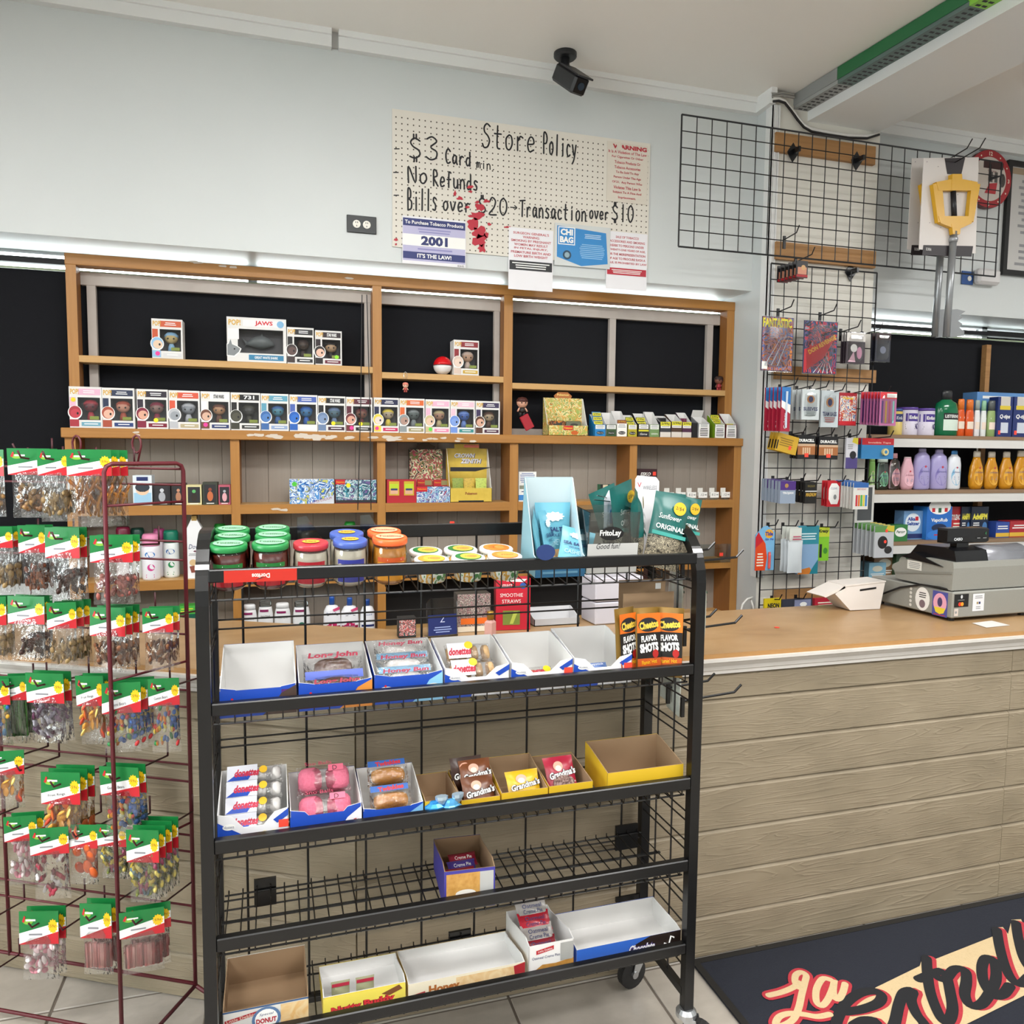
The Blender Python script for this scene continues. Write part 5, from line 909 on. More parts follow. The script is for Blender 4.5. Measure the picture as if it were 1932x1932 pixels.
# ---------------------------------------------------------------- jars and dip tubs on the top shelf
GLASS = clear('jar_glass', '#ffffff', .06, .04)
def jar(label, px0, px1, Y, lidy, lid, fill, band=None, text=None, group='dip jars on top of the rack'):
    x0, x1 = A(px0, lidy, Y).x, A(px1, lidy, Y).x; r = (x1-x0)/2*.93; zb = 1.3012+(Y-r-1.754)*TILT+r*TILT; h = A((px0+px1)/2, lidy, Y).z-zb
    t = thing('dip_jar', label, 'jar', ((x0+x1)/2, Y+.006, zb), group=group, rx=.12)
    b = MB(); b.lathe([(r*.7, .004), (r*.94, .012), (r*.95, h*.5), (r*.9, h*.8)], fill, n=24); b.build('dip', t, smooth=True)
    b = MB(); b.lathe([(r*.72, 0), (r*.97, .01), (r*.985, h*.4), (r*.985, h*.66), (r*.93, h*.8), (r*.88, h*.88)], GLASS, n=24); b.build('glass', t, smooth=True)
    L = M(lid, .3); b = MB(); b.lathe([(r*.97, h*.86), (r*1.0, h*.88), (r*1.0, h*.975), (r*.95, h), (r*.9, h*.995)], L, n=28); o = b.build('lid', t, smooth=True)
    b = MB(); b.T = Matrix.Translation((0, 0, h+.0008)) @ Matrix.Rotation(-math.pi/2, 4, 'X') @ Matrix.Rotation(.12, 4, 'Y')
    pale = {'#2c8a4a': '#8fc9a0', '#b8343e': '#e8b03a', '#4a62b0': '#e8b03a', '#ee6a34': '#f6b08a'}[lid]
    b.disc(0, 0, r*(.8 if text == 'Tostitos' else .5), M(pale, .4), rz=r*(.7 if text == 'Tostitos' else .42)); b.text(text or 'dip', 0, 0, r*.34, M('#20432c' if lid == '#2c8a4a' else '#8a2a20', .4), w=r*(1.3 if text == 'Tostitos' else .62), bold=.03); b.build('lid_print', o)
    if band:
        b = MB(); b.wrap = (r*.99, 1); b.rect(-r*.75, r*.75, h*.12, h*.52, M(band[0], .4)); b.rect(-r*.75, r*.75, h*.52, h*.62, M(band[1], .4))
        if text == 'Tostitos': b.text(text, 0, h*.36, h*.2, INK, w=r*1.35, bold=.05); b.lines(-.3*r, .6*r, h*.54, h*.6, 1, WHITE)
        else: b.disc(.1*r, h*.42, r*.36, M('#e8c23a', .4), rz=r*.22); b.text(text, .1*r, h*.36, h*.13, WHITE, w=r*.8, bold=.03, shear=.2); b.disc(-.62*r, h*.42, r*.18, M('#e6dcc0', .5), rz=r*.3)
        b.build('label', t)
    return t
SAL = noisy('salsa', ['#4a1410', '#7a2a1c', '#5c1a14', '#8a3a2a'], nscale=60, rough=.35); CRD = noisy('cream_dip', ['#cfc8b4', '#ddd6c4'], nscale=40, rough=.4); QUE = noisy('queso', ['#c07c1c', '#d9962c'], nscale=40, rough=.35)
y0, y1, y2 = 1.812, 1.897, 1.978
for (lab, a, c, Y, ly) in (('green lidded salsa jar at the front left corner of the rack', 391, 470, y0, 1024), ('green lidded salsa jar, front row, second from the left', 472, 548, y0, 1021), ('green lidded salsa jar, middle row on the left', 401, 475, y1, 1009), ('green lidded salsa jar, middle row on the right', 478, 551, y1, 1007), ('green lidded salsa jar, back row on the left', 402, 474, y2, 996), ('green lidded salsa jar, back row on the right', 479, 549, y2, 994)):
    jar(lab, a, c, Y, ly, '#2c8a4a', SAL, ('#b5202a', '#2c7a3c') if Y == y0 else None, 'Tostitos')
jar('red lidded jar of cream dip on the rack', 550, 622, y0, 1021, '#b8343e', CRD, ('#a82430', '#a82430'), 'Lays')
jar('blue lidded jar of cream dip in front', 625, 695, y0, 1016, '#4a62b0', CRD, ('#3a3f94', '#3a3f94'), 'Lays'); jar('blue lidded jar of cream dip behind', 619, 688, y1, 1003, '#4a62b0', CRD, None, 'Lays')
jar('orange lidded cheese dip jar in front', 699, 770, y0, 1011, '#ee6a34', QUE, ('#d8921f', '#c2562a'), 'Tostitos'); jar('orange lidded cheese dip jar behind', 690, 758, y1, 999, '#ee6a34', QUE, None, 'Tostitos')
def tub(label, px0, px1, Y, ly, c1, c2):
    x0, x1 = A(px0, ly, Y).x, A(px1, ly, Y).x; r = (x1-x0)/2*.95; zb = 1.3012+(Y-1.754)*TILT; h = A((px0+px1)/2, ly, Y).z-zb; t = thing('dip_tub', label, 'tub', ((x0+x1)/2, Y+.004, zb), group='dip tubs on the rack', rx=.12)
    b = MB(); b.lathe([(r*.78, 0), (r*.92, h*.8)], M('#e6e4dc', .35), n=24, mats=[noisy('tub_print', ['#d9d4c4', '#c99a3a', '#dfe3da', '#4a8a4a'], nscale=30, rough=.4, interp='CONSTANT', pos=[0, .42, .5, .58])]); b.build('cup', t, smooth=True)
    b = MB(); b.lathe([(r*.96, h*.78), (r, h*.82), (r, h*.96), (r*.94, h), (r*.86, h*.985)], M('#eceae4', .35), n=28); o = b.build('lid', t, smooth=True)
    b = MB(); b.T = Matrix.Translation((0, 0, h*.99+.0006)) @ Matrix.Rotation(-math.pi/2, 4, 'X'); b.disc(0, 0, r*.78, M(c1, .4)); b.disc(r*.12, 0, r*.6, M(c2, .4), rz=r*.62); b.disc(r*.2, 0, r*.3, M('#c9a04a', .4), rz=r*.34); b.text('Fritos', r*.15, 0, r*.2, M('#8a2a3a', .4), w=r*.7); b.build('lid_print', o)
for (lab, a, c, Y, ly, c1, c2) in (('front left white dip tub with green and yellow lid print', 779, 848, y0, 1053, '#d9a23a', '#e6b84a'), ('front middle white dip tub with green and yellow lid print', 850, 916, y0, 1049, '#2f7a3c', '#e6b84a'), ('front right white dip tub with orange lid print', 919, 985, y0, 1046, '#e88a3c', '#f0a050'), ('rear left white dip tub with green crescent', 770, 835, y1, 1037, '#2f7a3c', '#e6b84a'), ('rear middle white dip tub with dark green rim print', 836, 901, y1, 1034, '#3a7a3c', '#e0b04a'), ('rear right white dip tub with orange oval', 903, 968, y1, 1032, '#e88a3c', '#e87a2c')): tub(lab, a, c, Y, ly, c1, c2)
tz = lambda Y: 1.3022+(Y-1.748)*TILT            # height of the leaning top shelf
# pale blue nut display
def rbase(px, Y): return A(px, 1080, Y).x
LB = M('#8ab8c8', .5); PB_ = M('#b9ccd2', .55); Yb = 1.79
xa, xb = rbase(1009, Yb), rbase(1103, Yb); w = xb-xa; hb = A(1050, 906, Yb+.12).z-1.3005; hf = A(1050, 1062, Yb).z-1.3005
NT = tray('nut_display', 'pale blue open carton of salted nut bags on the rack', ((xa+xb)/2, Yb, tz(Yb)), w, .12, .05, hb-.01, LB, PB_, lambda b, w, h: (b.rect(-.5*w, .5*w, 0, h, M('#2f6f9a', .5)), b.lines(-.44*w, .44*w, .1*h, .9*h, 3, M('#6fa8c8', .5))), rz=RRZ, lip=.2); NT.rotation_euler[0] = .12
NB = M('#5fa3b8', .35)
def bag(name, label, cat, loc, w, h, d, m, pf=None, rz=0.0, rx=0.0, ry=0.0, group=None, mback=None, crimp=.06, wob=0.0, top=None):
    t = thing(name, label, cat, loc, rz, group, rx, ry); b = MB(); pillow(b, w, h, d, m, 8, 10, crimp, mback, wob); b.build('pouch', t, smooth=True)
    if pf: b = MB(); b.T = Matrix.Translation((0, -d*.5-.0008, 0)); pf(b, w, h); b.build('print', t)
    return t
def nutpf(b, w, h): b.disc(0, .78*h, .3*w, M('#dfeef2', .4), rz=.08*h, spikes=11); b.text('SEA SALTED', 0, .58*h, .07*h, NAVY, w=.84*w, bold=.03); b.text('WHOLE', -.05*w, .49*h, .045*h, NAVY, w=.4*w); b.text('CASHEWS', 0, .38*h, .09*h, M('#a8d0dc', .4), w=.7*w); b.disc(.1*w, .18*h, .22*w, M('#c9a070', .5), rz=.09*h); b.disc(-.16*w, .1*h, .14*w, M('#d8b88a', .5), rz=.06*h)
cxn = (xa+xb)/2
bag('nut_bag', 'upright teal bag of salted nuts at the back of the pale blue carton', 'bag', (cxn+.01, Yb+.08, tz(Yb+.085)+.006), .098, .165, .02, NB, nutpf, rx=-.06, group='nut bags in the carton')
bag('nut_bag', 'teal nut bag leaning edge on at the left of the carton', 'bag', (cxn-.036, Yb+.05, tz(Yb+.07)+.006), .075, .155, .018, NB, nutpf, rz=1.25, rx=-.12, group='nut bags in the carton')
bag('nut_bag', 'teal nut bag turned sideways in the middle of the carton', 'bag', (cxn-.004, Yb+.045, tz(Yb+.07)+.006), .075, .15, .018, NB, nutpf, rz=.95, rx=-.2, group='nut bags in the carton')
bag('nut_bag', 'teal nut bag lying tilted at the front right of the carton', 'bag', (cxn+.04, Yb+.016, tz(Yb+.05)+.008), .09, .115, .02, NB, nutpf, rz=-.2, rx=-.5, ry=.25, group='nut bags in the carton')
t = thing('round_token', 'dark blue round plastic token clipped on the top rail', 'token', (A(1030, 1044, 1.73).x, 1.7345, A(1030, 1058, 1.73).z)); b = MB(); b.lathe([(.024, -.004), (.024, -.0005)], M('#1f3468', .4), (0, 0, .02), 20, 1, .8, axis='y'); b.build('token', t)
# clear acrylic bin with lettering
xa, xb = rbase(1105, 1.80), rbase(1200, 1.80); w = xb-xa; t = thing('acrylic_bin', 'clear acrylic bin with black and white lettering on the rack', 'bin', ((xa+xb)/2, 1.80, tz(1.80)), RRZ, rx=.12); hb = A(1150, 965, 1.80).z-tz(1.80); b = MB()
for f in ((-w/2, w/2, 0, .003, 0, hb), (-w/2, w/2, .1, .103, 0, hb), (-w/2, -w/2+.003, 0, .1, 0, hb), (w/2-.003, w/2, 0, .1, 0, hb), (-w/2, w/2, 0, .1, 0, .003)): b.box(*f, CLEARP)
b.build('bin', t); b = MB(); b.rect(-.5*w, .5*w, .02*hb, .5*hb, M('#c6c6c3', .4)); b.disc(-.05*w, .66*hb, .24*w, M('#121214', .5), rz=.11*hb); b.text('FritoLay', -.07*w, .66*hb, .12*hb, WHITE, w=.42*w, bold=.03); b.text('Good fun!', -.1*w, .46*hb, .09*hb, INK, w=.46*w, shear=.2); b.build('printed_card', t)
# white blister card with blue capsules
px_ = rbase(1160, 1.925); zt = A(1160, 925, 1.925).z; t = thing('blister_card', 'white blister card with two blue capsules hanging by wires', 'blister pack', (px_, 1.925, tz(1.935)), RRZ); h = zt-tz(1.935)
b = MB(); b.prism([(-.035, 0, h-.105), (.035, 0, h-.105), (.035, 0, h-.025), (.022, 0, h), (-.022, 0, h), (-.035, 0, h-.025)], (0, .003, 0), M('#e3e6ee', .35)); b.build('card', t); b = MB()
for dx in (-.013, .01): b.lathe([(.008, 0), (.009, .006), (.009, .035), (.006, .04)], M('#2f76b8', .3), (dx, -.01, h-.09), 12)
b.build('capsules', t); b = MB(); b.box(-.034, .034, -.02, -.0185, h-.1, h-.035, CLEARP); b.build('blister', t); b = MB(); b.tube([(-.03, -.002, h-.02), (-.07, -.03, h-.012)], .0018, CHROME, 5); b.tube([(-.02, -.002, h-.03), (-.075, -.02, h-.024)], .0018, CHROME, 5); b.bar((0, .006, 0), (0, .006, h-.09), .003, CLEARP, 5); b.build('wire_stand', t)
# teal sunflower seed bags
TL = M('#1d5f5a', .3); SEED = noisy('seeds', ['#3a362e', '#8f8672', '#5c5648', '#b0a68e', '#2b2822'], nscale=110, rough=.4, interp='CONSTANT', pos=[0, .4, .47, .54, .62])
def seedpf(b, w, h): b.disc(.16*w, .82*h, .17*w, M('#d9b02a', .4)); b.text('2/$4', .16*w, .82*h, .05*h, INK, w=.22*w); b.text('Sunflower', -.05*w, .68*h, .07*h, WHITE, w=.6*w, shear=.2); b.text('ORIGINAL', 0, .54*h, .07*h, WHITE, w=.78*w, bold=.02); b.rect(-.46*w, .46*w, .42*h, .47*h, M('#3f9a90', .4))
def seedbag(label, loc, w, h, rz, rx, ry):
    t = thing('seed_bag', label, 'bag', loc, rz, 'sunflower seed bags on the rack', rx, ry); b = MB(); pillow(b, w, h, .035, TL, 8, 12, .06)
    iS = b.mi(SEED); n = 8
    for i, f in enumerate(b.f):
        if sum(b.v[q][2] for q in f)/4 < .38*h: b.fm[i] = iS
    b.build('pouch', t, smooth=True); b = MB(); b.T = Matrix.Translation((0, -.0185, 0)); seedpf(b, w, h); b.build('print', t); return t
bx_ = lambda px, Y: A(px, 1040, Y).x
seedbag('front teal sunflower seed bag showing its seeds', (bx_(1243, 1.82), 1.815, tz(1.815+.02)+.003), .105, .20, -.1, -.16, .25)
seedbag('teal sunflower seed bag behind the front one on the right', (bx_(1262, 1.87), 1.87, tz(1.87+.02)+.003), .1, .19, .25, -.08, .12)
seedbag('teal sunflower seed bag seen edge on in the middle', (bx_(1204, 1.84), 1.84, tz(1.84+.02)+.003), .1, .205, 1.2, -.05, -.08)
seedbag('teal sunflower seed bag with folded top leaning left', (bx_(1190, 1.90), 1.92, tz(1.92+.02)+.003), .1, .215, .5, .05, -.25)
seedbag('teal sunflower seed bag at the far right of the cluster', (bx_(1280, 1.9), 1.90, tz(1.90+.02)+.003), .095, .175, .1, -.05, .2)
seedbag('teal sunflower seed bag pressed behind the clear bin', (bx_(1172, 1.95), 1.955, tz(1.955+.02)+.003), .09, .2, .2, .0, -.35)
t = thing('wireless_card', 'white rounded hang card with grey wireless lettering among the seed bags', 'card', (bx_(1222, 1.95), 1.962, tz(1.962+.02)+.003), -.05); h = A(1222, 900, 1.96).z-tz(1.982)-.003; b = MB(); b.prism([(-.036, 0, 0), (.036, 0, 0), (.036, 0, h-.012), (.026, 0, h), (-.03, 0, h+.004), (-.036, 0, h-.006)], (0, .002, 0), M('#e9e8ea', .4)); b.build('card', t); b = MB(); b.text('WIRELESS', .008, h-.03, .011, M('#6a6a72', .5), w=.042); b.text('V', -.024, h-.022, .014, RED); b.build('lettering', t)
cbox('small_carton', 'small light wooden carton at the right end behind the seed bags', 'box', 1284, 1299, 1006, tz(1.985), 1.95, .03, M('#b98a5c', .6), lambda b, w, h: b.rect(-.4*w, .1*w, .08*h, .2*h, M('#7a5a3a', .6)))
for k, (px, py) in enumerate(((572, 975), (690, 972))):
    x = A(px, 1040, 1.975).x; h = A(px, py, 1.98).z-tz(1.985); t = thing('acrylic_divider', 'clear acrylic divider standing behind the jars, %s one' % ('left', 'right')[k], 'divider', (x, 1.975, tz(2.0)), .3-.6*k); b = MB(); b.prism([(-.014, 0, 0), (.05, 0, 0), (.05, 0, .5*h), (.01, 0, h), (-.014, 0, h*.98)], (0, .0025, 0), CLEARP); b.build('panel', t)
t = thing('marker_pen', 'orange and white marker lying on the rack behind the tubs', 'pen', (A(990, 1040, 1.9).x, 1.90, tz(1.92)+.007), .2); b = MB(); b.lathe([(.006, 0), (.006, .05)], M('#d8672c', .4), n=10); b.lathe([(.0065, .05), (.006, .075)], WHITE, n=10); o = b.build('pen', t, smooth=True); o.rotation_euler = (0, math.pi/2, 0)

# ---------------------------------------------------------------- snack trays
def logo(b, x, z, s): b.disc(x, z, s, WHITE, rz=s*.42); b.text('Hostess', x, z, s*.42, M('#274a9a', .4), w=s*1.5, shear=.2, bold=.02); b.disc(x-.1*s, z+s*.5, s*.16, RED)
HB = M('#1f49b0', .4); HW = M('#e6e6ea', .5)
def rtray(name, label, shelf, px0, px1, pyf, pyb, d, outer, inner, pf=None, group='snack trays on the rack', Yf=1.772, **kw):
    zb = RAILS[shelf][2]+.0005; x0, x1 = A(px0, pyf, Yf).x, A(px1, pyf, Yf).x; pm = (px0+px1)/2
    hf = A(pm, pyf, Yf).z-zb; hb = A(pm, pyb, Yf+d).z-zb
    kw.setdefault('rz', RRZ); t = tray(name, label, ((x0+x1)/2, Yf+((x0+x1)/2-.45)*RRZ, zb), (x1-x0)*.985, d, hf, hb, outer, inner, pf, group, **kw); return t, (x1-x0)*.985, hf, hb, zb
def hostess(word, right, rc):
    def f(b, w, h):
        b.rect(-.5*w, .5*w, 0, h*.9, HB); b.shape([(.05*w, 0), (.5*w, 0), (.5*w, h*.95), (.3*w, h*.7), (.16*w, h*.2)], M(right, .4)); b.disc(.36*w, .38*h, .13*w, M(rc, .5), rz=.2*h); logo(b, -.33*w, .48*h, .105*w); b.text(word, -.05*w, .16*h, .13*h, M('#c23b3a', .4), w=.34*w, shear=.2, bold=.03)
    return f
def donpf(stripe, dc, tagc=True):
    def f(b, w, h):
        b.shape([(-.5*w, 0), (-.1*w, 0), (-.04*w, .3*h), (-.5*w, .8*h)], HB); b.shape([(.28*w, .72*h), (.5*w, .98*h), (.5*w, .8*h), (.34*w, .62*h)], HB); b.text('donettes', -.26*w, .3*h, .22*h, M('#d8323c', .4), w=.34*w, rot=.12, shear=.2, bold=.05); b.disc(-.34*w, .66*h, .09*w, WHITE, rz=.08*h); b.text('Hostess', -.34*w, .66*h, .08*h, NAVY, w=.14*w)
        for k in (0, 1): b.disc((.16+.13*k)*w, .3*h, .062*w, M(dc, .5), rz=.17*h); b.disc((.16+.13*k)*w, .28*h, .045*w, M('#e8d8a0', .5), rz=.12*h)
        if tagc: b.rect(.36*w, .5*w, .5*h, .7*h, TAG)
    return f
t1, w1, f1_, b1, z1_ = rtray('snack_tray', 'empty white snack tray with torn blue front, left end of the second shelf', 1, 413, 560, 1292, 1211, .19, HB, CARDW, hostess('Donuts', '#4a3a34', '#5a4630'), notch=.03)
b = MB(); b.rect(.3*w1, .46*w1, f1_*.62, f1_*.82, TAG); b.build('price_sticker', t1)
t2, w2, f2_, b2, z2_ = rtray('snack_tray', 'blue snack tray with chocolate filled rolls', 1, 562, 703, 1282, 1212, .19, HB, CARDW, hostess('Long John', '#d88a3c', '#b8642c'), notch=.022)
t3, w3, f3_, b3, z3_ = rtray('snack_tray', 'blue snack tray of iced honey buns', 1, 705, 836, 1268, 1204, .19, HB, CARDW, hostess('Honey Bun', '#8ac4e8', '#e8e2d4'), notch=.018)
t4, w4, f4_, b4, z4_ = rtray('snack_tray', 'white tray of small crumb doughnuts', 1, 838, 962, 1256, 1198, .17, HW, CARDW, donpf(1, '#c9a070', False), notch=.028)
t5, w5, f5_, b5, z5_ = rtray('snack_tray', 'white doughnut tray holding one crumpled pack', 1, 964, 1082, 1246, 1191, .17, HW, CARDW, donpf(1, '#c98a4a'), notch=.03)
t6, w6, f6_, b6, z6_ = rtray('snack_tray', 'almost empty white doughnut tray, rightmost on the second shelf', 1, 1083, 1195, 1238, 1180, .17, HW, CARDW, donpf(1, '#3a2a24'), notch=.03)
def pack(name, label, tr, w, dx, y, z, pw, ph, d, m, pf=None, rx=-.7, rz=0.0, group='wrapped pastries on the rack', cat='pastry pack', filling=None):
    loc = tr.location; p = bag(name, label, cat, (loc.x+dx*w, loc.y+y, loc.z+z), pw, ph, d, m, pf, rz=RRZ+rz, rx=rx, group=group, wob=.0012); return p
WRAP = clear('wrapper', '#ffffff', .13, .12, .6, 90)
def food(p, w, h, d, m, n=1, split='x', size=.8):
    for k in range(n):
        b = MB(); ww = w/n if split == 'x' else w; hh = h if split == 'x' else h/n; cx = (-w/2+ww*(k+.5)) if split == 'x' else 0; cz = h/2 if split == 'x' else hh*(k+.5)
        pr = [(max(.0005, math.sin(a)), -math.cos(a)) for a in [math.pi*q/8 for q in range(9)]]
        b.mesh([(cx+ww*.46*size*(abs(math.cos(t_))**.6*math.copysign(1, math.cos(t_)))*r, d*.42*z, cz+hh*.46*size*(abs(math.sin(t_))**.6*math.copysign(1, math.sin(t_)))*r) for (r, z) in pr for t_ in [2*math.pi*i/14 for i in range(14)]], [(i*14+j, i*14+(j+1) % 14, (i+1)*14+(j+1) % 14, (i+1)*14+j) for i in range(8) for j in range(14)], m); b.build('pastry', p, smooth=True)
CHOC = noisy('chocolate', ['#4a2a1c', '#6a4028'], nscale=20, rough=.4); CRUMB = noisy('crumb', ['#b08a5c', '#c8a578', '#d8bc94'], nscale=120, rough=.8, bump=.5); SUGAR = noisy('sugar', ['#d8d4d0', '#e8e6e4'], nscale=80, rough=.8); GOLDC = noisy('sponge', ['#b8782c', '#cf9038', '#c48532'], nscale=50, rough=.6); PINKC = noisy('pink_coconut', ['#d05a78', '#e27a94', '#c84e6c'], nscale=90, rough=.9, bump=.8)
def lpf(word, c, bg=None, wz=.78):
    def f(b, w, h):
        if bg: b.rect(-.46*w, .46*w, .1*h, .34*h, M(bg, .4))
        b.text(word, 0, wz*h, .2*h, M(c, .4), w=.8*w, shear=.2, bold=.04)
    return f
p = pack('pastry_pack', 'wrapped chocolate iced roll lying on top in the tray', t2, w2, 0, .055, .035, .145, .09, .045, WRAP, lpf('Long John', '#a8324a', '#3a52b0'), -.75); food(p, .125, .085, .045, CHOC, 1)
p = pack('pastry_pack', 'wrapped chocolate roll below with torn wrapper', t2, w2, .03, .015, .012, .13, .07, .035, WRAP, lpf('Long John', '#a8324a', None, .6), -.7); food(p, .1, .07, .04, CHOC, 1)
for k in range(3): p = pack('pastry_pack', 'wrapped iced honey bun, %s in the tray' % ('lowest', 'middle', 'topmost')[k], t3, w3, 0, .02+.045*k, .018+.022*k, .138, .07, .03, WRAP, lpf('Honey Bun', '#a8324a', '#8ac4e8', .7), -.75); food(p, .115, .06, .03, SUGAR, 1)
for k in range(2): p = pack('pastry_pack', 'pack of crumb doughnuts, %s one in the tray' % ('front', 'rear')[k], t4, w4, 0, .03+.05*k, .03+.03*k, .12, .055, .034, WRAP, lambda b, w, h: (b.rect(-.46*w, .02*w, .1*h, .9*h, M('#dfe0e8', .4)), b.text('donettes', -.2*w, .45*h, .4*h, M('#c23044', .4), w=.48*w, shear=.2, bold=.05), b.disc(.0*w, .75*h, .09*w, YEL)), -.8); food(p, .12, .055, .034, CRUMB, 4)
p = pack('pastry_pack', 'crumpled single doughnut pack at the bottom of the tray', t5, w5, .05, .03, .012, .085, .05, .025, WRAP, lambda b, w, h: (b.text('donettes', -.1*w, .5*h, .3*h, M('#c23044', .4), w=.5*w, bold=.04), b.disc(.25*w, .6*h, .12*w, YEL)), -1.0); food(p, .06, .045, .025, CRUMB, 2)
p = pack('candy_roll', 'slim blue wrapped roll left in the tray', t6, w6, .02, .05, .02, .075, .03, .02, M('#5a7ab8', .3), lambda b, w, h: b.text('chapstick', 0, .5*h, .3*h, WHITE, w=.6*w), -1.0)
# cheese snack bags
for k, (px, Y, lab, rz) in enumerate(((1221, 1.795, 'orange and black cheese snack bag standing in front', 0), (1262, 1.79, 'orange and black cheese snack bag turned at the right end', -.55), (1183, 1.80, 'orange and black cheese snack bag half hidden at the left', .35), (1240, 1.83, 'orange and black cheese snack bag behind the front one', 0))):
    x = A(px, 1240, Y).x; h = A(px, 1148, Y).z-(RAILS[1][2]+.002)
    def cf(b, w, h): b.rect(-.47*w, .47*w, .66*h, .93*h, M('#e0701c', .4)); b.rect(-.47*w, .47*w, .3*h, .66*h, M('#17120f', .4)); b.rect(-.47*w, .47*w, .05*h, .3*h, M('#b8501c', .4)); b.disc(-.02*w, .77*h, .4*w, INK, rz=.1*h); b.text('Cheetos', 0, .77*h, .11*h, M('#e8c84a', .4), w=.76*w, rot=.12, bold=.05); b.text('FLAVOR', 0, .58*h, .09*h, WHITE, w=.62*w, rot=.08, bold=.04); b.text('SHOTS', 0, .45*h, .13*h, WHITE, w=.74*w, rot=.08, bold=.06); b.text("Flamin' Hot", 0, .25*h, .06*h, YEL, w=.6*w, rot=.08); b.disc(.25*w, .36*h, .12*w, M('#a81f1c', .4), rz=.06*h)
    bag('cheese_snack_bag', lab, 'snack bag', (x, Y, RAILS[1][2]+.002), .072, h, .03, M('#8a6a2c', .3, .3), cf, rz=RRZ+rz, rx=-.08, group='cheese snack bags')
for k, (pa, pb_, pyt, Y) in enumerate(((1176, 1272, 1118, 1.865), (1168, 1256, 1093, 1.93))):
    x, w, h = spot(pa, pb_, pyt, RAILS[1][2]+.0005, Y); t = thing('snack_carton', 'brown cardboard carton with orange sides, %s of the two cheese snack cartons' % ('front', 'rear')[k], 'carton', (x, Y, RAILS[1][2]+.0005), RRZ); b = MB(); OC = M('#b8501c', .5); b.box(-w/2, w/2, 0, .002, 0, h, KRAFT); b.build('back_panel', t); b = MB(); b.box(-w/2, -w/2+.002, -.05, 0, 0, h*.5, OC); b.box(w/2-.002, w/2, -.05, 0, 0, h*.5, OC); b.box(-w/2, w/2, -.05, 0, 0, .002, KRAFT); b.build('carton', t)
    if k: b = MB(); b.rect(.28*w, .4*w, .88*h, .95*h, WHITE); b.build('price_sticker', t)
# third shelf
s1, w, hf, hb, zb = rtray('snack_tray', 'white tray full of powdered doughnut packs, left end of the third shelf', 2, 409, 545, 1528, 1446, .17, HW, CARDW, donpf(1, '#e8e0c0'), notch=.035)
for k in range(4): p = pack('pastry_pack', 'pack of powdered doughnuts, %s row of the white tray' % ('bottom', 'second', 'third', 'top')[k], s1, w, -.01, .012+.034*k, .03+.024*k, .132, .046, .034, WRAP, lambda b, w, h: (b.rect(-.46*w, .06*w, .08*h, .92*h, M('#d8dae4', .4)), b.shape([(-.46*w, .1*h), (-.1*w, .1*h), (-.02*w, .45*h), (-.3*w, .45*h)], HB), b.text('donettes', -.12*w, .5*h, .42*h, M('#c22c48', .4), w=.42*w, shear=.2, bold=.05), b.disc(.16*w, .6*h, .07*w, M('#e6b82a', .4))), -.85); food(p, .13, .046, .034, SUGAR, 4)
s2, w, hf, hb, zb = rtray('snack_tray', 'blue and white tray of pink coconut cakes', 2, 546, 683, 1520, 1449, .17, HB, CARDW, lambda b, w, h: (b.rect(-.5*w, .5*w, 0, .8*h, HB), b.shape([(.1*w, 0), (.5*w, 0), (.5*w, .9*h), (.3*w, .6*h)], HW), b.text('Hostess', -.3*w, .3*h, .2*h, WHITE, w=.3*w, rot=.2, shear=.2, bold=.03), b.text('Sno Balls', .3*w, .42*h, .14*h, M('#b8242c', .4), w=.34*w, rot=.2, bold=.05)), notch=.035)
for k in range(2): p = pack('pastry_pack', 'pack of two pink coconut cakes, %s one' % ('front', 'upper')[k], s2, w, 0, .02+.06*k, .03+.045*k, .128, .07, .05, WRAP, lambda b, w, h: (b.text('Sno Balls', -.1*w, .93*h, .12*h, M('#c23a5a', .4), w=.5*w), b.rect(.08*w, .36*w, .62*h, .84*h, M('#e8708c', .4)), b.text('D', .2*w, .72*h, .16*h, INK)), -.8); food(p, .13, .07, .06, PINKC, 2, size=.95)
s3, w, hf, hb, zb = rtray('snack_tray', 'blue tray of golden sponge cakes', 2, 684, 799, 1518, 1441, .16, HB, CARDW, lambda b, w, h: (b.rect(-.5*w, .5*w, 0, .9*h, HB), b.shape([(.1*w, 0), (.5*w, 0), (.5*w, .95*h), (.25*w, .6*h)], M('#7fb8e0', .4)), b.text('Twinkies', 0, .25*h, .2*h, RED, w=.5*w, rot=.15, bold=.04)), notch=.03)
for k in range(2): p = pack('pastry_pack', 'pack of golden sponge cakes, %s one' % ('front', 'rear')[k], s3, w, 0, .025+.055*k, .035+.04*k, .105, .06, .038, WRAP, lambda b, w, h: (b.rect(-.47*w, .4*w, .7*h, .95*h, M('#2f62b0', .4)), b.text('Twinkies', .0, .82*h, .2*h, M('#c22c34', .4), w=.6*w, rot=.06, bold=.05)), -.8); food(p, .105, .05, .038, GOLDC, 1, size=.88)
YC_ = M('#d9b22a', .45)
yt = lambda b, w, h: (b.rect(-.5*w, .5*w, 0, h, YC_), b.text('Grandmas', 0, .4*h, .3*h, BROWN, w=.6*w, shear=.2))
s4, w4_, hf, hb, zb = rtray('cookie_tray', 'yellow cookie tray with two blue foil wrappers lying in front', 2, 801, 868, 1508, 1456, .15, YC_, KRAFT, yt, 'cookie trays on the third shelf')
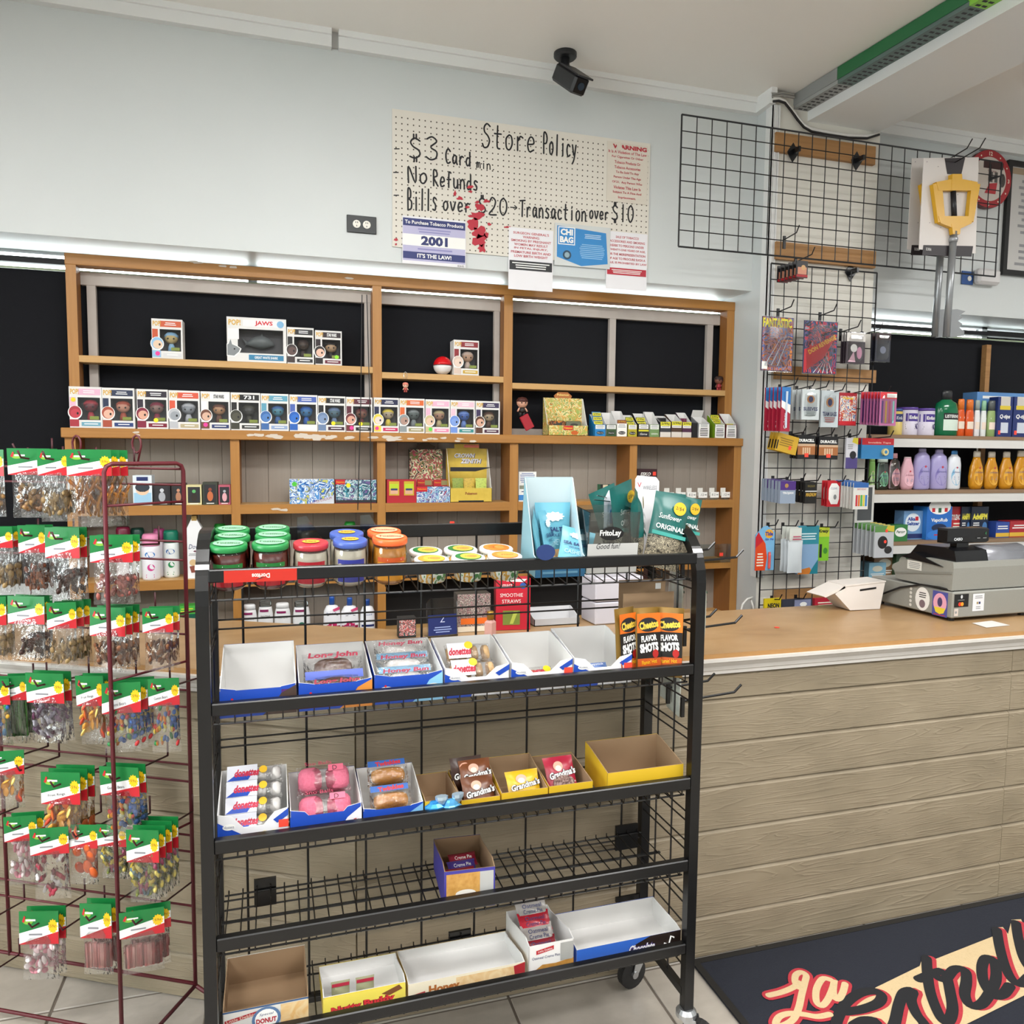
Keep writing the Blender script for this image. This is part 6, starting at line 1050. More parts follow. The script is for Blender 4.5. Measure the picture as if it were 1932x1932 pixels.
for k, dx in enumerate((-.25, .22)):
    t = thing('foil_wrapper', 'crumpled blue foil candy wrapper, %s one' % ('left', 'right')[k], 'wrapper', (s4.location.x+dx*w4_, 1.757, RAILS[2][2]+.048), .2*k, 'foil wrappers on the third shelf'); b = MB(); pr = [(.0005, -.018)]+[(.018*math.sin(a)*(1+.25*math.sin(5*a+k)), -.018*math.cos(a)) for a in [math.pi*q/7 for q in range(1, 7)]]+[(.0005, .018)]
    b.lathe(pr, M('#2f8ad0' if k == 0 else '#5aa8dc', .2, .4), (0, 0, 0), 9, 1.3, .7); b.lathe([(.007, 0), (.015, .012), (.016, .02)], M('#b8cfe0', .2, .6), (.016, -.002, .008), 8, 1, .6); b.build('foil', t)
def cookie(label, tr, w, dx, y, z, main, sec, pw=.085, ph=.085, rx=-.6, sp='Chocolate'):
    def f(b, w, h): b.disc(-.08*w, .72*h, .16*w, M('#e0a890', .4), rz=.13*h); b.disc(-.08*w, .66*h, .1*w, CREAM, rz=.08*h); b.text("Grandma's", .02*w, .52*h, .2*h, M('#1a1210', .4), w=.9*w, rot=.14, shear=.15, bold=.12); b.text("Grandma's", .02*w, .52*h, .19*h, WHITE, w=.88*w, rot=.14, shear=.15, bold=.03); b.text(sp, .2*w, .26*h, .07*h, CREAM, w=.4*w, rot=.14)
    return pack('cookie_pack', label, tr, w, dx, y, z, pw, ph, .02, M(main, .3), f, rx, .05, 'cookie packs on the third shelf', 'cookie pack')
s5, w, hf, hb, zb = rtray('cookie_tray', 'yellow cookie tray with brown chocolate cookie packs', 2, 870, 944, 1506, 1446, .15, YC_, KRAFT, yt, 'cookie trays on the third shelf')
cookie('brown cookie pack lying in front', s5, w, .05, .01, .012, '#6a3c22', '#4a2a18'); cookie('brown cookie pack standing behind', s5, w, .1, .06, .035, '#7a4526', '#4a2a18'); cookie('dark brown cookie pack at the back left', s5, w, -.12, .09, .03, '#3a2016', '#2a160e', rx=-.3)
s6, w, hf, hb, zb = rtray('cookie_tray', 'yellow cookie tray with one yellow cookie pack', 2, 946, 1035, 1492, 1422, .15, YC_, KRAFT, yt, 'cookie trays on the third shelf')
cookie('bright yellow peanut butter cookie pack', s6, w, .08, .015, .016, '#e0b31c', '#c28a1c', .09, .08, sp='Peanut Butter')
s7, w, hf, hb, zb = rtray('cookie_tray', 'yellow cookie tray with one red cookie pack', 2, 1036, 1120, 1480, 1420, .15, YC_, KRAFT, yt, 'cookie trays on the third shelf')
p = cookie('red chocolate brownie cookie pack', s7, w, -.02, .04, .014, '#b01f3c', '#6a3028', .085, .095, sp='Brownie'); b = MB(); b.T = Matrix.Translation((0, -.0125, 0)); b.disc(0, .026, .03, noisy('brownie_print', ['#4a2a22', '#7a5a50', '#9a8078'], nscale=150, rough=.5, interp='CONSTANT', pos=[0, .45, .55]), rz=.018); b.build('cookie_print', p)
s8, w, hf, hb, zb = rtray('cookie_tray', 'empty wide kraft lined yellow tray at the right end of the third shelf', 2, 1147, 1293, 1452, 1388, .15, YC_, KRAFT, yt, 'cookie trays on the third shelf')
# fourth shelf
s9, w, hf, hb, zb = rtray('cookie_box', 'purple and cookie printed box alone on the fourth shelf', 3, 838, 934, 1640, 1575, .2, M('#3f3a96', .45), KRAFT, lambda b, w, h: (b.rect(-.5*w, .5*w, 0, h, M('#3f3a96', .45)), b.rect(-.46*w, .2*w, .25*h, .92*h, noisy('cookie_print', ['#8a5a2a', '#b8843c', '#d0a058', '#6a4020'], nscale=60, rough=.5)), b.disc(-.08*w, .4*h, .2*w, M('#e8e4dc', .5), rz=.1*h), b.rect(.2*w, .47*w, .36*h, .92*h, M('#b5b5b3', .5)), b.text('Little Debbie', -.2*w, .12*h, .1*h, M('#d8323c', .4), w=.4*w)), rz=-.06, Yf=1.764)
for k in range(3): pack('cookie_pack', 'red and purple wrapped cookie in the box, %s one' % ('front', 'middle', 'rear')[k], s9, w, -.05+.08*k, .05+.035*k, .04, .075, .04, .02, M(('#8a1f34', '#4a3a8a', '#8a1f34')[k], .25), lambda b, w, h: b.text('Creme Pie', 0, .5*h, .25*h, WHITE, w=.6*w), -1.1, group='wrapped cookies on the fourth shelf', cat='cookie pack')
# bottom shelf
u1, w, hf, hb, zb = rtray('snack_box', 'large brown lined doughnut stick box, left end of the bottom shelf', 4, 419, 583, 1892, 1792, .2, M('#d9d8d4', .5), KRAFT, lambda b, w, h: (b.rect(-.5*w, .5*w, h*.95, h, M('#3a5a86', .5)), b.shape([(-.48*w, .72*h), (-.1*w, .86*h), (-.1*w, .74*h), (-.48*w, .6*h)], M('#a8242e', .5)), b.text('Little Debbie', -.29*w, .73*h, .09*h, CREAM, w=.34*w, rot=.12), b.disc(.0, .55*h, .17*w, M('#5a78a0', .5), rz=.4*h), b.disc(.0, .55*h, .135*w, WHITE, rz=.32*h), b.text('DONUT', 0, .5*h, .17*h, M('#b8303c', .4), w=.24*w, bold=.05), b.text('Special', 0, .7*h, .1*h, NAVY, w=.16*w, shear=.3), b.rect(.17*w, .5*w, 0, .93*h, noisy('donut_print', ['#b86a34', '#e0c89a', '#d8a868', '#efe2c4'], nscale=26, rough=.5, dist=2))), group='snack boxes on the bottom shelf', lip=.1)
u2, w, hf, hb, zb = rtray('snack_box', 'yellow white lined wafer bar box with red lettering', 4, 608, 766, 1866, 1806, .16, M('#e8d24a', .45), CARDW, lambda b, w, h: (b.rect(-.5*w, .5*w, 0, .96*h, M('#e8d65a', .45)), b.text('Nutty Buddy', -.02*w, .42*h, .36*h, M('#7a1f24', .4), w=.78*w, rot=.04, bold=.1), b.text('Nutty Buddy', -.02*w, .43*h, .35*h, M('#d8323c', .4), w=.77*w, rot=.04, bold=.04), b.shape([(.2*w, .72*h), (.42*w, .96*h), (.46*w, .78*h), (.3*w, .6*h)], M('#7a4a2a', .5))), group='snack boxes on the bottom shelf')
for k in range(2): pack('wafer_pack', 'red and green edged wafer pack in the yellow box, %s one' % ('left', 'right')[k], u2, w, -.28+.3*k, .03, .02, .045, .05, .012, M('#9a9a7a', .3), lambda b, w, h: b.rect(-.46*w, .46*w, .8*h, .95*h, M('#a8243c', .4)), -.2, group='wafer packs on the bottom shelf', cat='wafer pack')
u3, w, hf, hb, zb = rtray('snack_box', 'long white lined honey bun box', 4, 768, 992, 1836, 1770, .17, M('#dfc89a', .5), CARDW, lambda b, w, h: (b.rect(-.5*w, .5*w, 0, h, M('#e6dcc4', .5)), b.rect(-.1*w, .44*w, .1*h, .9*h, noisy('bun_print', ['#b8844a', '#d8b07a', '#e8d2a8', '#c89858'], nscale=18, rough=.5, dist=2)), b.text('Honey', -.2*w, .5*h, .5*h, M('#a8642c', .4), w=.26*w, bold=.05), b.shape([(-.48*w, .2*h), (-.36*w, .3*h), (-.36*w, .55*h), (-.48*w, .45*h)], M('#a8242e', .5)), b.text('Little Debbie', -.42*w, .37*h, .08*h, WHITE, w=.1*w), b.shape([(.42*w, .0), (.5*w, 0), (.5*w, h), (.4*w, .9*h)], M('#a8242e', .5))), group='snack boxes on the bottom shelf')
u4, w, hf, hb, zb = rtray('snack_box', 'white and red oatmeal pie box with packs inside', 4, 998, 1084, 1780, 1706, .2, M('#e6e4e2', .5), CARDW, lambda b, w, h: (b.shape([(-.34*w, .84*h), (.05*w, .92*h), (.05*w, .8*h), (-.34*w, .72*h)], M('#b8242e', .5)), b.text('Little Debbie', -.14*w, .82*h, .06*h, WHITE, w=.32*w, rot=.1), b.text('Oatmeal Creme Pies', -.12*w, .62*h, .08*h, NAVY, w=.62*w), b.shape([(-.46*w, .0), (.5*w, 0), (.5*w, .45*h), (.1*w, .38*h), (-.2*w, .4*h), (-.44*w, .2*h)], noisy('oat_print', ['#8a5a22', '#b8843a', '#c89a50'], nscale=60, rough=.5)), b.rect(.2*w, .48*w, .42*h, .95*h, M('#a5a5a2', .5))), group='snack boxes on the bottom shelf')
for k in range(4): pack('pie_pack', 'red and grey wrapped oatmeal pie, %s in the box' % ('lowest', 'second', 'third', 'topmost')[k], u4, w, -.08, .03+.028*k, .03+.018*k, .09, .055, .016, M(('#8a2a34', '#a8a29e', '#b02434', '#9a9692')[k], .25), lambda b, w, h: (b.text('Oatmeal', 0, .62*h, .2*h, NAVY, w=.6*w), b.text('Creme Pie', 0, .36*h, .2*h, NAVY, w=.6*w)), -.95, group='pie packs on the bottom shelf', cat='pie pack')
u5, w, hf, hb, zb = rtray('snack_box', 'long white lined box with blue and chocolate front, right end of the bottom shelf', 4, 1088, 1288, 1776, 1702, .16, M('#2f5ab8', .45), M('#dcdbd9', .6), lambda b, w, h: (b.rect(-.5*w, .5*w, 0, h, M('#2f62c0', .45)), b.shape([(-.08*w, 0), (.5*w, 0), (.5*w, h), (.2*w, h), (.05*w, .7*h)], M('#241814', .45)), b.text('Chocolate', .12*w, .5*h, .4*h, M('#5a4a9a', .4), w=.26*w, shear=.2, bold=.12), b.text('Chocolate', .12*w, .5*h, .38*h, WHITE, w=.25*w, shear=.2, bold=.03), b.tube([(.3*w, -.002, .1*h), (.34*w, -.002, .5*h), (.38*w, -.002, .4*h), (.4*w, -.002, .8*h), (.43*w, -.002, .7*h)], .0022, WHITE, 5)), group='snack boxes on the bottom shelf')
# bags hanging on the right side of the rack
for k, (lx, ly, z, w_, h_, c, lab, rz) in enumerate(((RW+.045, .11, 1.09, .12, .20, '#9fb88a', 'pale green pouch hanging on the right side of the rack', 1.35), (RW+.02, .19, 1.09, .1, .2, '#b8a0a4', 'pinkish pouch hanging behind the side grid, upper one', 1.45), (RW+.02, .235, .90, .1, .19, '#b0a0a2', 'pink and grey pouch hanging behind the side grid, lower one', 1.5), (RW+.018, .185, .88, .1, .2, '#8f9896', 'grey pouch hanging lowest on the right side of the rack', 1.45))):
    p = RK.matrix_world if False else None; wpos = Matrix.Translation(RO) @ Matrix.Rotation(RRZ, 4, 'Z') @ Vector((lx, ly, z)); bag('hanging_pouch', lab, 'pouch', wpos, w_, h_, .025, noisy('pouch_%d' % k, [c, '#c9cfc6', c], nscale=25, rough=.3), lambda b, w, h: (b.disc(.1*w, .4*h, .18*w, M('#3f8a3c', .4), rz=.08*h), b.lines(-.3*w, .3*w, .6*h, .8*h, 3, M('#5a6a58', .5))), rz=rz, group='pouches on the side hooks')
# ================================================================ maroon wire rack of candy bags
MAR = M('#5e1a24', .4); MARD = M('#43141c', .45)
Bp = Vector((-.255, 2.235, 0)); UU = Vector((-.881, .473, 0)).normalized(); WW = Vector((-.72, -.69, 0)).normalized(); NN = Vector((-.473, -.881, 0)).normalized()
def pxof(P): d = P-CAM; z = d.dot(fw); return 966+F_PX*d.dot(rt2)/z, 966+F_PX*d.dot(dn2)/z
lo, hi = .02, .6
for _ in range(30):
    md_ = (lo+hi)/2; x = pxof(Bp+WW*md_+Vector((0, 0, .9)))[0]
    if x > 212: lo = md_
    else: hi = md_
Fp = Bp+WW*lo
def zat(px, py, P): return A(px, py, P.y).z
ZT = zat(343, 874, Bp)
CR = thing('candy_rack', 'maroon wire floor rack with rows of hooks for candy bags', 'wire rack', Bp)
def cr(b, n, **k): o = b.build(n, CR, True, **k); o.location = -Bp; return o
V = lambda P, z: Vector((P.x, P.y, z))
b = MB(); rr = .012; b.tube([V(Bp, .10), V(Bp, ZT-.02), V(Bp, ZT-.006)+WW*.006, V(Bp, ZT)+WW*.02, V(Fp, ZT)-WW*.02, V(Fp, ZT-.006)-WW*.006, V(Fp, ZT-.02), V(Fp, .012)], .0055, MAR, 8); cr(b, 'side_frame')
for (py, dz) in ((946, 0), (1247, 0), (1552, 0)): b = MB(); z = zat(352, py, Bp); b.bar(V(Bp, z), V(Fp, z), .0035, MAR, 6); cr(b, 'side_bar')
E_ = Bp+UU*1.35
b = MB(); b.tube([V(E_, .1), V(E_, ZT)], .0055, MAR, 8); cr(b, 'upright'); b = MB(); M1 = Bp+UU*.62; b.tube([V(M1, .1), V(M1, ZT+.02)], .0055, MAR, 8); cr(b, 'upright')
rows = [(885, 915), (1022, 1057), (1163, 1197), (1303, 1335), (1444, 1476), (1578, 1609), (1712, 1745)]
RZs = []
for (ya, yb) in rows:
    za, zb_ = zat(348, ya, Bp), zat(350, yb, Bp); RZs.append((za, zb_))
    for z in (za, zb_): b = MB(); b.bar(V(Bp, z), V(E_, z), .0032, MAR, 6); cr(b, 'cross_bar')
# base
b = MB(); zb0 = .1; b.tube([V(Bp, zb0), V(Bp, .03)+Vector((.07, .0, 0)), V(Bp, .012)+Vector((.11, -.02, 0))], .0055, MAR, 6); cr(b, 'foot')
b = MB(); b.tube([V(Bp, zb0), V(Fp, .02)], .0055, MARD, 6); cr(b, 'foot'); b = MB(); c0 = (Bp+Fp)/2; b.tube([V(c0, .06), V(c0, .015)+Vector((-.02, -.16, 0))], .0055, MAR, 6); cr(b, 'foot')
b = MB(); b.bar(V(Bp, .105), V(E_, .105), .005, MAR, 6); cr(b, 'base_bar'); b = MB(); b.bar(V(Bp, .03)+WW*.13, V(E_, .03)+NN*.12, .005, MAR, 6); cr(b, 'base_bar'); b = MB(); b.bar(V(Bp, .03)+Vector((-.06, -.1, 0)), V(Bp, .02)+Vector((.12, -.13, 0)), .0055, MAR, 6); cr(b, 'base_bar')
# loops on top
for px in (145, 258):
    q = A(px, 850, 2.33 if px == 258 else 2.42); b = MB(); cpt = V(q, A(px, 838, q.y).z); b.tube([V(q, ZT-.01)]+[cpt+UU*(-.014)*math.cos(a)+Vector((0, 0, .024*math.sin(a))) for a in [math.pi*k/5-.2 for k in range(10)]], .003, MAR, 6); cr(b, 'top_loop')
def hook(P, L, tip=True):
    b = MB(); q = P-NN*L; q = q-Vector((0, 0, .02)); pts_ = [q, P+NN*.012, P+NN*.022+Vector((0, 0, .018))]; b.tube(pts_, .0026, MARD, 6); b.bar(q, q+Vector((0, 0, .05)), .0028, MARD, 5); cr(b, 'hook')
for (xa, ya, xb, yb) in ((37, 1454, 173, 1418), (-40, 1553, 72, 1518), (-30, 1742, 55, 1700), (118, 1755, 184, 1682), (-40, 1850, 42, 1820), (30, 850, 66, 861)):
    Yq = 2.1+(250-xa)*.001; P = A(xa, ya, Yq)
    b = MB(); q = P-NN*max(.03, (P-Bp).dot(NN))-Vector((0, 0, .015)); b.tube([q, P, P+Vector((-.006, -.004, .018))], .0026, MARD, 6); b.bar(q, q+Vector((0, 0, .05)), .0028, MARD, 5); cr(b, 'hook')
# bag kit: header card, clear pouch, filling
HG, HR, HWt = M('#17793a', .35), M('#c4202c', .35), M('#e9e9ea', .35)
BAGF = clear('candy_bag_film', '#ffffff', .10, .1, .8, 45)
def header_mesh(w, h, name2=None, price='59¢'):
    b = MB(); b.box(-w/2, w/2, -.0012, .0012, -h, 0, HG); b.T = Matrix.Translation((0, -.0012, 0))
    b.shape([(-w/2, -h), (w/2, -h), (w/2, -.62*h), (-w/2, -.98*h)], HR); b.shape([(-w/2, -.98*h), (w/2, -.62*h), (w/2, -.34*h), (-w/2, -.66*h)], HWt)
    b.disc(.36*w, -.46*h, .13*w, M('#f0c419', .4), spikes=12); b.text(price, .36*w, -.46*h, .11*h, M('#8a4a10', .4), w=.15*w)
    b.disc(-.27*w, -.3*h, .13*w, M('#7fb53a', .4), rz=.09*h); b.text('Tradicion', -.2*w, -.25*h, .12*h, HWt, w=.34*w, shear=.2) if False else b.lines(-.36*w, -.04*w, -.33*h, -.2*h, 1, HWt); b.shape([(-.42*w, -.3*h), (-.36*w, -.12*h), (-.33*w, -.16*h), (-.36*w, -.34*h)], HR)
    if name2: b.text(name2, -.1*w, -.7*h, .1*h, M('#45454a', .5), w=.44*w, rot=.09)
    else: b.lines(-.28*w, .12*w, -.76*h, -.64*h, 1, M('#8a8a90', .5))
    return b
HEAD = {}
def header(kind):
    if kind not in HEAD:
        o = header_mesh(.104, .058, kind if kind != 'plain' else None).build('header_card'); HEAD[kind] = o.data; bpy.data.objects.remove(o)
    return HEAD[kind]
bq = MB(); pillow(bq, .098, .11, .022, BAGF, 8, 10, .08, None, .0015); o = bq.build('clear_pouch', None, True); POUCH = o.data; bpy.data.objects.remove(o)
FILL = {}
def blob(b, c, r, m, rot, n=8, k=5):
    R = Matrix.Rotation(rot[0], 4, 'X') @ Matrix.Rotation(rot[1], 4, 'Y') @ Matrix.Rotation(rot[2], 4, 'Z'); P = []
    for i in range(k+1):
        a = math.pi*i/k
        for j in range(n): t = 2*math.pi*j/n; v = R @ Vector((r[0]*math.sin(a)*math.cos(t), r[1]*math.sin(a)*math.sin(t), r[2]*math.cos(a))); P.append((c[0]+v.x, c[1]+v.y, c[2]+v.z))
    b.mesh(P, [(i*n+j, i*n+(j+1) % n, (i+1)*n+(j+1) % n, (i+1)*n+j) for i in range(k) for j in range(n)], m)
def filling(kind):
    if kind in FILL: return FILL[kind]
    cols, shape, n, top = {'tamarind': (['#8a6038', '#a07a48', '#7a5230'], 'nut', 26, .55), 'peanut': (['#a58a5c', '#8f744a', '#b59a6c'], 'nut', 28, .5), 'chili': (['#a86a24', '#c0822e', '#8f5420'], 'strip', 26, .75), 'rust': (['#8a4a2c', '#9c5c38', '#74391f'], 'small', 34, .5), 'dark': (['#4a2c24', '#5c3a30', '#3a201a'], 'nut', 18, .45), 'crumb': (['#a0584e', '#8a463e', '#b46c60'], 'small', 40, .45), 'almond': (['#7a4a2c', '#8c5a38', '#6c3e22'], 'nut', 24, .5), 'greenrod': (['#2f5a24', '#3f7030', '#24481c'], 'rod', 12, .9), 'purple': (['#6a4a6a', '#8f8a9a', '#b8b4c0', '#5a2c4a'], 'wrap', 22, .85), 'peach': (['#e8a848', '#e0703a', '#f0cc70', '#d8503a'], 'ring', 16, .8), 'bears': (['#c83a3a', '#2f8a4a', '#e0c84a', '#3f6ab0', '#e08a3a', '#d8d8b0'], 'small', 40, .75), 'mint': (['#e6c8cc', '#d890a0', '#efe4e4', '#c87888'], 'nut', 26, .85), 'redwrap': (['#8a2438', '#a83a4c', '#e8e4e4', '#6a1a2c'], 'wrap', 18, .85), 'orange': (['#c8501c', '#d8622a', '#b84418'], 'slice', 9, .85), 'multiwrap': (['#c0a83a', '#8f9a4a', '#a0506a', '#5f7a8a', '#d8c870', '#6a7a3a'], 'wrap', 30, .85), 'sticks': (['#c07a78', '#a85a58', '#d09a94', '#7a3a38'], 'rod', 15, .6), 'blue': (['#2f62a8', '#d8a83a', '#3f8ac0', '#2f8a4a'], 'small', 36, .8)}[kind]
    b = MB(); r = random.Random(kind)
    for i in range(n):
        m = jelly(r.choice(cols)); z = -.1+.085*top*r.random(); x = (r.random()-.5)*.078; y = (r.random()-.5)*.008; ro = [r.random()*6.3 for _ in range(3)]
        if shape == 'nut': blob(b, (x, y, z), (.006, .0055, .0095), m, ro)
        elif shape == 'small': blob(b, (x, y, z), (.0055, .005, .0075), m, ro, 7, 4)
        elif shape == 'ring': blob(b, (x, y, z), (.012, .004, .012), m, (ro[0]*.2, ro[1]*.2, ro[2]), 10, 4)
        elif shape == 'slice': blob(b, (x*.8, y*.6, z), (.017, .006, .014), m, (ro[0]*.1, ro[1], 0), 12, 6)
        elif shape == 'strip': b.tube([(x, y, z), (x+.012*math.cos(ro[0]), y, z+.016), (x+.02*math.cos(ro[1]), y, z+.034)], .0035, m, 5)
        elif shape == 'rod':
            X = -.04+.08*i/(n-1); b.tube([(X, y*.7, -.1), (X+.004*(r.random()-.5), y*.7, -.1+.075*top)], .0045, m, 6)
        elif shape == 'wrap':
            blob(b, (x, y, z), (.008, .005, .006), m, ro, 6, 4); b.tube([(x-.012*math.cos(ro[0]), y, z-.006), (x+.012*math.cos(ro[0]), y, z+.006)], [.004, .0045], m, 4)
    o = b.build('candy_filling', None, True); FILL[kind] = o.data; bpy.data.objects.remove(o); return FILL[kind]
ADJ = {'tamarind': 'brown tamarind pieces', 'peanut': 'tan peanuts', 'chili': 'orange brown chili strips', 'rust': 'rust brown pieces', 'dark': 'dark brown dried fruit', 'crumb': 'pinkish red crumbs', 'almond': 'brown almonds', 'greenrod': 'dark green candy sticks', 'purple': 'purple and silver wrapped candy', 'peach': 'yellow and orange gummy rings', 'bears': 'multicoloured gummy bears', 'mint': 'pink and white mints', 'redwrap': 'dark red wrapped candy', 'orange': 'orange jelly slices', 'multiwrap': 'yellow and green wrapped candy', 'sticks': 'pink candy sticks', 'blue': 'blue and yellow gummies'}
ORD = ['frontmost', 'second', 'third', 'fourth', 'fifth']; RN = ['top', 'second', 'third', 'fourth', 'fifth', 'sixth', 'lowest']
HN = ['first', 'second', 'third', 'fourth', 'fifth', 'sixth']
def candy(row, hk, px0, px1, pyt, pyb, pybag, kind, n=1, step=.026, name='plain', yaw=None, dY=0.0):
    pm = (px0+px1)/2; Y = 2.07+(250-pm)*.00105+dY; c = A(pm, pyt, Y); wv = A(px1, pyt, Y).x-A(px0, pyt, Y).x; hh = c.z-A(pm, pyb, Y).z; hb = c.z-A(pm, pybag, Y).z
    rz = yaw if yaw is not None else rnd.uniform(-.38, -.05); lean0 = rnd.uniform(-.03, .08)
    for k in range(n):
        P = c-NN*(step*k+.0)+Vector((0, 0, -.0006*k)); lean = lean0
        t = thing('candy_bag', 'bag of %s, %s on the %s hook, %s row' % (ADJ[kind], ORD[k] if n > 1 else 'alone', HN[hk], RN[row]), 'candy bag', P, rz, 'candy bags on the maroon rack', lean)
        sx = min(1.0, max(.62, wv/.104/math.cos(rz))) if wv > .06 else 1.0
        hd = bpy.data.objects.new('header_card', header(name)); COL.objects.link(hd); hd.parent = t; hd.scale = (sx, 1, hh/.058)
        pc = bpy.data.objects.new('clear_pouch', POUCH); COL.objects.link(pc); pc.parent = t; pc.location = (0, .006, -hb); pc.scale = (sx, 1, (hb-.4*hh)/.11)
        fl = bpy.data.objects.new('candy_filling', filling(kind)); COL.objects.link(fl); fl.parent = t; fl['kind'] = 'stuff'; s_ = (hb-.4*hh)/.11; fl.scale = (sx, 1, s_); fl.location = (0, .006, -hb+s_*.115)
    hp = c+NN*.012+Vector((0, 0, -.34*hh)); hook(hp, max(.03, (hp-Bp).dot(NN)))
candy(0, 0, -50, 9, 848, 898, 975, 'tamarind', 1); candy(0, 1, 30, 76, 846, 896, 978, 'tamarind', 2, dY=.03); candy(0, 2, 69, 131, 848, 897, 985, 'peanut', 2); candy(0, 3, 142, 192, 848, 898, 996, 'chili', 3, .03)
candy(1, 0, -32, 24, 994, 1034, 1122, 'peanut', 2); candy(1, 1, 32, 86, 991, 1043, 1126, 'rust', 2); candy(1, 2, 82, 152, 995, 1053, 1134, 'dark', 2); candy(1, 3, 168, 252, 1010, 1061, 1141, 'crumb', 2)
candy(2, 0, -48, 12, 1126, 1180, 1252, 'peanut', 2); candy(2, 1, 10, 88, 1125, 1177, 1247, 'dark', 2); candy(2, 2, 87, 144, 1137, 1186, 1264, 'peanut', 3); candy(2, 3, 167, 239, 1146, 1200, 1268, 'almond', 3); candy(2, 4, 268, 327, 1147, 1193, 1266, 'almond', 2, dY=.05, yaw=-.1)
candy(3, 0, -50, 19, 1281, 1331, 1412, 'blue', 1); candy(3, 1, -2, 50, 1275, 1322, 1408, 'greenrod', 2, dY=.04); candy(3, 2, 44, 123, 1270, 1327, 1406, 'purple', 2); candy(3, 3, 140, 196, 1275, 1333, 1410, 'peach', 2, name='Fruit Rings'); candy(3, 4, 191, 266, 1288, 1345, 1420, 'bears', 3, name='Gummi Bears'); candy(3, 5, 278, 338, 1280, 1332, 1426, 'bears', 1, dY=.05, name='Gummi Bears', yaw=-.1)
candy(4, 0, -28, 46, 1417, 1462, 1527, 'peach', 1); candy(4, 1, 72, 156, 1457, 1517, 1602, 'peach', 3, name='Fruit Rings'); candy(4, 2, 182, 266, 1447, 1503, 1586, 'bears', 2, name='Gummi Bears')
candy(5, 0, 5, 70, 1540, 1588, 1674, 'mint', 2); candy(5, 1, 54, 130, 1562, 1613, 1703, 'redwrap', 1, dY=-.03); candy(5, 2, 124, 186, 1556, 1600, 1670, 'orange', 1, dY=.03); candy(5, 3, 180, 240, 1556, 1598, 1664, 'multiwrap', 1, dY=.05); candy(5, 4, 236, 301, 1566, 1627, 1706, 'multiwrap', 4)
candy(6, 0, 33, 113, 1719, 1780, 1849, 'mint', 2); candy(6, 1, 148, 212, 1705, 1770, 1842, 'sticks', 2); candy(6, 2, 217, 317, 1717, 1767, 1842, 'sticks', 2, yaw=.02)
# ================================================================ gridwall panels on the column
YG = 3.362; GB = M('#121216', .4)
def gridpanel(name, label, x0, x1, z0, z1, Y, nx, nz):
    t = thing(name, label, 'grid panel', ((x0+x1)/2, Y, z0)); b = MB(); cx = (x0+x1)/2
    for q in ((x0, z0, x1, z0), (x0, z1, x1, z1), (x0, z0, x0, z1), (x1, z0, x1, z1)): b.bar((q[0]-cx, 0, q[1]-z0), (q[2]-cx, 0, q[3]-z0), .0042, GB, 6)
    b.build('frame', t); b = MB()
    for i in range(1, nx): x = x0+(x1-x0)*i/nx; b.bar((x-cx, 0, 0), (x-cx, 0, z1-z0), .0026, GB, 5)
    for j in range(1, nz): z = (z1-z0)*j/nz; b.bar((x0-cx, -.004, z), (x1-cx, -.004, z), .0026, GB, 5)
    b.build('wire_grid', t, kind='stuff'); return t
hx0, hx1 = A(1281, 340, YG).x, A(1877, 470, YG).x; hz1, hz0 = A(1285, 218, YG).z, A(1276, 466, YG).z
HG_ = gridpanel('gridwall_panel', 'long horizontal black wire grid across wall and column', hx0, hx1, hz0, hz1, YG-.012, 24, 8)
vx0, vx1 = A(1456, 500, YG).x, A(1656, 512, YG).x; vz1 = A(1456, 494, YG).z
VG_ = gridpanel('gridwall_panel', 'tall black wire grid on the column hung with packaged goods', vx0, vx1, vz1-23*.0782, vz1-.006, YG+.004, 8, 23)
for (T_, px, py) in ((HG_, 1497, 287), (HG_, 1617, 303), (VG_, 1610, 512)):
    p = A(px, py, YG+.03)-Vector(T_.location); b = MB(); s = 24; hw, hh = .034, .048
    b.prism([(p.x-hw, .045, p.z), (p.x, .045, p.z-hh), (p.x+hw, .045, p.z), (p.x, .045, p.z+hh)], (0, .004, 0), M('#101216', .3)); b.box(p.x-.006, p.x+.006, -.008, .045, p.z-.012, p.z+.012, M('#101216', .3)); b.build('wall_bracket', T_)
# wood battens on the column
BAT = wood('batten', ['#8a6238', '#a87c4c', '#b58a5a'], 'x', .6)
for k, (py0, py1) in enumerate(((250, 286), (456, 489), (690, 715), (1112, 1135))):
    za, zb_ = A(1470, py0, YC-.02).z, A(1470, py1, YC-.02).z; x0_ = A(1464, py0, YC-.02).x; x1_ = A(1653, py0, YC-.02).x; b = MB(); b.box(x0_, x1_, YC-.024, YC-.0012, zb_, za, BAT); tag(b.build('wood_batten'), ('topmost oak batten across the column under the beam', 'second oak batten on the column behind the wire grid', 'third oak batten behind the hanging comics', 'lowest oak batten behind the grid at counter height')[k], 'batten', 'battens on the column')
def ghook(T_, px, py, L=.1, Y=YG, up=.03):
    p = A(px, py, Y)-Vector(T_.location); b = MB(); b.box(p.x-.007, p.x+.007, -.012, -.005, p.z-.05, p.z+.012, GB); b.tube([(p.x, -.012, p.z-.005), (p.x, -.012-L, p.z+.004), (p.x, -.012-L-.02, p.z+.004+up)], .003, GB, 6); b.build('hook', T_)
for (px, py) in ((1475, 452),): ghook(HG_, px, py, .09)
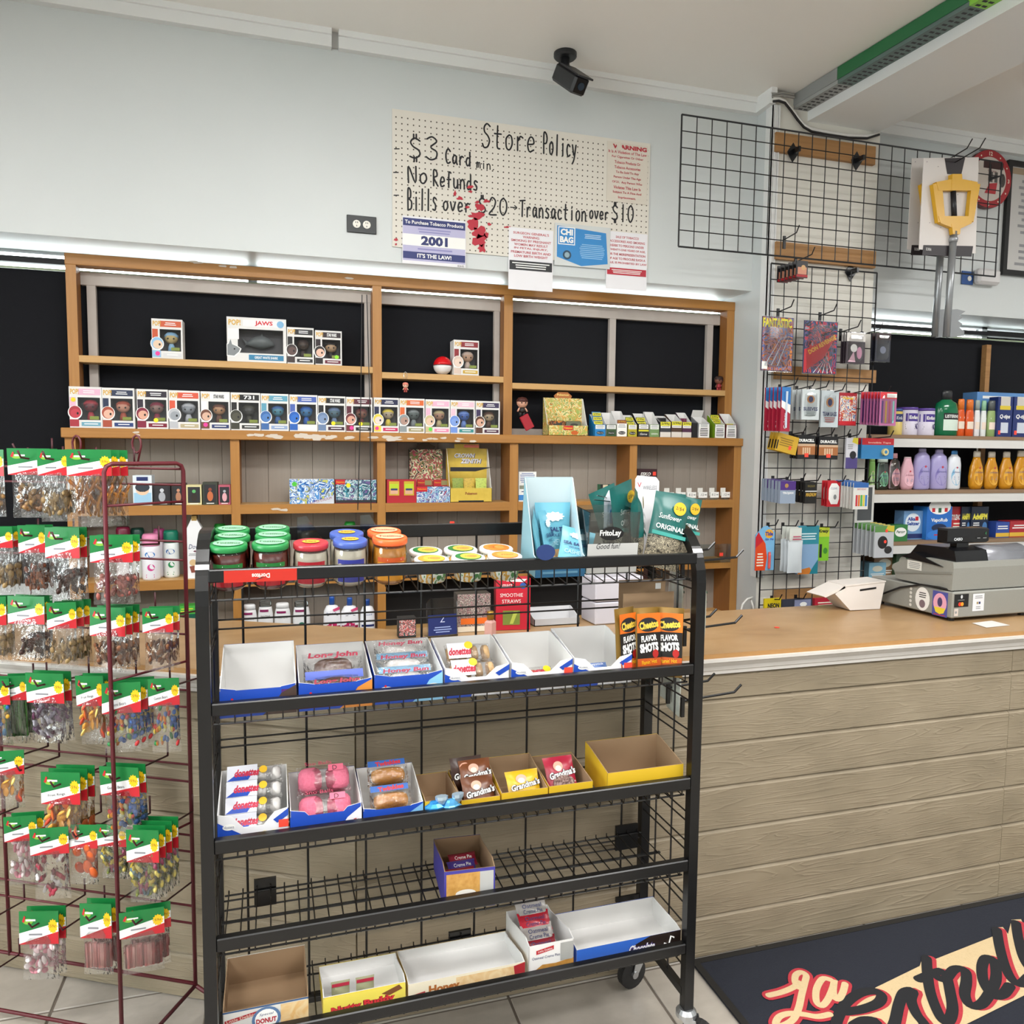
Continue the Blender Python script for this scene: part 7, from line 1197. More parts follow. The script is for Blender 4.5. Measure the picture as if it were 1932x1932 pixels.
for (px, py, L) in ((1467, 587, .1), (1546, 594, .1), (1500, 493, .12), (1585, 625, .12), (1625, 630, .12), (1470, 730, .12), (1502, 733, .12), (1527, 735, .12), (1562, 740, .1), (1600, 742, .1), (1640, 745, .12), (1490, 818, .1), (1514, 820, .1), (1542, 822, .1), (1576, 824, .08), (1602, 822, .06), (1640, 826, .14), (1457, 902, .12), (1484, 904, .12), (1512, 906, .12), (1563, 908, .1), (1598, 908, .14), (1628, 910, .1), (1448, 990, .06), (1476, 990, .1), (1512, 990, .1), (1549, 992, .1), (1455, 1128, .06), (1500, 1126, .06), (1555, 1126, .06)): ghook(VG_, px, py, L)
# hanging packs: frontmost fills the given photo box, copies follow along the hook towards the wall
def hang(name, label, cat, px0, px1, pyt, pyb, n, step, build, group, front=None, rz=0.0, ry=0.0, tilt=0.0):
    Yf = (front if front is not None else YG-.03-step*(n-1)); pm = (px0+px1)/2; a, c = A(px0, (pyt+pyb)/2, Yf), A(px1, (pyt+pyb)/2, Yf); zt = A(pm, pyt, Yf).z; zb = A(pm, pyb, Yf).z; w, h = c.x-a.x, zt-zb
    t = thing(name, label if n == 1 else label+', frontmost on its hook', cat, ((a.x+c.x)/2, Yf, zb), rz, group, tilt, ry); build(t, w, h)
    for k in range(1, n): dup(t, ((a.x+c.x)/2+.002*(k % 2), Yf+step*k, zb+.0015*k), rz+.03*((k*7) % 3-1), label+', %s from the front on its hook' % ('', 'second', 'third', 'fourth', 'fifth', 'sixth', 'seventh', 'eighth')[k], group)
    return t
def cardpack(col, pf, th=.006, film=False, r=None):
    def f(t, w, h):
        b = MB(); b.box(-w/2, w/2, 0, th, 0, h, M(col, .4) if isinstance(col, str) else col); b.build('card', t); b = MB(); pf(b, w, h); b.build('print', t)
        if film: b = MB(); pillow(b, w*1.06, h*1.04, th+.012, CLEAR, 4, 5, .05); o = b.build('clear_bag', t); o.location = (0, th/2, -.02*h)
    return f
G_ = 'packs on the column grid'
hang('hang_pack', 'small black and red hang pack', 'hang pack', 1503, 1524, 492, 524, 6, .03, cardpack('#1c1a1c', lambda b, w, h: (b.rect(-.4*w, .4*w, .2*h, .62*h, M('#c98a70', .5)), b.rect(-.5*w, .5*w, .04*h, .18*h, M('#a8242c', .5)), b.disc(.1*w, .6*h, .2*w, M('#c9a070', .5)))), 'black and red hang packs', tilt=.0)
ART1 = art('comic_art_a', ['#3a2a5a', '#7a4a3a', '#c9782e', '#4a5a9a', '#8a8f98', '#b83a2c', '#2a2a44'], 14, 4); ART2 = art('comic_art_b', ['#20305a', '#b82430', '#3a4a7a', '#1c1c24', '#c8323a', '#8a8a94'], 11, 4)
hang('comic_book', 'bagged comic book with yellow FANTASTIC title', 'comic book', 1437, 1496, 598, 700, 1, .02, cardpack('#3a3050', lambda b, w, h: (b.rect(-.48*w, .48*w, .01*h, .99*h, ART1), b.text('FANTASTIC', -.02*w, .89*h, .17*h, M('#d8d03a', .5), w=.92*w, bold=.04), b.rect(-.48*w, -.3*w, .03*h, .17*h, WHITE), [b.shape([(-.4*w+.2*w*k, .1*h), (-.36*w+.2*w*k, .1*h), (.2*w+.1*w*k, .72*h)], M('#c9d0dc', .4)) for k in range(3)]), .004, True), 'comics on the grid', YG-.07)
hang('comic_book', 'bagged comic book with red cover and diagonal yellow title', 'comic book', 1516, 1579, 606, 705, 1, .02, cardpack('#20305a', lambda b, w, h: (b.rect(-.48*w, .48*w, .01*h, .99*h, ART2), b.shape([(-.48*w, .02*h), (-.48*w, .45*h), (.48*w, .75*h), (.1*w, .3*h)], M('#b8202c', .5)), b.text('DON REVENGE', .05*w, .56*h, .09*h, M('#d8b03a', .5), w=.9*w, rot=.5, bold=.04), [b.shape([(-.2*w+.14*w*k, .01*h), (-.18*w+.14*w*k, .01*h), (.2*w, .34*h)], WHITE) for k in range(5)]), .004, True), 'comics on the grid', YG-.07)
hang('charm_pack', 'clear pack with white and pink charm', 'hang pack', 1597, 1632, 628, 686, 3, .02, cardpack('#3a3038', lambda b, w, h: (b.rect(-.5*w, .5*w, .72*h, h, M('#d8d4d0', .5)), b.disc(-.1*w, .5*h, .18*w, WHITE), b.disc(.2*w, .35*h, .14*w, M('#d89ab8', .5), rz=.2*h), b.shape([(-.4*w, .05*h), (0, .05*h), (-.1*w, .4*h)], M('#e0b8c8', .5))), .005, True), G_)
hang('charm_pack', 'clear pack with dark blue insert', 'hang pack', 1652, 1680, 628, 682, 2, .03, cardpack('#2a2c38', lambda b, w, h: (b.rect(-.5*w, .5*w, .75*h, h, M('#3a2a2c', .5)), b.lines(-.3*w, .3*w, .85*h, .92*h, 1, WHITE), b.disc(0, .4*h, .2*w, M('#8a90a8', .4))), .005, True), G_)
def brush(t, w, h): b = MB(); b.box(-w/2, w/2, 0, .008, 0, h, M('#a8203a', .4)); b.build('card', t); b = MB(); b.rect(-.5*w, .5*w, .55*h, h, M('#2f74b8', .4)); b.shape([(-.5*w, .55*h), (.5*w, .4*h), (.5*w, .6*h), (-.5*w, .7*h)], WHITE); b.text('Colgate', 0, .24*h, .4*w, WHITE, w=.36*h, rot=math.pi/2, bold=.03); b.build('print', t); b = MB(); b.tube([(0, -.006, .08*h), (0, -.006, .6*h), (0, -.006, .9*h)], [.005, .004, .006], M('#c9d8e8', .3), 6); b.build('toothbrush', t)
hang('toothbrush_pack', 'red and blue toothbrush pack', 'toothbrush', 1474, 1491, 730, 814, 5, .032, brush, 'toothbrush packs on the grid')
SLV = lambda word, c: (lambda b, w, h: (b.disc(0, .68*h, .22*w, M('#c98a4a', .5), rz=.13*h), b.disc(0, .68*h, .13*w, NAVY, rz=.1*h), b.text(word, 0, .36*h, .12*h, NAVY, w=.8*w, bold=.03), b.lines(-.3*w, .3*w, .12*h, .28*h, 3, M(c, .5))))
hang('card_sleeves', 'clear pack of card sleeves with grey card', 'sleeve pack', 1513, 1546, 735, 792, 3, .04, cardpack('#c9d2d4', SLV('SLEEVES', '#8a9a9c'), .01, True), 'card supply packs')
hang('card_sleeves', 'clear pack of team bags with pale pink foot', 'sleeve pack', 1549, 1582, 737, 806, 1, .04, cardpack('#c4cfd4', SLV('TEAM BAGS', '#c05a5a'), .012, True), 'card supply packs', YG-.05)
hang('booster_blister', 'red and gold foil card booster blister', 'booster pack', 1583, 1616, 741, 803, 1, .02, cardpack('#a82430', lambda b, w, h: (b.rect(-.46*w, .46*w, .12*h, .9*h, art('booster_art', ['#c98a3a', '#b8323a', '#e8e0d0', '#3f6ab0', '#d8b04a'], 30, 3)), b.rect(-.46*w, .46*w, .03*h, .14*h, RED), b.text('Pokemon', 0, .84*h, .08*h, YEL, w=.6*w, bold=.03)), .008), G_, YG-.05)
hang('lighter_pack', 'pink and purple hang pack with white header', 'hang pack', 1660, 1691, 740, 803, 7, .022, cardpack('#b86a9a', lambda b, w, h: (b.rect(-.5*w, .5*w, .8*h, h, M('#d8323c', .5)), b.rect(-.1*w, .5*w, .84*h, .96*h, WHITE), [b.rect((-.4+.22*k)*w, (-.3+.22*k)*w, .08*h, .74*h, M(c, .4)) for k, c in enumerate(('#5a3a8a', '#d8b03a', '#c23a6a', '#8ad0c8'))]), .004, True), 'pink hang packs on the grid')
hang('voucher_card', 'tilted yellow voucher card', 'card', 1462, 1502, 820, 854, 4, .022, cardpack('#c9a02c', lambda b, w, h: (b.lines(-.4*w, .3*w, .3*h, .8*h, 4, M('#8a6a1c', .5)), b.rect(-.48*w, -.42*w, .1*h, .6*h, INK), b.rect(.1*w, .22*w, .2*h, .42*h, TAG)), .002), 'yellow cards on the grid', ry=.22)
DUR = lambda b, w, h: (b.rect(-.5*w, .5*w, .18*h, .62*h, M('#a86a3c', .35)), b.rect(-.5*w, .5*w, .54*h, .64*h, M('#c9a98a', .4)), b.text('DURACELL', 0, .78*h, .13*h, WHITE, w=.86*w, bold=.05), [b.rect((-.22+.12*k)*w, (-.14+.12*k)*w, .2*h, .48*h, M('#d8b898', .3)) for k in range(4)], b.rect(-.1*w, .12*w, .08*h, .24*h, TAG))
hang('battery_pack', 'copper and black battery pack, left group', 'batteries', 1505, 1538, 821, 866, 3, .025, cardpack('#17171a', DUR, .012), 'battery packs on the grid'); hang('battery_pack', 'copper and black battery pack, right group', 'batteries', 1545, 1581, 824, 867, 3, .025, cardpack('#17171a', DUR, .012), 'battery packs on the grid')
hang('charger_pack', 'tall white and purple car charger pack', 'hang pack', 1596, 1618, 826, 884, 1, .02, cardpack('#cfcfd6', lambda b, w, h: (b.rect(-.5*w, .5*w, 0, .36*h, M('#4a3f7a', .4)), b.shape([(0, .86*h), (.5*w, .78*h), (.5*w, h), (.1*w, h)], M('#d8c83a', .4)), b.disc(.1*w, .44*h, .28*w, INK, rz=.13*h), b.lines(-.4*w, .1*w, .62*h, .8*h, 3, GREY)), .01), G_, YG-.05)
def tape(t, w, h): b = MB(); b.box(-w/2, w/2, 0, .006, 0, h, M('#2f7ab0', .4)); b.build('card', t); b = MB(); b.rect(-.5*w, .5*w, .68*h, h, M('#b8202a', .4)); b.text('Invisible Tape', .05*w, .78*h, .1*h, CREAM, w=.7*w); b.build('print', t); b = MB(); b.lathe([(.018, -.014), (.018, -.001)], M('#d8c88a', .4), (.2*w, 0, .34*h), 20, axis='y'); b.lathe([(.009, -.0145), (.009, -.0005)], M('#2f7ab0', .4), (.2*w, 0, .34*h), 16, axis='y'); b.build('tape_roll', t)
hang('tape_pack', 'red and blue pack with a roll of tape', 'tape', 1626, 1686, 827, 866, 2, .03, tape, 'tape packs on the grid')
hang('condom_box', 'purple and white slim box', 'box', 1472, 1501, 908, 950, 6, .027, cardpack('#8f9db0', lambda b, w, h: (b.rect(-.5*w, .5*w, .6*h, h, M('#4a2a7a', .4)), b.text('TROJAN', 0, .46*h, .12*h, WHITE, w=.7*w, bold=.03), b.disc(-.1*w, .8*h, .12*w, M('#a8844a', .4))), .02), 'slim boxes on the grid')
hang('condom_box', 'black and gold slim box', 'box', 1519, 1541, 910, 950, 4, .026, cardpack('#151312', lambda b, w, h: (b.text('MAGNUM', 0, .42*h, .18*h, M('#c9a03a', .4), w=.86*w, shear=.2, bold=.04), b.rect(-.5*w, .5*w, .56*h, .6*h, WHITE), b.text('MAGNUM', 0, .82*h, .1*h, M('#8a7a3a', .4), w=.6*w)), .018), 'slim boxes on the grid')
hang('glue_pack', 'red and white hang pack with hexagon label', 'hang pack', 1561, 1585, 908, 956, 3, .02, cardpack('#c2222e', lambda b, w, h: (b.shape([(-.4*w, .3*h), (-.2*w, .1*h), (.3*w, .1*h), (.42*w, .3*h), (.42*w, .78*h), (.2*w, .92*h), (-.2*w, .92*h), (-.4*w, .7*h)], WHITE), b.text('CLEAR', 0, .72*h, .08*h, M('#5a5a8a', .4), w=.5*w), b.disc(.1*w, .38*h, .12*w, GREY, rz=.1*h)), .006), G_)
hang('candle_pack', 'blue and white pack of birthday candles', 'candles', 1610, 1638, 911, 961, 7, .022, cardpack('#dcdad4', lambda b, w, h: (b.rect(-.5*w, .5*w, .82*h, h, M('#2f62a8', .4)), b.text('BIRTHDAY', .05*w, .76*h, .06*h, M('#b8323c', .4), w=.6*w), [b.rect((-.34+.16*k)*w, (-.22+.16*k)*w, .12*h, .54*h, M(c, .4)) for k, c in enumerate(('#c2243a', '#d8702c', '#4aa84a', '#d8c83a', '#2f7ac0'))]), .005), 'candle packs on the grid')
hang('phone_case_pack', 'tall white framed pack with grey window', 'hang pack', 1614, 1649, 915, 986, 1, .02, cardpack('#cfcfca', lambda b, w, h: (b.rect(-.38*w, .38*w, .06*h, .94*h, M('#4a4d50', .3)), b.lines(-.2*w, .2*w, .6*h, .8*h, 3, M('#9a9d9f', .5))), .008), G_, YG-.045)
def tide(t, w, h): b = MB(); b.prism([(-.5*w, 0, 0), (.5*w, 0, 0), (.5*w, 0, .85*h), (.1*w, 0, h), (-.1*w, 0, .98*h), (-.5*w, 0, .8*h)], (0, .005, 0), M('#7ab4dc', .4)); b.build('card', t); b = MB(); b.shape([(-.5*w, 0), (.04*w, 0), (.12*w, .3*h), (.02*w, .6*h), (-.35*w, .85*h), (-.5*w, .6*h)], M('#d8481c', .4)); b.shape([(-.5*w, .5*h), (-.1*w, .66*h), (-.35*w, .86*h), (-.5*w, .75*h)], M('#c2202c', .4)); b.disc(.2*w, .82*h, .22*w, M('#e8a82a', .4), rz=.1*h); b.text('Tide', .2*w, .82*h, .09*h, M('#2a3a9a', .4), w=.4*w, bold=.05); b.text('to go', .22*w, .69*h, .07*h, M('#3a52b0', .4), w=.44*w, bold=.03); b.lines(-.42*w, -.06*w, .08*h, .4*h, 5, CREAM); b.build('print', t); b = MB(); b.lathe([(.006, 0), (.007, .006), (.007, .07*1), (.005, .085)], M('#e0605a', .3), (.22*w, -.006, .04*h), 10); b.build('pen', t)
hang('stain_pen_pack', 'orange and blue stain remover pen pack at the grid edge', 'hang pack', 1425, 1461, 992, 1076, 1, .02, tide, G_, YG-.04)
def spout(t, w, h): b = MB(); pillow(b, w, h*.72, .02, M('#cfd6da', .25), 6, 8); b.build('pouch', t, True); b = MB(); b.box(-.4*w, .4*w, 0, .004, .62*h, h, M('#d8dcd4', .4)); b.T = Matrix.Translation((0, -.012, 0)); b.lines(-.3*w, .3*w, .72*h, .84*h, 2, M('#b8526a', .5)); b.build('header', t)
hang('nail_pouch', 'clear pouch with small pink lettered header', 'pouch', 1486, 1514, 996, 1081, 3, .03, spout, 'clear pouches on the grid')
hang('bag_pouch', 'pale blue zip pouch with teal top and orange wave', 'pouch', 1505, 1544, 992, 1083, 1, .02, cardpack('#86a8cc', lambda b, w, h: (b.rect(-.5*w, .5*w, .62*h, h, M('#2f8a9c', .35)), b.lines(-.4*w, .4*w, .7*h, .86*h, 3, M('#d8ecf0', .4)), b.shape([(-.5*w, 0), (.3*w, 0), (.1*w, .14*h), (-.3*w, .1*h)], M('#c9782c', .4)), b.shape([(.1*w, 0), (.5*w, 0), (.5*w, .3*h), (.2*w, .1*h)], M('#1f7a8a', .4))), .014), G_, YG-.045)
hang('glue_tube_pack', 'lime green glue pack with black header lettering', 'hang pack', 1542, 1564, 995, 1058, 1, .02, cardpack('#7fc02c', lambda b, w, h: (b.rect(-.5*w, .5*w, .72*h, h, M('#c9d83a', .4)), b.text('Krazy', 0, .88*h, .12*h, INK, w=.86*w, shear=.2, bold=.05), b.rect(-.3*w, -.1*w, .1*h, .5*h, INK), b.disc(.2*w, .3*h, .18*w, M('#3f8a2c', .4), rz=.09*h)), .008), G_, YG-.035)
hang('mouse_pack', 'silver and green pack with black gadget', 'hang pack', 1650, 1686, 992, 1052, 6, .03, cardpack('#b9bcc0', lambda b, w, h: (b.rect(-.5*w, .5*w, .8*h, h, M('#5a8a4a', .4)), b.shape([(.05*w, .86*h), (.5*w, .8*h), (.5*w, h), (.15*w, h)], M('#c9b83a', .4)), b.disc(-.08*w, .48*h, .26*w, M('#1c1c1e', .25), rz=.2*h), b.disc(.22*w, .24*h, .2*w, M('#2b2b2e', .25), rz=.12*h), b.disc(.05*w, .5*h, .07*w, TAG), b.disc(.1*w, .84*h, .07*w, TAG)), .008), 'gadget packs on the grid')
hang('label_pack', 'yellow neon label pack just above the counter', 'hang pack', 1442, 1473, 1129, 1165, 1, .02, cardpack('#d8c01c', lambda b, w, h: b.text('NEON', .05*w, .62*h, .26*h, INK, w=.7*w, bold=.05), .01), G_, YG-.03)
hang('socket_pack', 'dark grey blister pack just above the counter', 'hang pack', 1476, 1532, 1130, 1165, 1, .02, cardpack('#3a3d4a', lambda b, w, h: (b.rect(-.1*w, .45*w, .5*h, .95*h, M('#8a90b0', .3)), b.disc(.2*w, .7*h, .12*w, WHITE, rz=.12*h)), .012), G_, YG-.03)
hang('tape_box', 'red flat pack lying by the card terminal', 'pack', 1537, 1580, 1128, 1160, 1, .02, cardpack('#b8283a', lambda b, w, h: b.lines(-.4*w, .4*w, .5*h, .8*h, 2, CREAM), .02), G_, YG-.03)
# toy key swords on white cards hung on the long grid
def toykey(label, px, py, Y, dxl):
    o = A(px, py, Y); t = thing('toy_key', label, 'toy', o, 0, 'toy keys on the long grid'); L = lambda x, y: A(x+dxl, y, Y)-o
    b = MB(); c = [L(1744, 298), L(1848, 296), L(1842, 478), L(1735, 470)]; b.prism([(p.x, .004, p.z) for p in c], (0, .003, 0), M('#dcd6d2', .5)); card = b.build('backing_card', t)
    b = MB(); DKC = M('#2a2428', .5); h4 = [L(1783, 298), L(1822, 297), L(1815, 328), L(1788, 328)]; b.poly([(p.x, .003, p.z) for p in h4], DKC); q = [L(1743, 462), L(1837, 464), L(1834, 484), L(1741, 481)]; b.poly([(p.x, .003, p.z) for p in q], DKC)
    for k in range(14): p = L(1750+((k*37) % 90), 305+((k*53) % 150)); b.poly([(p.x-.004, .0033, p.z-.003), (p.x+.004, .0033, p.z), (p.x, .0033, p.z+.004)], M('#8f7f8a', .5))
    p = L(1753, 470); b.text('SORA', p.x, p.z, .014, WHITE, w=.034, y=.0026); b.build('card_print', card, kind='stuff')
    YK_ = M('#d9a51c', .35); g = MB(); out = [L(*q) for q in ((1799, 330), (1806, 333), (1812, 340), (1836, 345), (1842, 350), (1842, 362), (1838, 368), (1829, 420), (1806, 434), (1800, 442), (1792, 442), (1788, 434), (1764, 422), (1756, 368), (1754, 356), (1758, 346), (1786, 340), (1792, 333))]
    inn = [L(*q) for q in ((1798, 360), (1812, 361), (1827, 363), (1822, 412), (1800, 417), (1774, 412), (1771, 361), (1786, 360))]
    # guard: two bars, bow top and bottom
    def bar4(ps, d=.022): g.k += 1; g.prism([(p.x, -.02-.0006*g.k, p.z) for p in ps], (0, d, 0), YK_)
    bar4([L(1754, 350), L(1771, 346), L(1777, 416), L(1764, 422)]); bar4([L(1827, 346), L(1843, 350), L(1830, 421), L(1820, 415)]); bar4([L(1760, 346), L(1786, 341), L(1812, 341), L(1838, 346), L(1834, 362), L(1764, 362)]); bar4([L(1764, 410), L(1830, 410), L(1826, 424), L(1800, 436), L(1768, 423)]); bar4([L(1790, 331), L(1808, 331), L(1810, 362), L(1788, 362)], .026); bar4([L(1788, 425), L(1806, 425), L(1804, 444), L(1791, 444)]); g.build('yellow_guard', t)
    b = MB(); p0, p1 = L(1796, 362), L(1798, 410); b.tube([(p0.x, -.008, p0.z), (p1.x, -.008, p1.z)], .013, M('#1c1c22', .4), 10); b.build('grip', t, True)
    b = MB(); p0, p1 = L(1797, 438), L(1783, 636); b.tube([(p0.x, -.008, p0.z), (p1.x, -.008, p1.z)], .017, M('#9a9da0', .3, .5), 12); b.lathe([(.019, 0), (.022, .01), (.022, .018), (.019, .024)], M('#a9acb0', .3, .5), (L(1796, 452).x, -.008, L(1796, 458).z), 14); b.build('grey_shaft', t, True)
    b = MB(); bl = [L(1788, 585), L(1802, 584), L(1818, 588), L(1806, 596), L(1812, 600), L(1804, 606), L(1812, 612), L(1806, 618), L(1816, 626), L(1815, 634), L(1784, 638)]; b.prism([(p.x, -.012, p.z) for p in bl], (0, .008, 0), M('#9a9da0', .3, .5)); b.build('toothed_blade', t)
    b = MB(); pt = L(1803, 304); b.tube([(pt.x, .012, pt.z-.006), (pt.x, -.14, pt.z+.014), (pt.x, -.17, pt.z+.05)], .003, GB, 6); b.build('peg', t)
toykey('toy key with yellow guard and grey shaft on a white card, front one', 1797, 440, 3.20, 0); toykey('toy key with yellow guard and grey shaft on a white card, rear one', 1780, 440, 3.315, -22)
# clock, picture frame, socket plate and white box on the right wall
YR = YW-.002
c0 = A(1858, 341, YR); t = thing('wall_clock', 'round red rimmed wall clock with black print behind the toy keys', 'clock', c0); r = abs(A(1858, 286, YR).z-c0.z)
b = MB(); b.lathe([(r, -.03), (r, 0)], M('#5a1a1e', .4), (0, 0, 0), 36, axis='y'); b.build('case', t); b = MB(); b.T = Matrix.Translation((0, -.03, 0)); b.disc(0, 0, r*.99, M('#a8262e', .4), n=40); b.disc(0, 0, r*.76, M('#cfc6be', .4), n=36); b.rect(-.3*r, .6*r, .36*r, .6*r, M('#3a1a1c', .4)); b.text('Garage', .1*r, .28*r, .1*r, M('#7a2a2a', .4), w=.4*r); b.rect(.0*r, .14*r, -.1*r, .26*r, M('#5a5654', .3)); b.rect(.22*r, .36*r, -.1*r, .26*r, M('#5a5654', .3)); b.disc(.58*r, .0, .14*r, M('#4a4644', .3), rz=.24*r); b.shape([(-.2*r, -.5*r), (.3*r, -.5*r), (.36*r, -.1*r), (.0*r, -.16*r)], M('#b8323a', .4))
for s_, a in (('12', 0), ('3', 3), ('6', 6), ('9', 9)): b.text(s_, .87*r*math.sin(a*math.pi/6), .87*r*math.cos(a*math.pi/6), .14*r, CREAM, bold=.03)
for a in (1, 2, 4, 5, 7, 8, 10, 11): b.disc(.87*r*math.sin(a*math.pi/6), .87*r*math.cos(a*math.pi/6), .03*r, CREAM)
b.build('dial', t); b = MB(); b.T = Matrix.Translation((0, -.033, 0)); b.shape([(-.01, -.01), (.01, -.01), (.006, .5*r), (-.006, .5*r)], INK); b.shape([(0, -.01), (0, .01), (.6*r, .2*r), (.6*r, .17*r)], INK); b.build('hands', t)
a_, d_ = A(1899, 303, YR), A(1899, 520, YR); t = thing('picture_frame', 'black framed certificate at the right edge of the wall', 'picture frame', (a_.x+.25, YR, d_.z)); h = a_.z-d_.z; b = MB(); w = .5
for q in ((-w/2, w/2, 0, .03), (-w/2, w/2, h-.03, h), (-w/2, -w/2+.028, .03, h-.03), (w/2-.028, w/2, .03, h-.03)): b.box(q[0], q[1], -.02, 0, q[2], q[3], BLACK)
b.build('frame', t); b = MB(); b.box(-w/2+.02, w/2-.02, -.008, -.002, .02, h-.02, M('#c9c8c6', .25)); b.T = Matrix.Translation((0, -.008, 0)); b.rect(-w/2+.03, w/2-.03, h-.07, h-.035, M('#a8947c', .4)); b.lines(-.16, .16, .36*h, .86*h, 9, M('#8f8f92', .5)); b.lines(-.16, .16, .08*h, .3*h, 4, M('#8f8f92', .5)); b.build('certificate', t)
a_, d_ = A(1814, 511, YR), A(1834, 538, YR); t = thing('socket_plate', 'small blue socket plate on the right wall', 'outlet', ((a_.x+d_.x)/2, YR, d_.z)); w, h = d_.x-a_.x, a_.z-d_.z; b = MB(); b.box(-w/2, w/2, -.006, -.0006, 0, h, M('#1f4a8a', .4), bev=.001); b.build('plate', t); b = MB(); b.lathe([(.014, -.009), (.014, -.006)], M('#d8d6d0', .4), (.012, 0, h*.45), 14, axis='y'); b.build('socket', t)
a_, d_ = A(1835, 508, YR), A(1875, 541, YR); t = thing('wall_sensor', 'rounded white device box beside the blue plate', 'sensor', ((a_.x+d_.x)/2, YR, d_.z)); w, h = d_.x-a_.x, a_.z-d_.z; b = MB(); b.box(-w/2, w/2, -.05, -.0006, 0, h, M('#d6d4d4', .4), bev=.014); b.build('case', t)
# ================================================================ shelves at the right window
RSX0, RSX1, RSY = 3.004, 5.4, 3.45
SWT = M('#d9d8d4', .45); SBR = wood('shelf_board_brown', ['#7a6248', '#8f745a', '#86694e'], 'x', .6)
RS = thing('wall_shelving', 'white fronted wooden shelving in the window right of the column', 'shelf', (RSX0, RSY, 0))
RZ_ = [1.731, 1.4256, 1.139, .93]
for z in RZ_:
    b = MB(); b.box(0, RSX1-RSX0, 0, .33, z-.02, z-.0008, SBR); b.build('shelf_board', RS); b = MB(); b.box(0, RSX1-RSX0, .004, .022, z-.068, z-.02, SWT); b.build('white_fascia', RS)
for x in (1.15, 2.36): b = MB(); b.box(x, x+.035, .30, .335, .0, 2.3, BAT); b.build('upright', RS)
b = MB(); b.box(0, RSX1-RSX0, .1, .33, 0, .02, SBR); b.build('base_board', RS)
RY = 3.50
def rcan(label, px0, px1, pyt, z, cols, pf=None, group='tins on the right shelf', cat='tin', Y=RY):
    x, w, h = spot(px0, px1, pyt, z, Y); r = w/2*.98; t = thing('formula_tin', label, cat, (x, Y+r, z), group=group); b = MB(); b.lathe([(r*.97, 0), (r, .004), (r, h*.9)], M(cols[0], .35), n=20); b.build('body', t, True); b = MB(); b.lathe([(r*1.01, h*.9), (r*1.01, h*.99), (r*.96, h)], M(cols[1], .35), n=20); b.build('lid', t, True)
    if pf: b = MB(); b.wrap = (r, 1); pf(b, w, h); b.build('label', t)
    return t
ENF = lambda b, w, h: (b.rect(-.46*w, .46*w, .5*h, .78*h, M('#4a3590', .4)), b.text('Enfamil', .05*w, .64*h, .13*h, WHITE, w=.6*w, bold=.03), b.disc(.22*w, .32*h, .14*w, M('#3a2a6a', .4)), b.lines(-.4*w, .1*w, .2*h, .42*h, 3, GREY))
rcan('small yellow and navy formula tin, leftmost on the top shelf', 1689, 1710, 771, RZ_[0], ('#d8c06a', '#2f4a8a'), lambda b, w, h: (b.rect(-.4*w, .4*w, .5*h, .8*h, NAVY), b.text('Enfa', 0, .65*h, .12*h, WHITE, w=.5*w)))
rcan('purple and white formula tin, left of the pair', 1711, 1742, 768, RZ_[0], ('#d9d4e4', '#5a3f98'), ENF); rcan('purple and white formula tin, right of the pair', 1744, 1774, 770, RZ_[0], ('#d9d4e4', '#5a3f98'), ENF)
GRB = M('#0f6a44', .15)
flatbottle('mouthwash_bottle', 'green mouthwash bottle with dark cap', 1766, 1808, 737, RZ_[0], RY+.04, GRB, '#2b2d30', .2, 'shoulder', lambda b, w, h: (b.rect(-.3*w, .42*w, .12*h, .5*h, M('#d8e8dc', .4)), b.rect(-.3*w, .42*w, .36*h, .5*h, INK), b.text('LISTERINE', .06*w, .43*h, .07*h, WHITE, w=.62*w, bold=.03)), 'bottles on the top right shelf', dy=.5)
for (a, c, yt, lab, bc, cc) in ((1807, 1821, 753, 'slim orange deodorant, left one', '#d8561c', '#e0762c'), (1823, 1838, 754, 'slim orange deodorant, right one', '#d8561c', '#e0762c'), (1840, 1850, 755, 'slim white deodorant with grey cap', '#e2e2e4', '#9aa8a4'), (1852, 1862, 756, 'slim white deodorant with mint cap', '#dfe4e2', '#8fc0a0'), (1864, 1880, 756, 'slim grey and green deodorant', '#8fa86a', '#5a5f60')):
    flatbottle('deodorant', lab, a, c, yt, RZ_[0], RY+.03, bc, cc, .28, 'shampoo', lambda b, w, h: (b.rect(-.4*w, .4*w, .2*h, .4*h, M('#e8d8c8', .4)), b.lines(-.4*w, .4*w, .45*h, .55*h, 1, WHITE)), 'deodorants on the top right shelf', cat='deodorant', dy=.6)
for (a, c, lab) in ((1884, 1912, 'navy cotton swab box, left one'), (1914, 1946, 'navy cotton swab box, right one')): cbox('swab_box', lab, 'box', a, c, 749, RZ_[0], RY, .06, M('#1f2f6a', .4), lambda b, w, h: (b.rect(-.32*w, .32*w, .78*h, h, M('#c9c4bc', .4)), b.rect(-.36*w, .36*w, .68*h, .78*h, M('#d8c03a', .4)), b.text('Q-tips', 0, .5*h, .13*h, WHITE, w=.7*w, shear=.2, bold=.03), b.rect(-.25*w, .25*w, .1*h, .36*h, M('#c9d0dc', .4)), b.rect(-.4*w, -.25*w, .06*h, .16*h, TAG)), 'swab boxes on the top right shelf')
cbox('wipes_box', 'large pale blue box behind the deodorants', 'box', 1844, 1940, 741, RZ_[0], RY+.1, .1, M('#5f90c8', .4), lambda b, w, h: b.lines(-.45*w, .45*w, .82*h, .95*h, 1, WHITE))
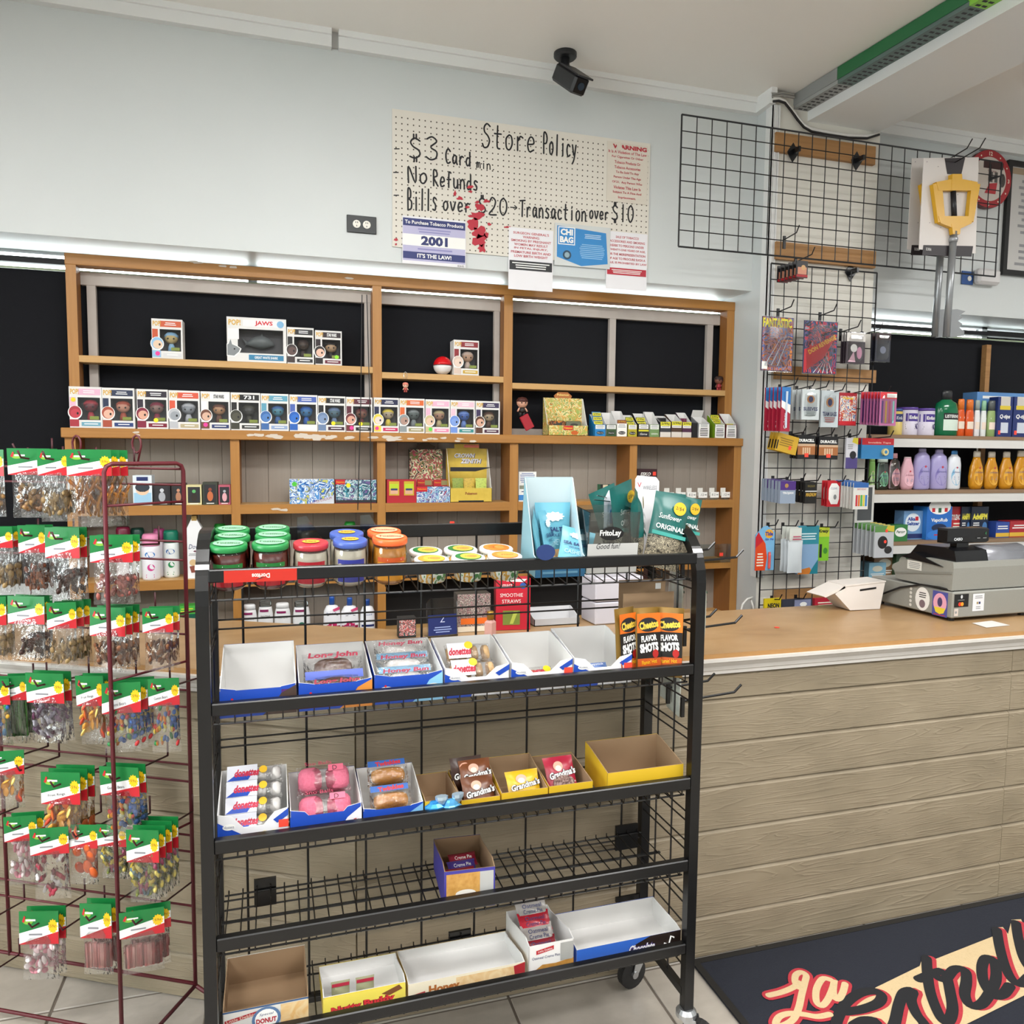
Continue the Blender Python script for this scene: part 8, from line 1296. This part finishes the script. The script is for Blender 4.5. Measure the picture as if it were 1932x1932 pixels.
JJ = lambda c, nm='Johnsons': (lambda b, w, h: (b.disc(0, .34*h, .36*w, M(c, .4), rz=.24*h), b.text(nm, 0, .44*h, .06*h, M('#8a2a4a' if c == '#f0c0cc' else '#4a4a8a', .4), w=.6*w, shear=.2), b.disc(0, .56*h, .06*w, M('#c23a4a', .4)), b.lines(-.24*w, .24*w, .24*h, .34*h, 2, M('#8a8aa8', .4))))
rb = lambda lab, a, c, yt, bc, cc, sh, lc, cf=.14, cat='bottle', dy=.55: flatbottle('baby_bottle', lab, a, c, yt, RZ_[1], RY+.03, bc, cc, cf, sh, JJ(lc), 'baby bottles on the middle right shelf', cat, dy)
CLG = clear('clear_gel', '#cfe8dc', .1, .05); CLP = clear('clear_oil', '#f0e4e6', .1, .05)
rb('green bottle at the left end of the middle shelf', 1640, 1652, 862, '#7fb05a', '#9cc87a', 'shampoo', '#cfe0b0'); rb('clear bottle with mint green label', 1654, 1677, 864, CLG, '#cfe0d8', 'shampoo', '#8fc8a8'); rb('clear oil bottle with pink cap', 1678, 1699, 855, CLP, '#d8a0a8', 'shoulder', '#e8b8c0'); rb('pink baby lotion bottle', 1700, 1725, 862, '#e2b0bc', '#f0d8dc', 'drop', '#f0c0cc', .04)
rb('lavender powder bottle, left one', 1726, 1755, 846, '#a8a0d0', '#b8b0dc', 'shoulder', '#8a80c0', .08); rb('lavender powder bottle, right one', 1757, 1787, 848, '#a8a0d0', '#b8b0dc', 'shoulder', '#8a80c0', .08); rb('white powder bottle with blue cap', 1789, 1813, 850, '#e2e6ec', '#3f8ac8', 'shoulder', '#8ac0e0', .1)
GLD = M('#c98a1c', .15)
for (a, c, yt, lab, cc) in ((1831, 1856, 851, 'amber baby shampoo with white pump', '#e0d8c8'), (1859, 1884, 852, 'amber baby shampoo with cream cap, second from the pump', '#d8cfc0'), (1887, 1912, 852, 'amber baby shampoo with cream cap, third from the pump', '#d8cfc0'), (1914, 1940, 850, 'amber baby shampoo at the right edge of the shelf', '#d8cfc0')):
    t = rb(lab, a, c, yt, GLD, cc, 'drop', '#e0a83a', .16)
    if 'pump' in lab and 'second' not in lab and 'third' not in lab: x, w, h = spot(a, c, yt, RZ_[1], RY+.03); b = MB(); b.bar((0, 0, h), (0, 0, h+.022), .004, WHITE, 8); b.box(-.016, .006, -.006, .006, h+.02, h+.03, WHITE, bev=.002); b.build('pump', t)
cbox('medicine_box', 'small green and white medicine box at the left of the lower shelf', 'box', 1687, 1713, 990, RZ_[2], RY-.03, .05, M('#2f7a3c', .4), lambda b, w, h: (b.disc(0, .55*h, .42*w, WHITE, rz=.28*h), b.text('Percogesic'[:6], 0, .55*h, .22*h, M('#1f5a2c', .4), w=.6*w, shear=.2, bold=.03)), 'medicine boxes')
cbox('medicine_box', 'pale blue effervescent tablet box with round badge', 'box', 1706, 1742, 964, RZ_[2], RY+.03, .07, M('#6f9ac8', .4), lambda b, w, h: (b.disc(-.02*w, .6*h, .4*w, M('#dfe8f0', .4), rz=.32*h), b.text('Alka', -.1*w, .72*h, .13*h, M('#2a4a9a', .4), w=.4*w, bold=.05), b.text('Seltzer', 0, .56*h, .13*h, M('#2a4a9a', .4), w=.66*w, bold=.05), b.rect(.1*w, .26*w, .66*h, .8*h, RED), b.rect(-.5*w, .5*w, .04*h, .2*h, NAVY)), 'medicine boxes')
cbox('medicine_box', 'bright blue vapour rub display box', 'box', 1750, 1797, 956, RZ_[2], RY, .1, M('#1f6ac0', .4), lambda b, w, h: (b.disc(0, h, .44*w, WHITE, rz=.24*h), b.rect(-.06*w, .06*w, .82*h, .96*h, M('#1f5a3c', .4)), [b.rect((s_*.25-.06)*w, (s_*.25+.06)*w, .84*h, .96*h, RED) for s_ in (-1, 1)], b.text('VapoRub', 0, .58*h, .14*h, WHITE, w=.66*w, bold=.03), b.disc(0, .36*h, .3*w, M('#10244a', .4), rz=.12*h), b.disc(0, .14*h, .48*w, M('#2f7ad0', .4), rz=.16*h), b.lines(-.2*w, .2*w, .1*h, .18*h, 1, RED)), 'medicine boxes', side=M('#2f7ac8', .4))
cbox('medicine_box', 'red pain reliever box behind the blue boxes', 'box', 1797, 1817, 956, RZ_[2], RY+.06, .05, M('#b81f2a', .4), lambda b, w, h: (b.text('TYLENOL', -.05*w, .66*h, .18*h, WHITE, w=.96*w, bold=.04), b.lines(-.4*w, .4*w, .3*h, .5*h, 2, CREAM)), 'medicine boxes')
for k, (a, c) in enumerate(((1815, 1832), (1834, 1866))): cbox('medicine_box', 'navy night pain reliever box, %s one' % ('left', 'right')[k], 'box', a, c, 956, RZ_[2], RY+.05-.01*k, .05, M('#14223c', .4), lambda b, w, h: (b.text('AdvilPM', 0, .68*h, .2*h, M('#e6dc4a', .4), w=.86*w, bold=.05), b.lines(-.4*w, .0*w, .3*h, .5*h, 3, WHITE), b.disc(.3*w, .34*h, .14*w, M('#4a7ab0', .4), rz=.16*h)), 'medicine boxes')
t = tray('pill_tray', 'grey pill packet tray beside the navy boxes', (A(1848, 1000, RY).x, RY-.02, RZ_[2]), .1, .05, .03, .045, M('#8a8d92', .4), M('#b9bcc0', .4), cat='tray')
for k, (a, c, yt, col, lab) in enumerate(((1880, 1905, 985, '#2f4a9a', 'blue and red sachet box near the register'), (1906, 1945, 983, '#a8242e', 'red sachet box near the right edge'))): cbox('sachet_box', lab, 'box', a, c, yt, RZ_[2], RY, .08, M(col, .4), lambda b, w, h: (b.rect(-.5*w, .5*w, .05*h, .3*h, M('#d8b03a', .4)), b.lines(-.4*w, .4*w, .5*h, .8*h, 2, WHITE)), 'sachet boxes')
for k, (a, c, yt, col, lab) in enumerate(((1640, 1672, 1062, '#7fb0c8', 'pale blue wipes pack under the lower right shelf'), (1650, 1690, 1046, '#8a6a4a', 'brown snack carton behind the blue wipes pack'), (1692, 1716, 1040, '#3a5a3c', 'dark green snack pack beside the brown carton'), (1718, 1745, 1036, '#5a3a20', 'dark snack pack with red flower under the shelf'))):
    cbox('shelf_pack', lab, 'pack', a, c, yt, RZ_[3], RY+.02+.03*(k % 2), .1, M(col, .4), lambda b, w, h: (b.disc(0, .6*h, .3*w, M('#c9c8b8', .4), rz=.2*h), b.lines(-.4*w, .4*w, .1*h, .3*h, 2, WHITE)), 'packs under the right shelf')
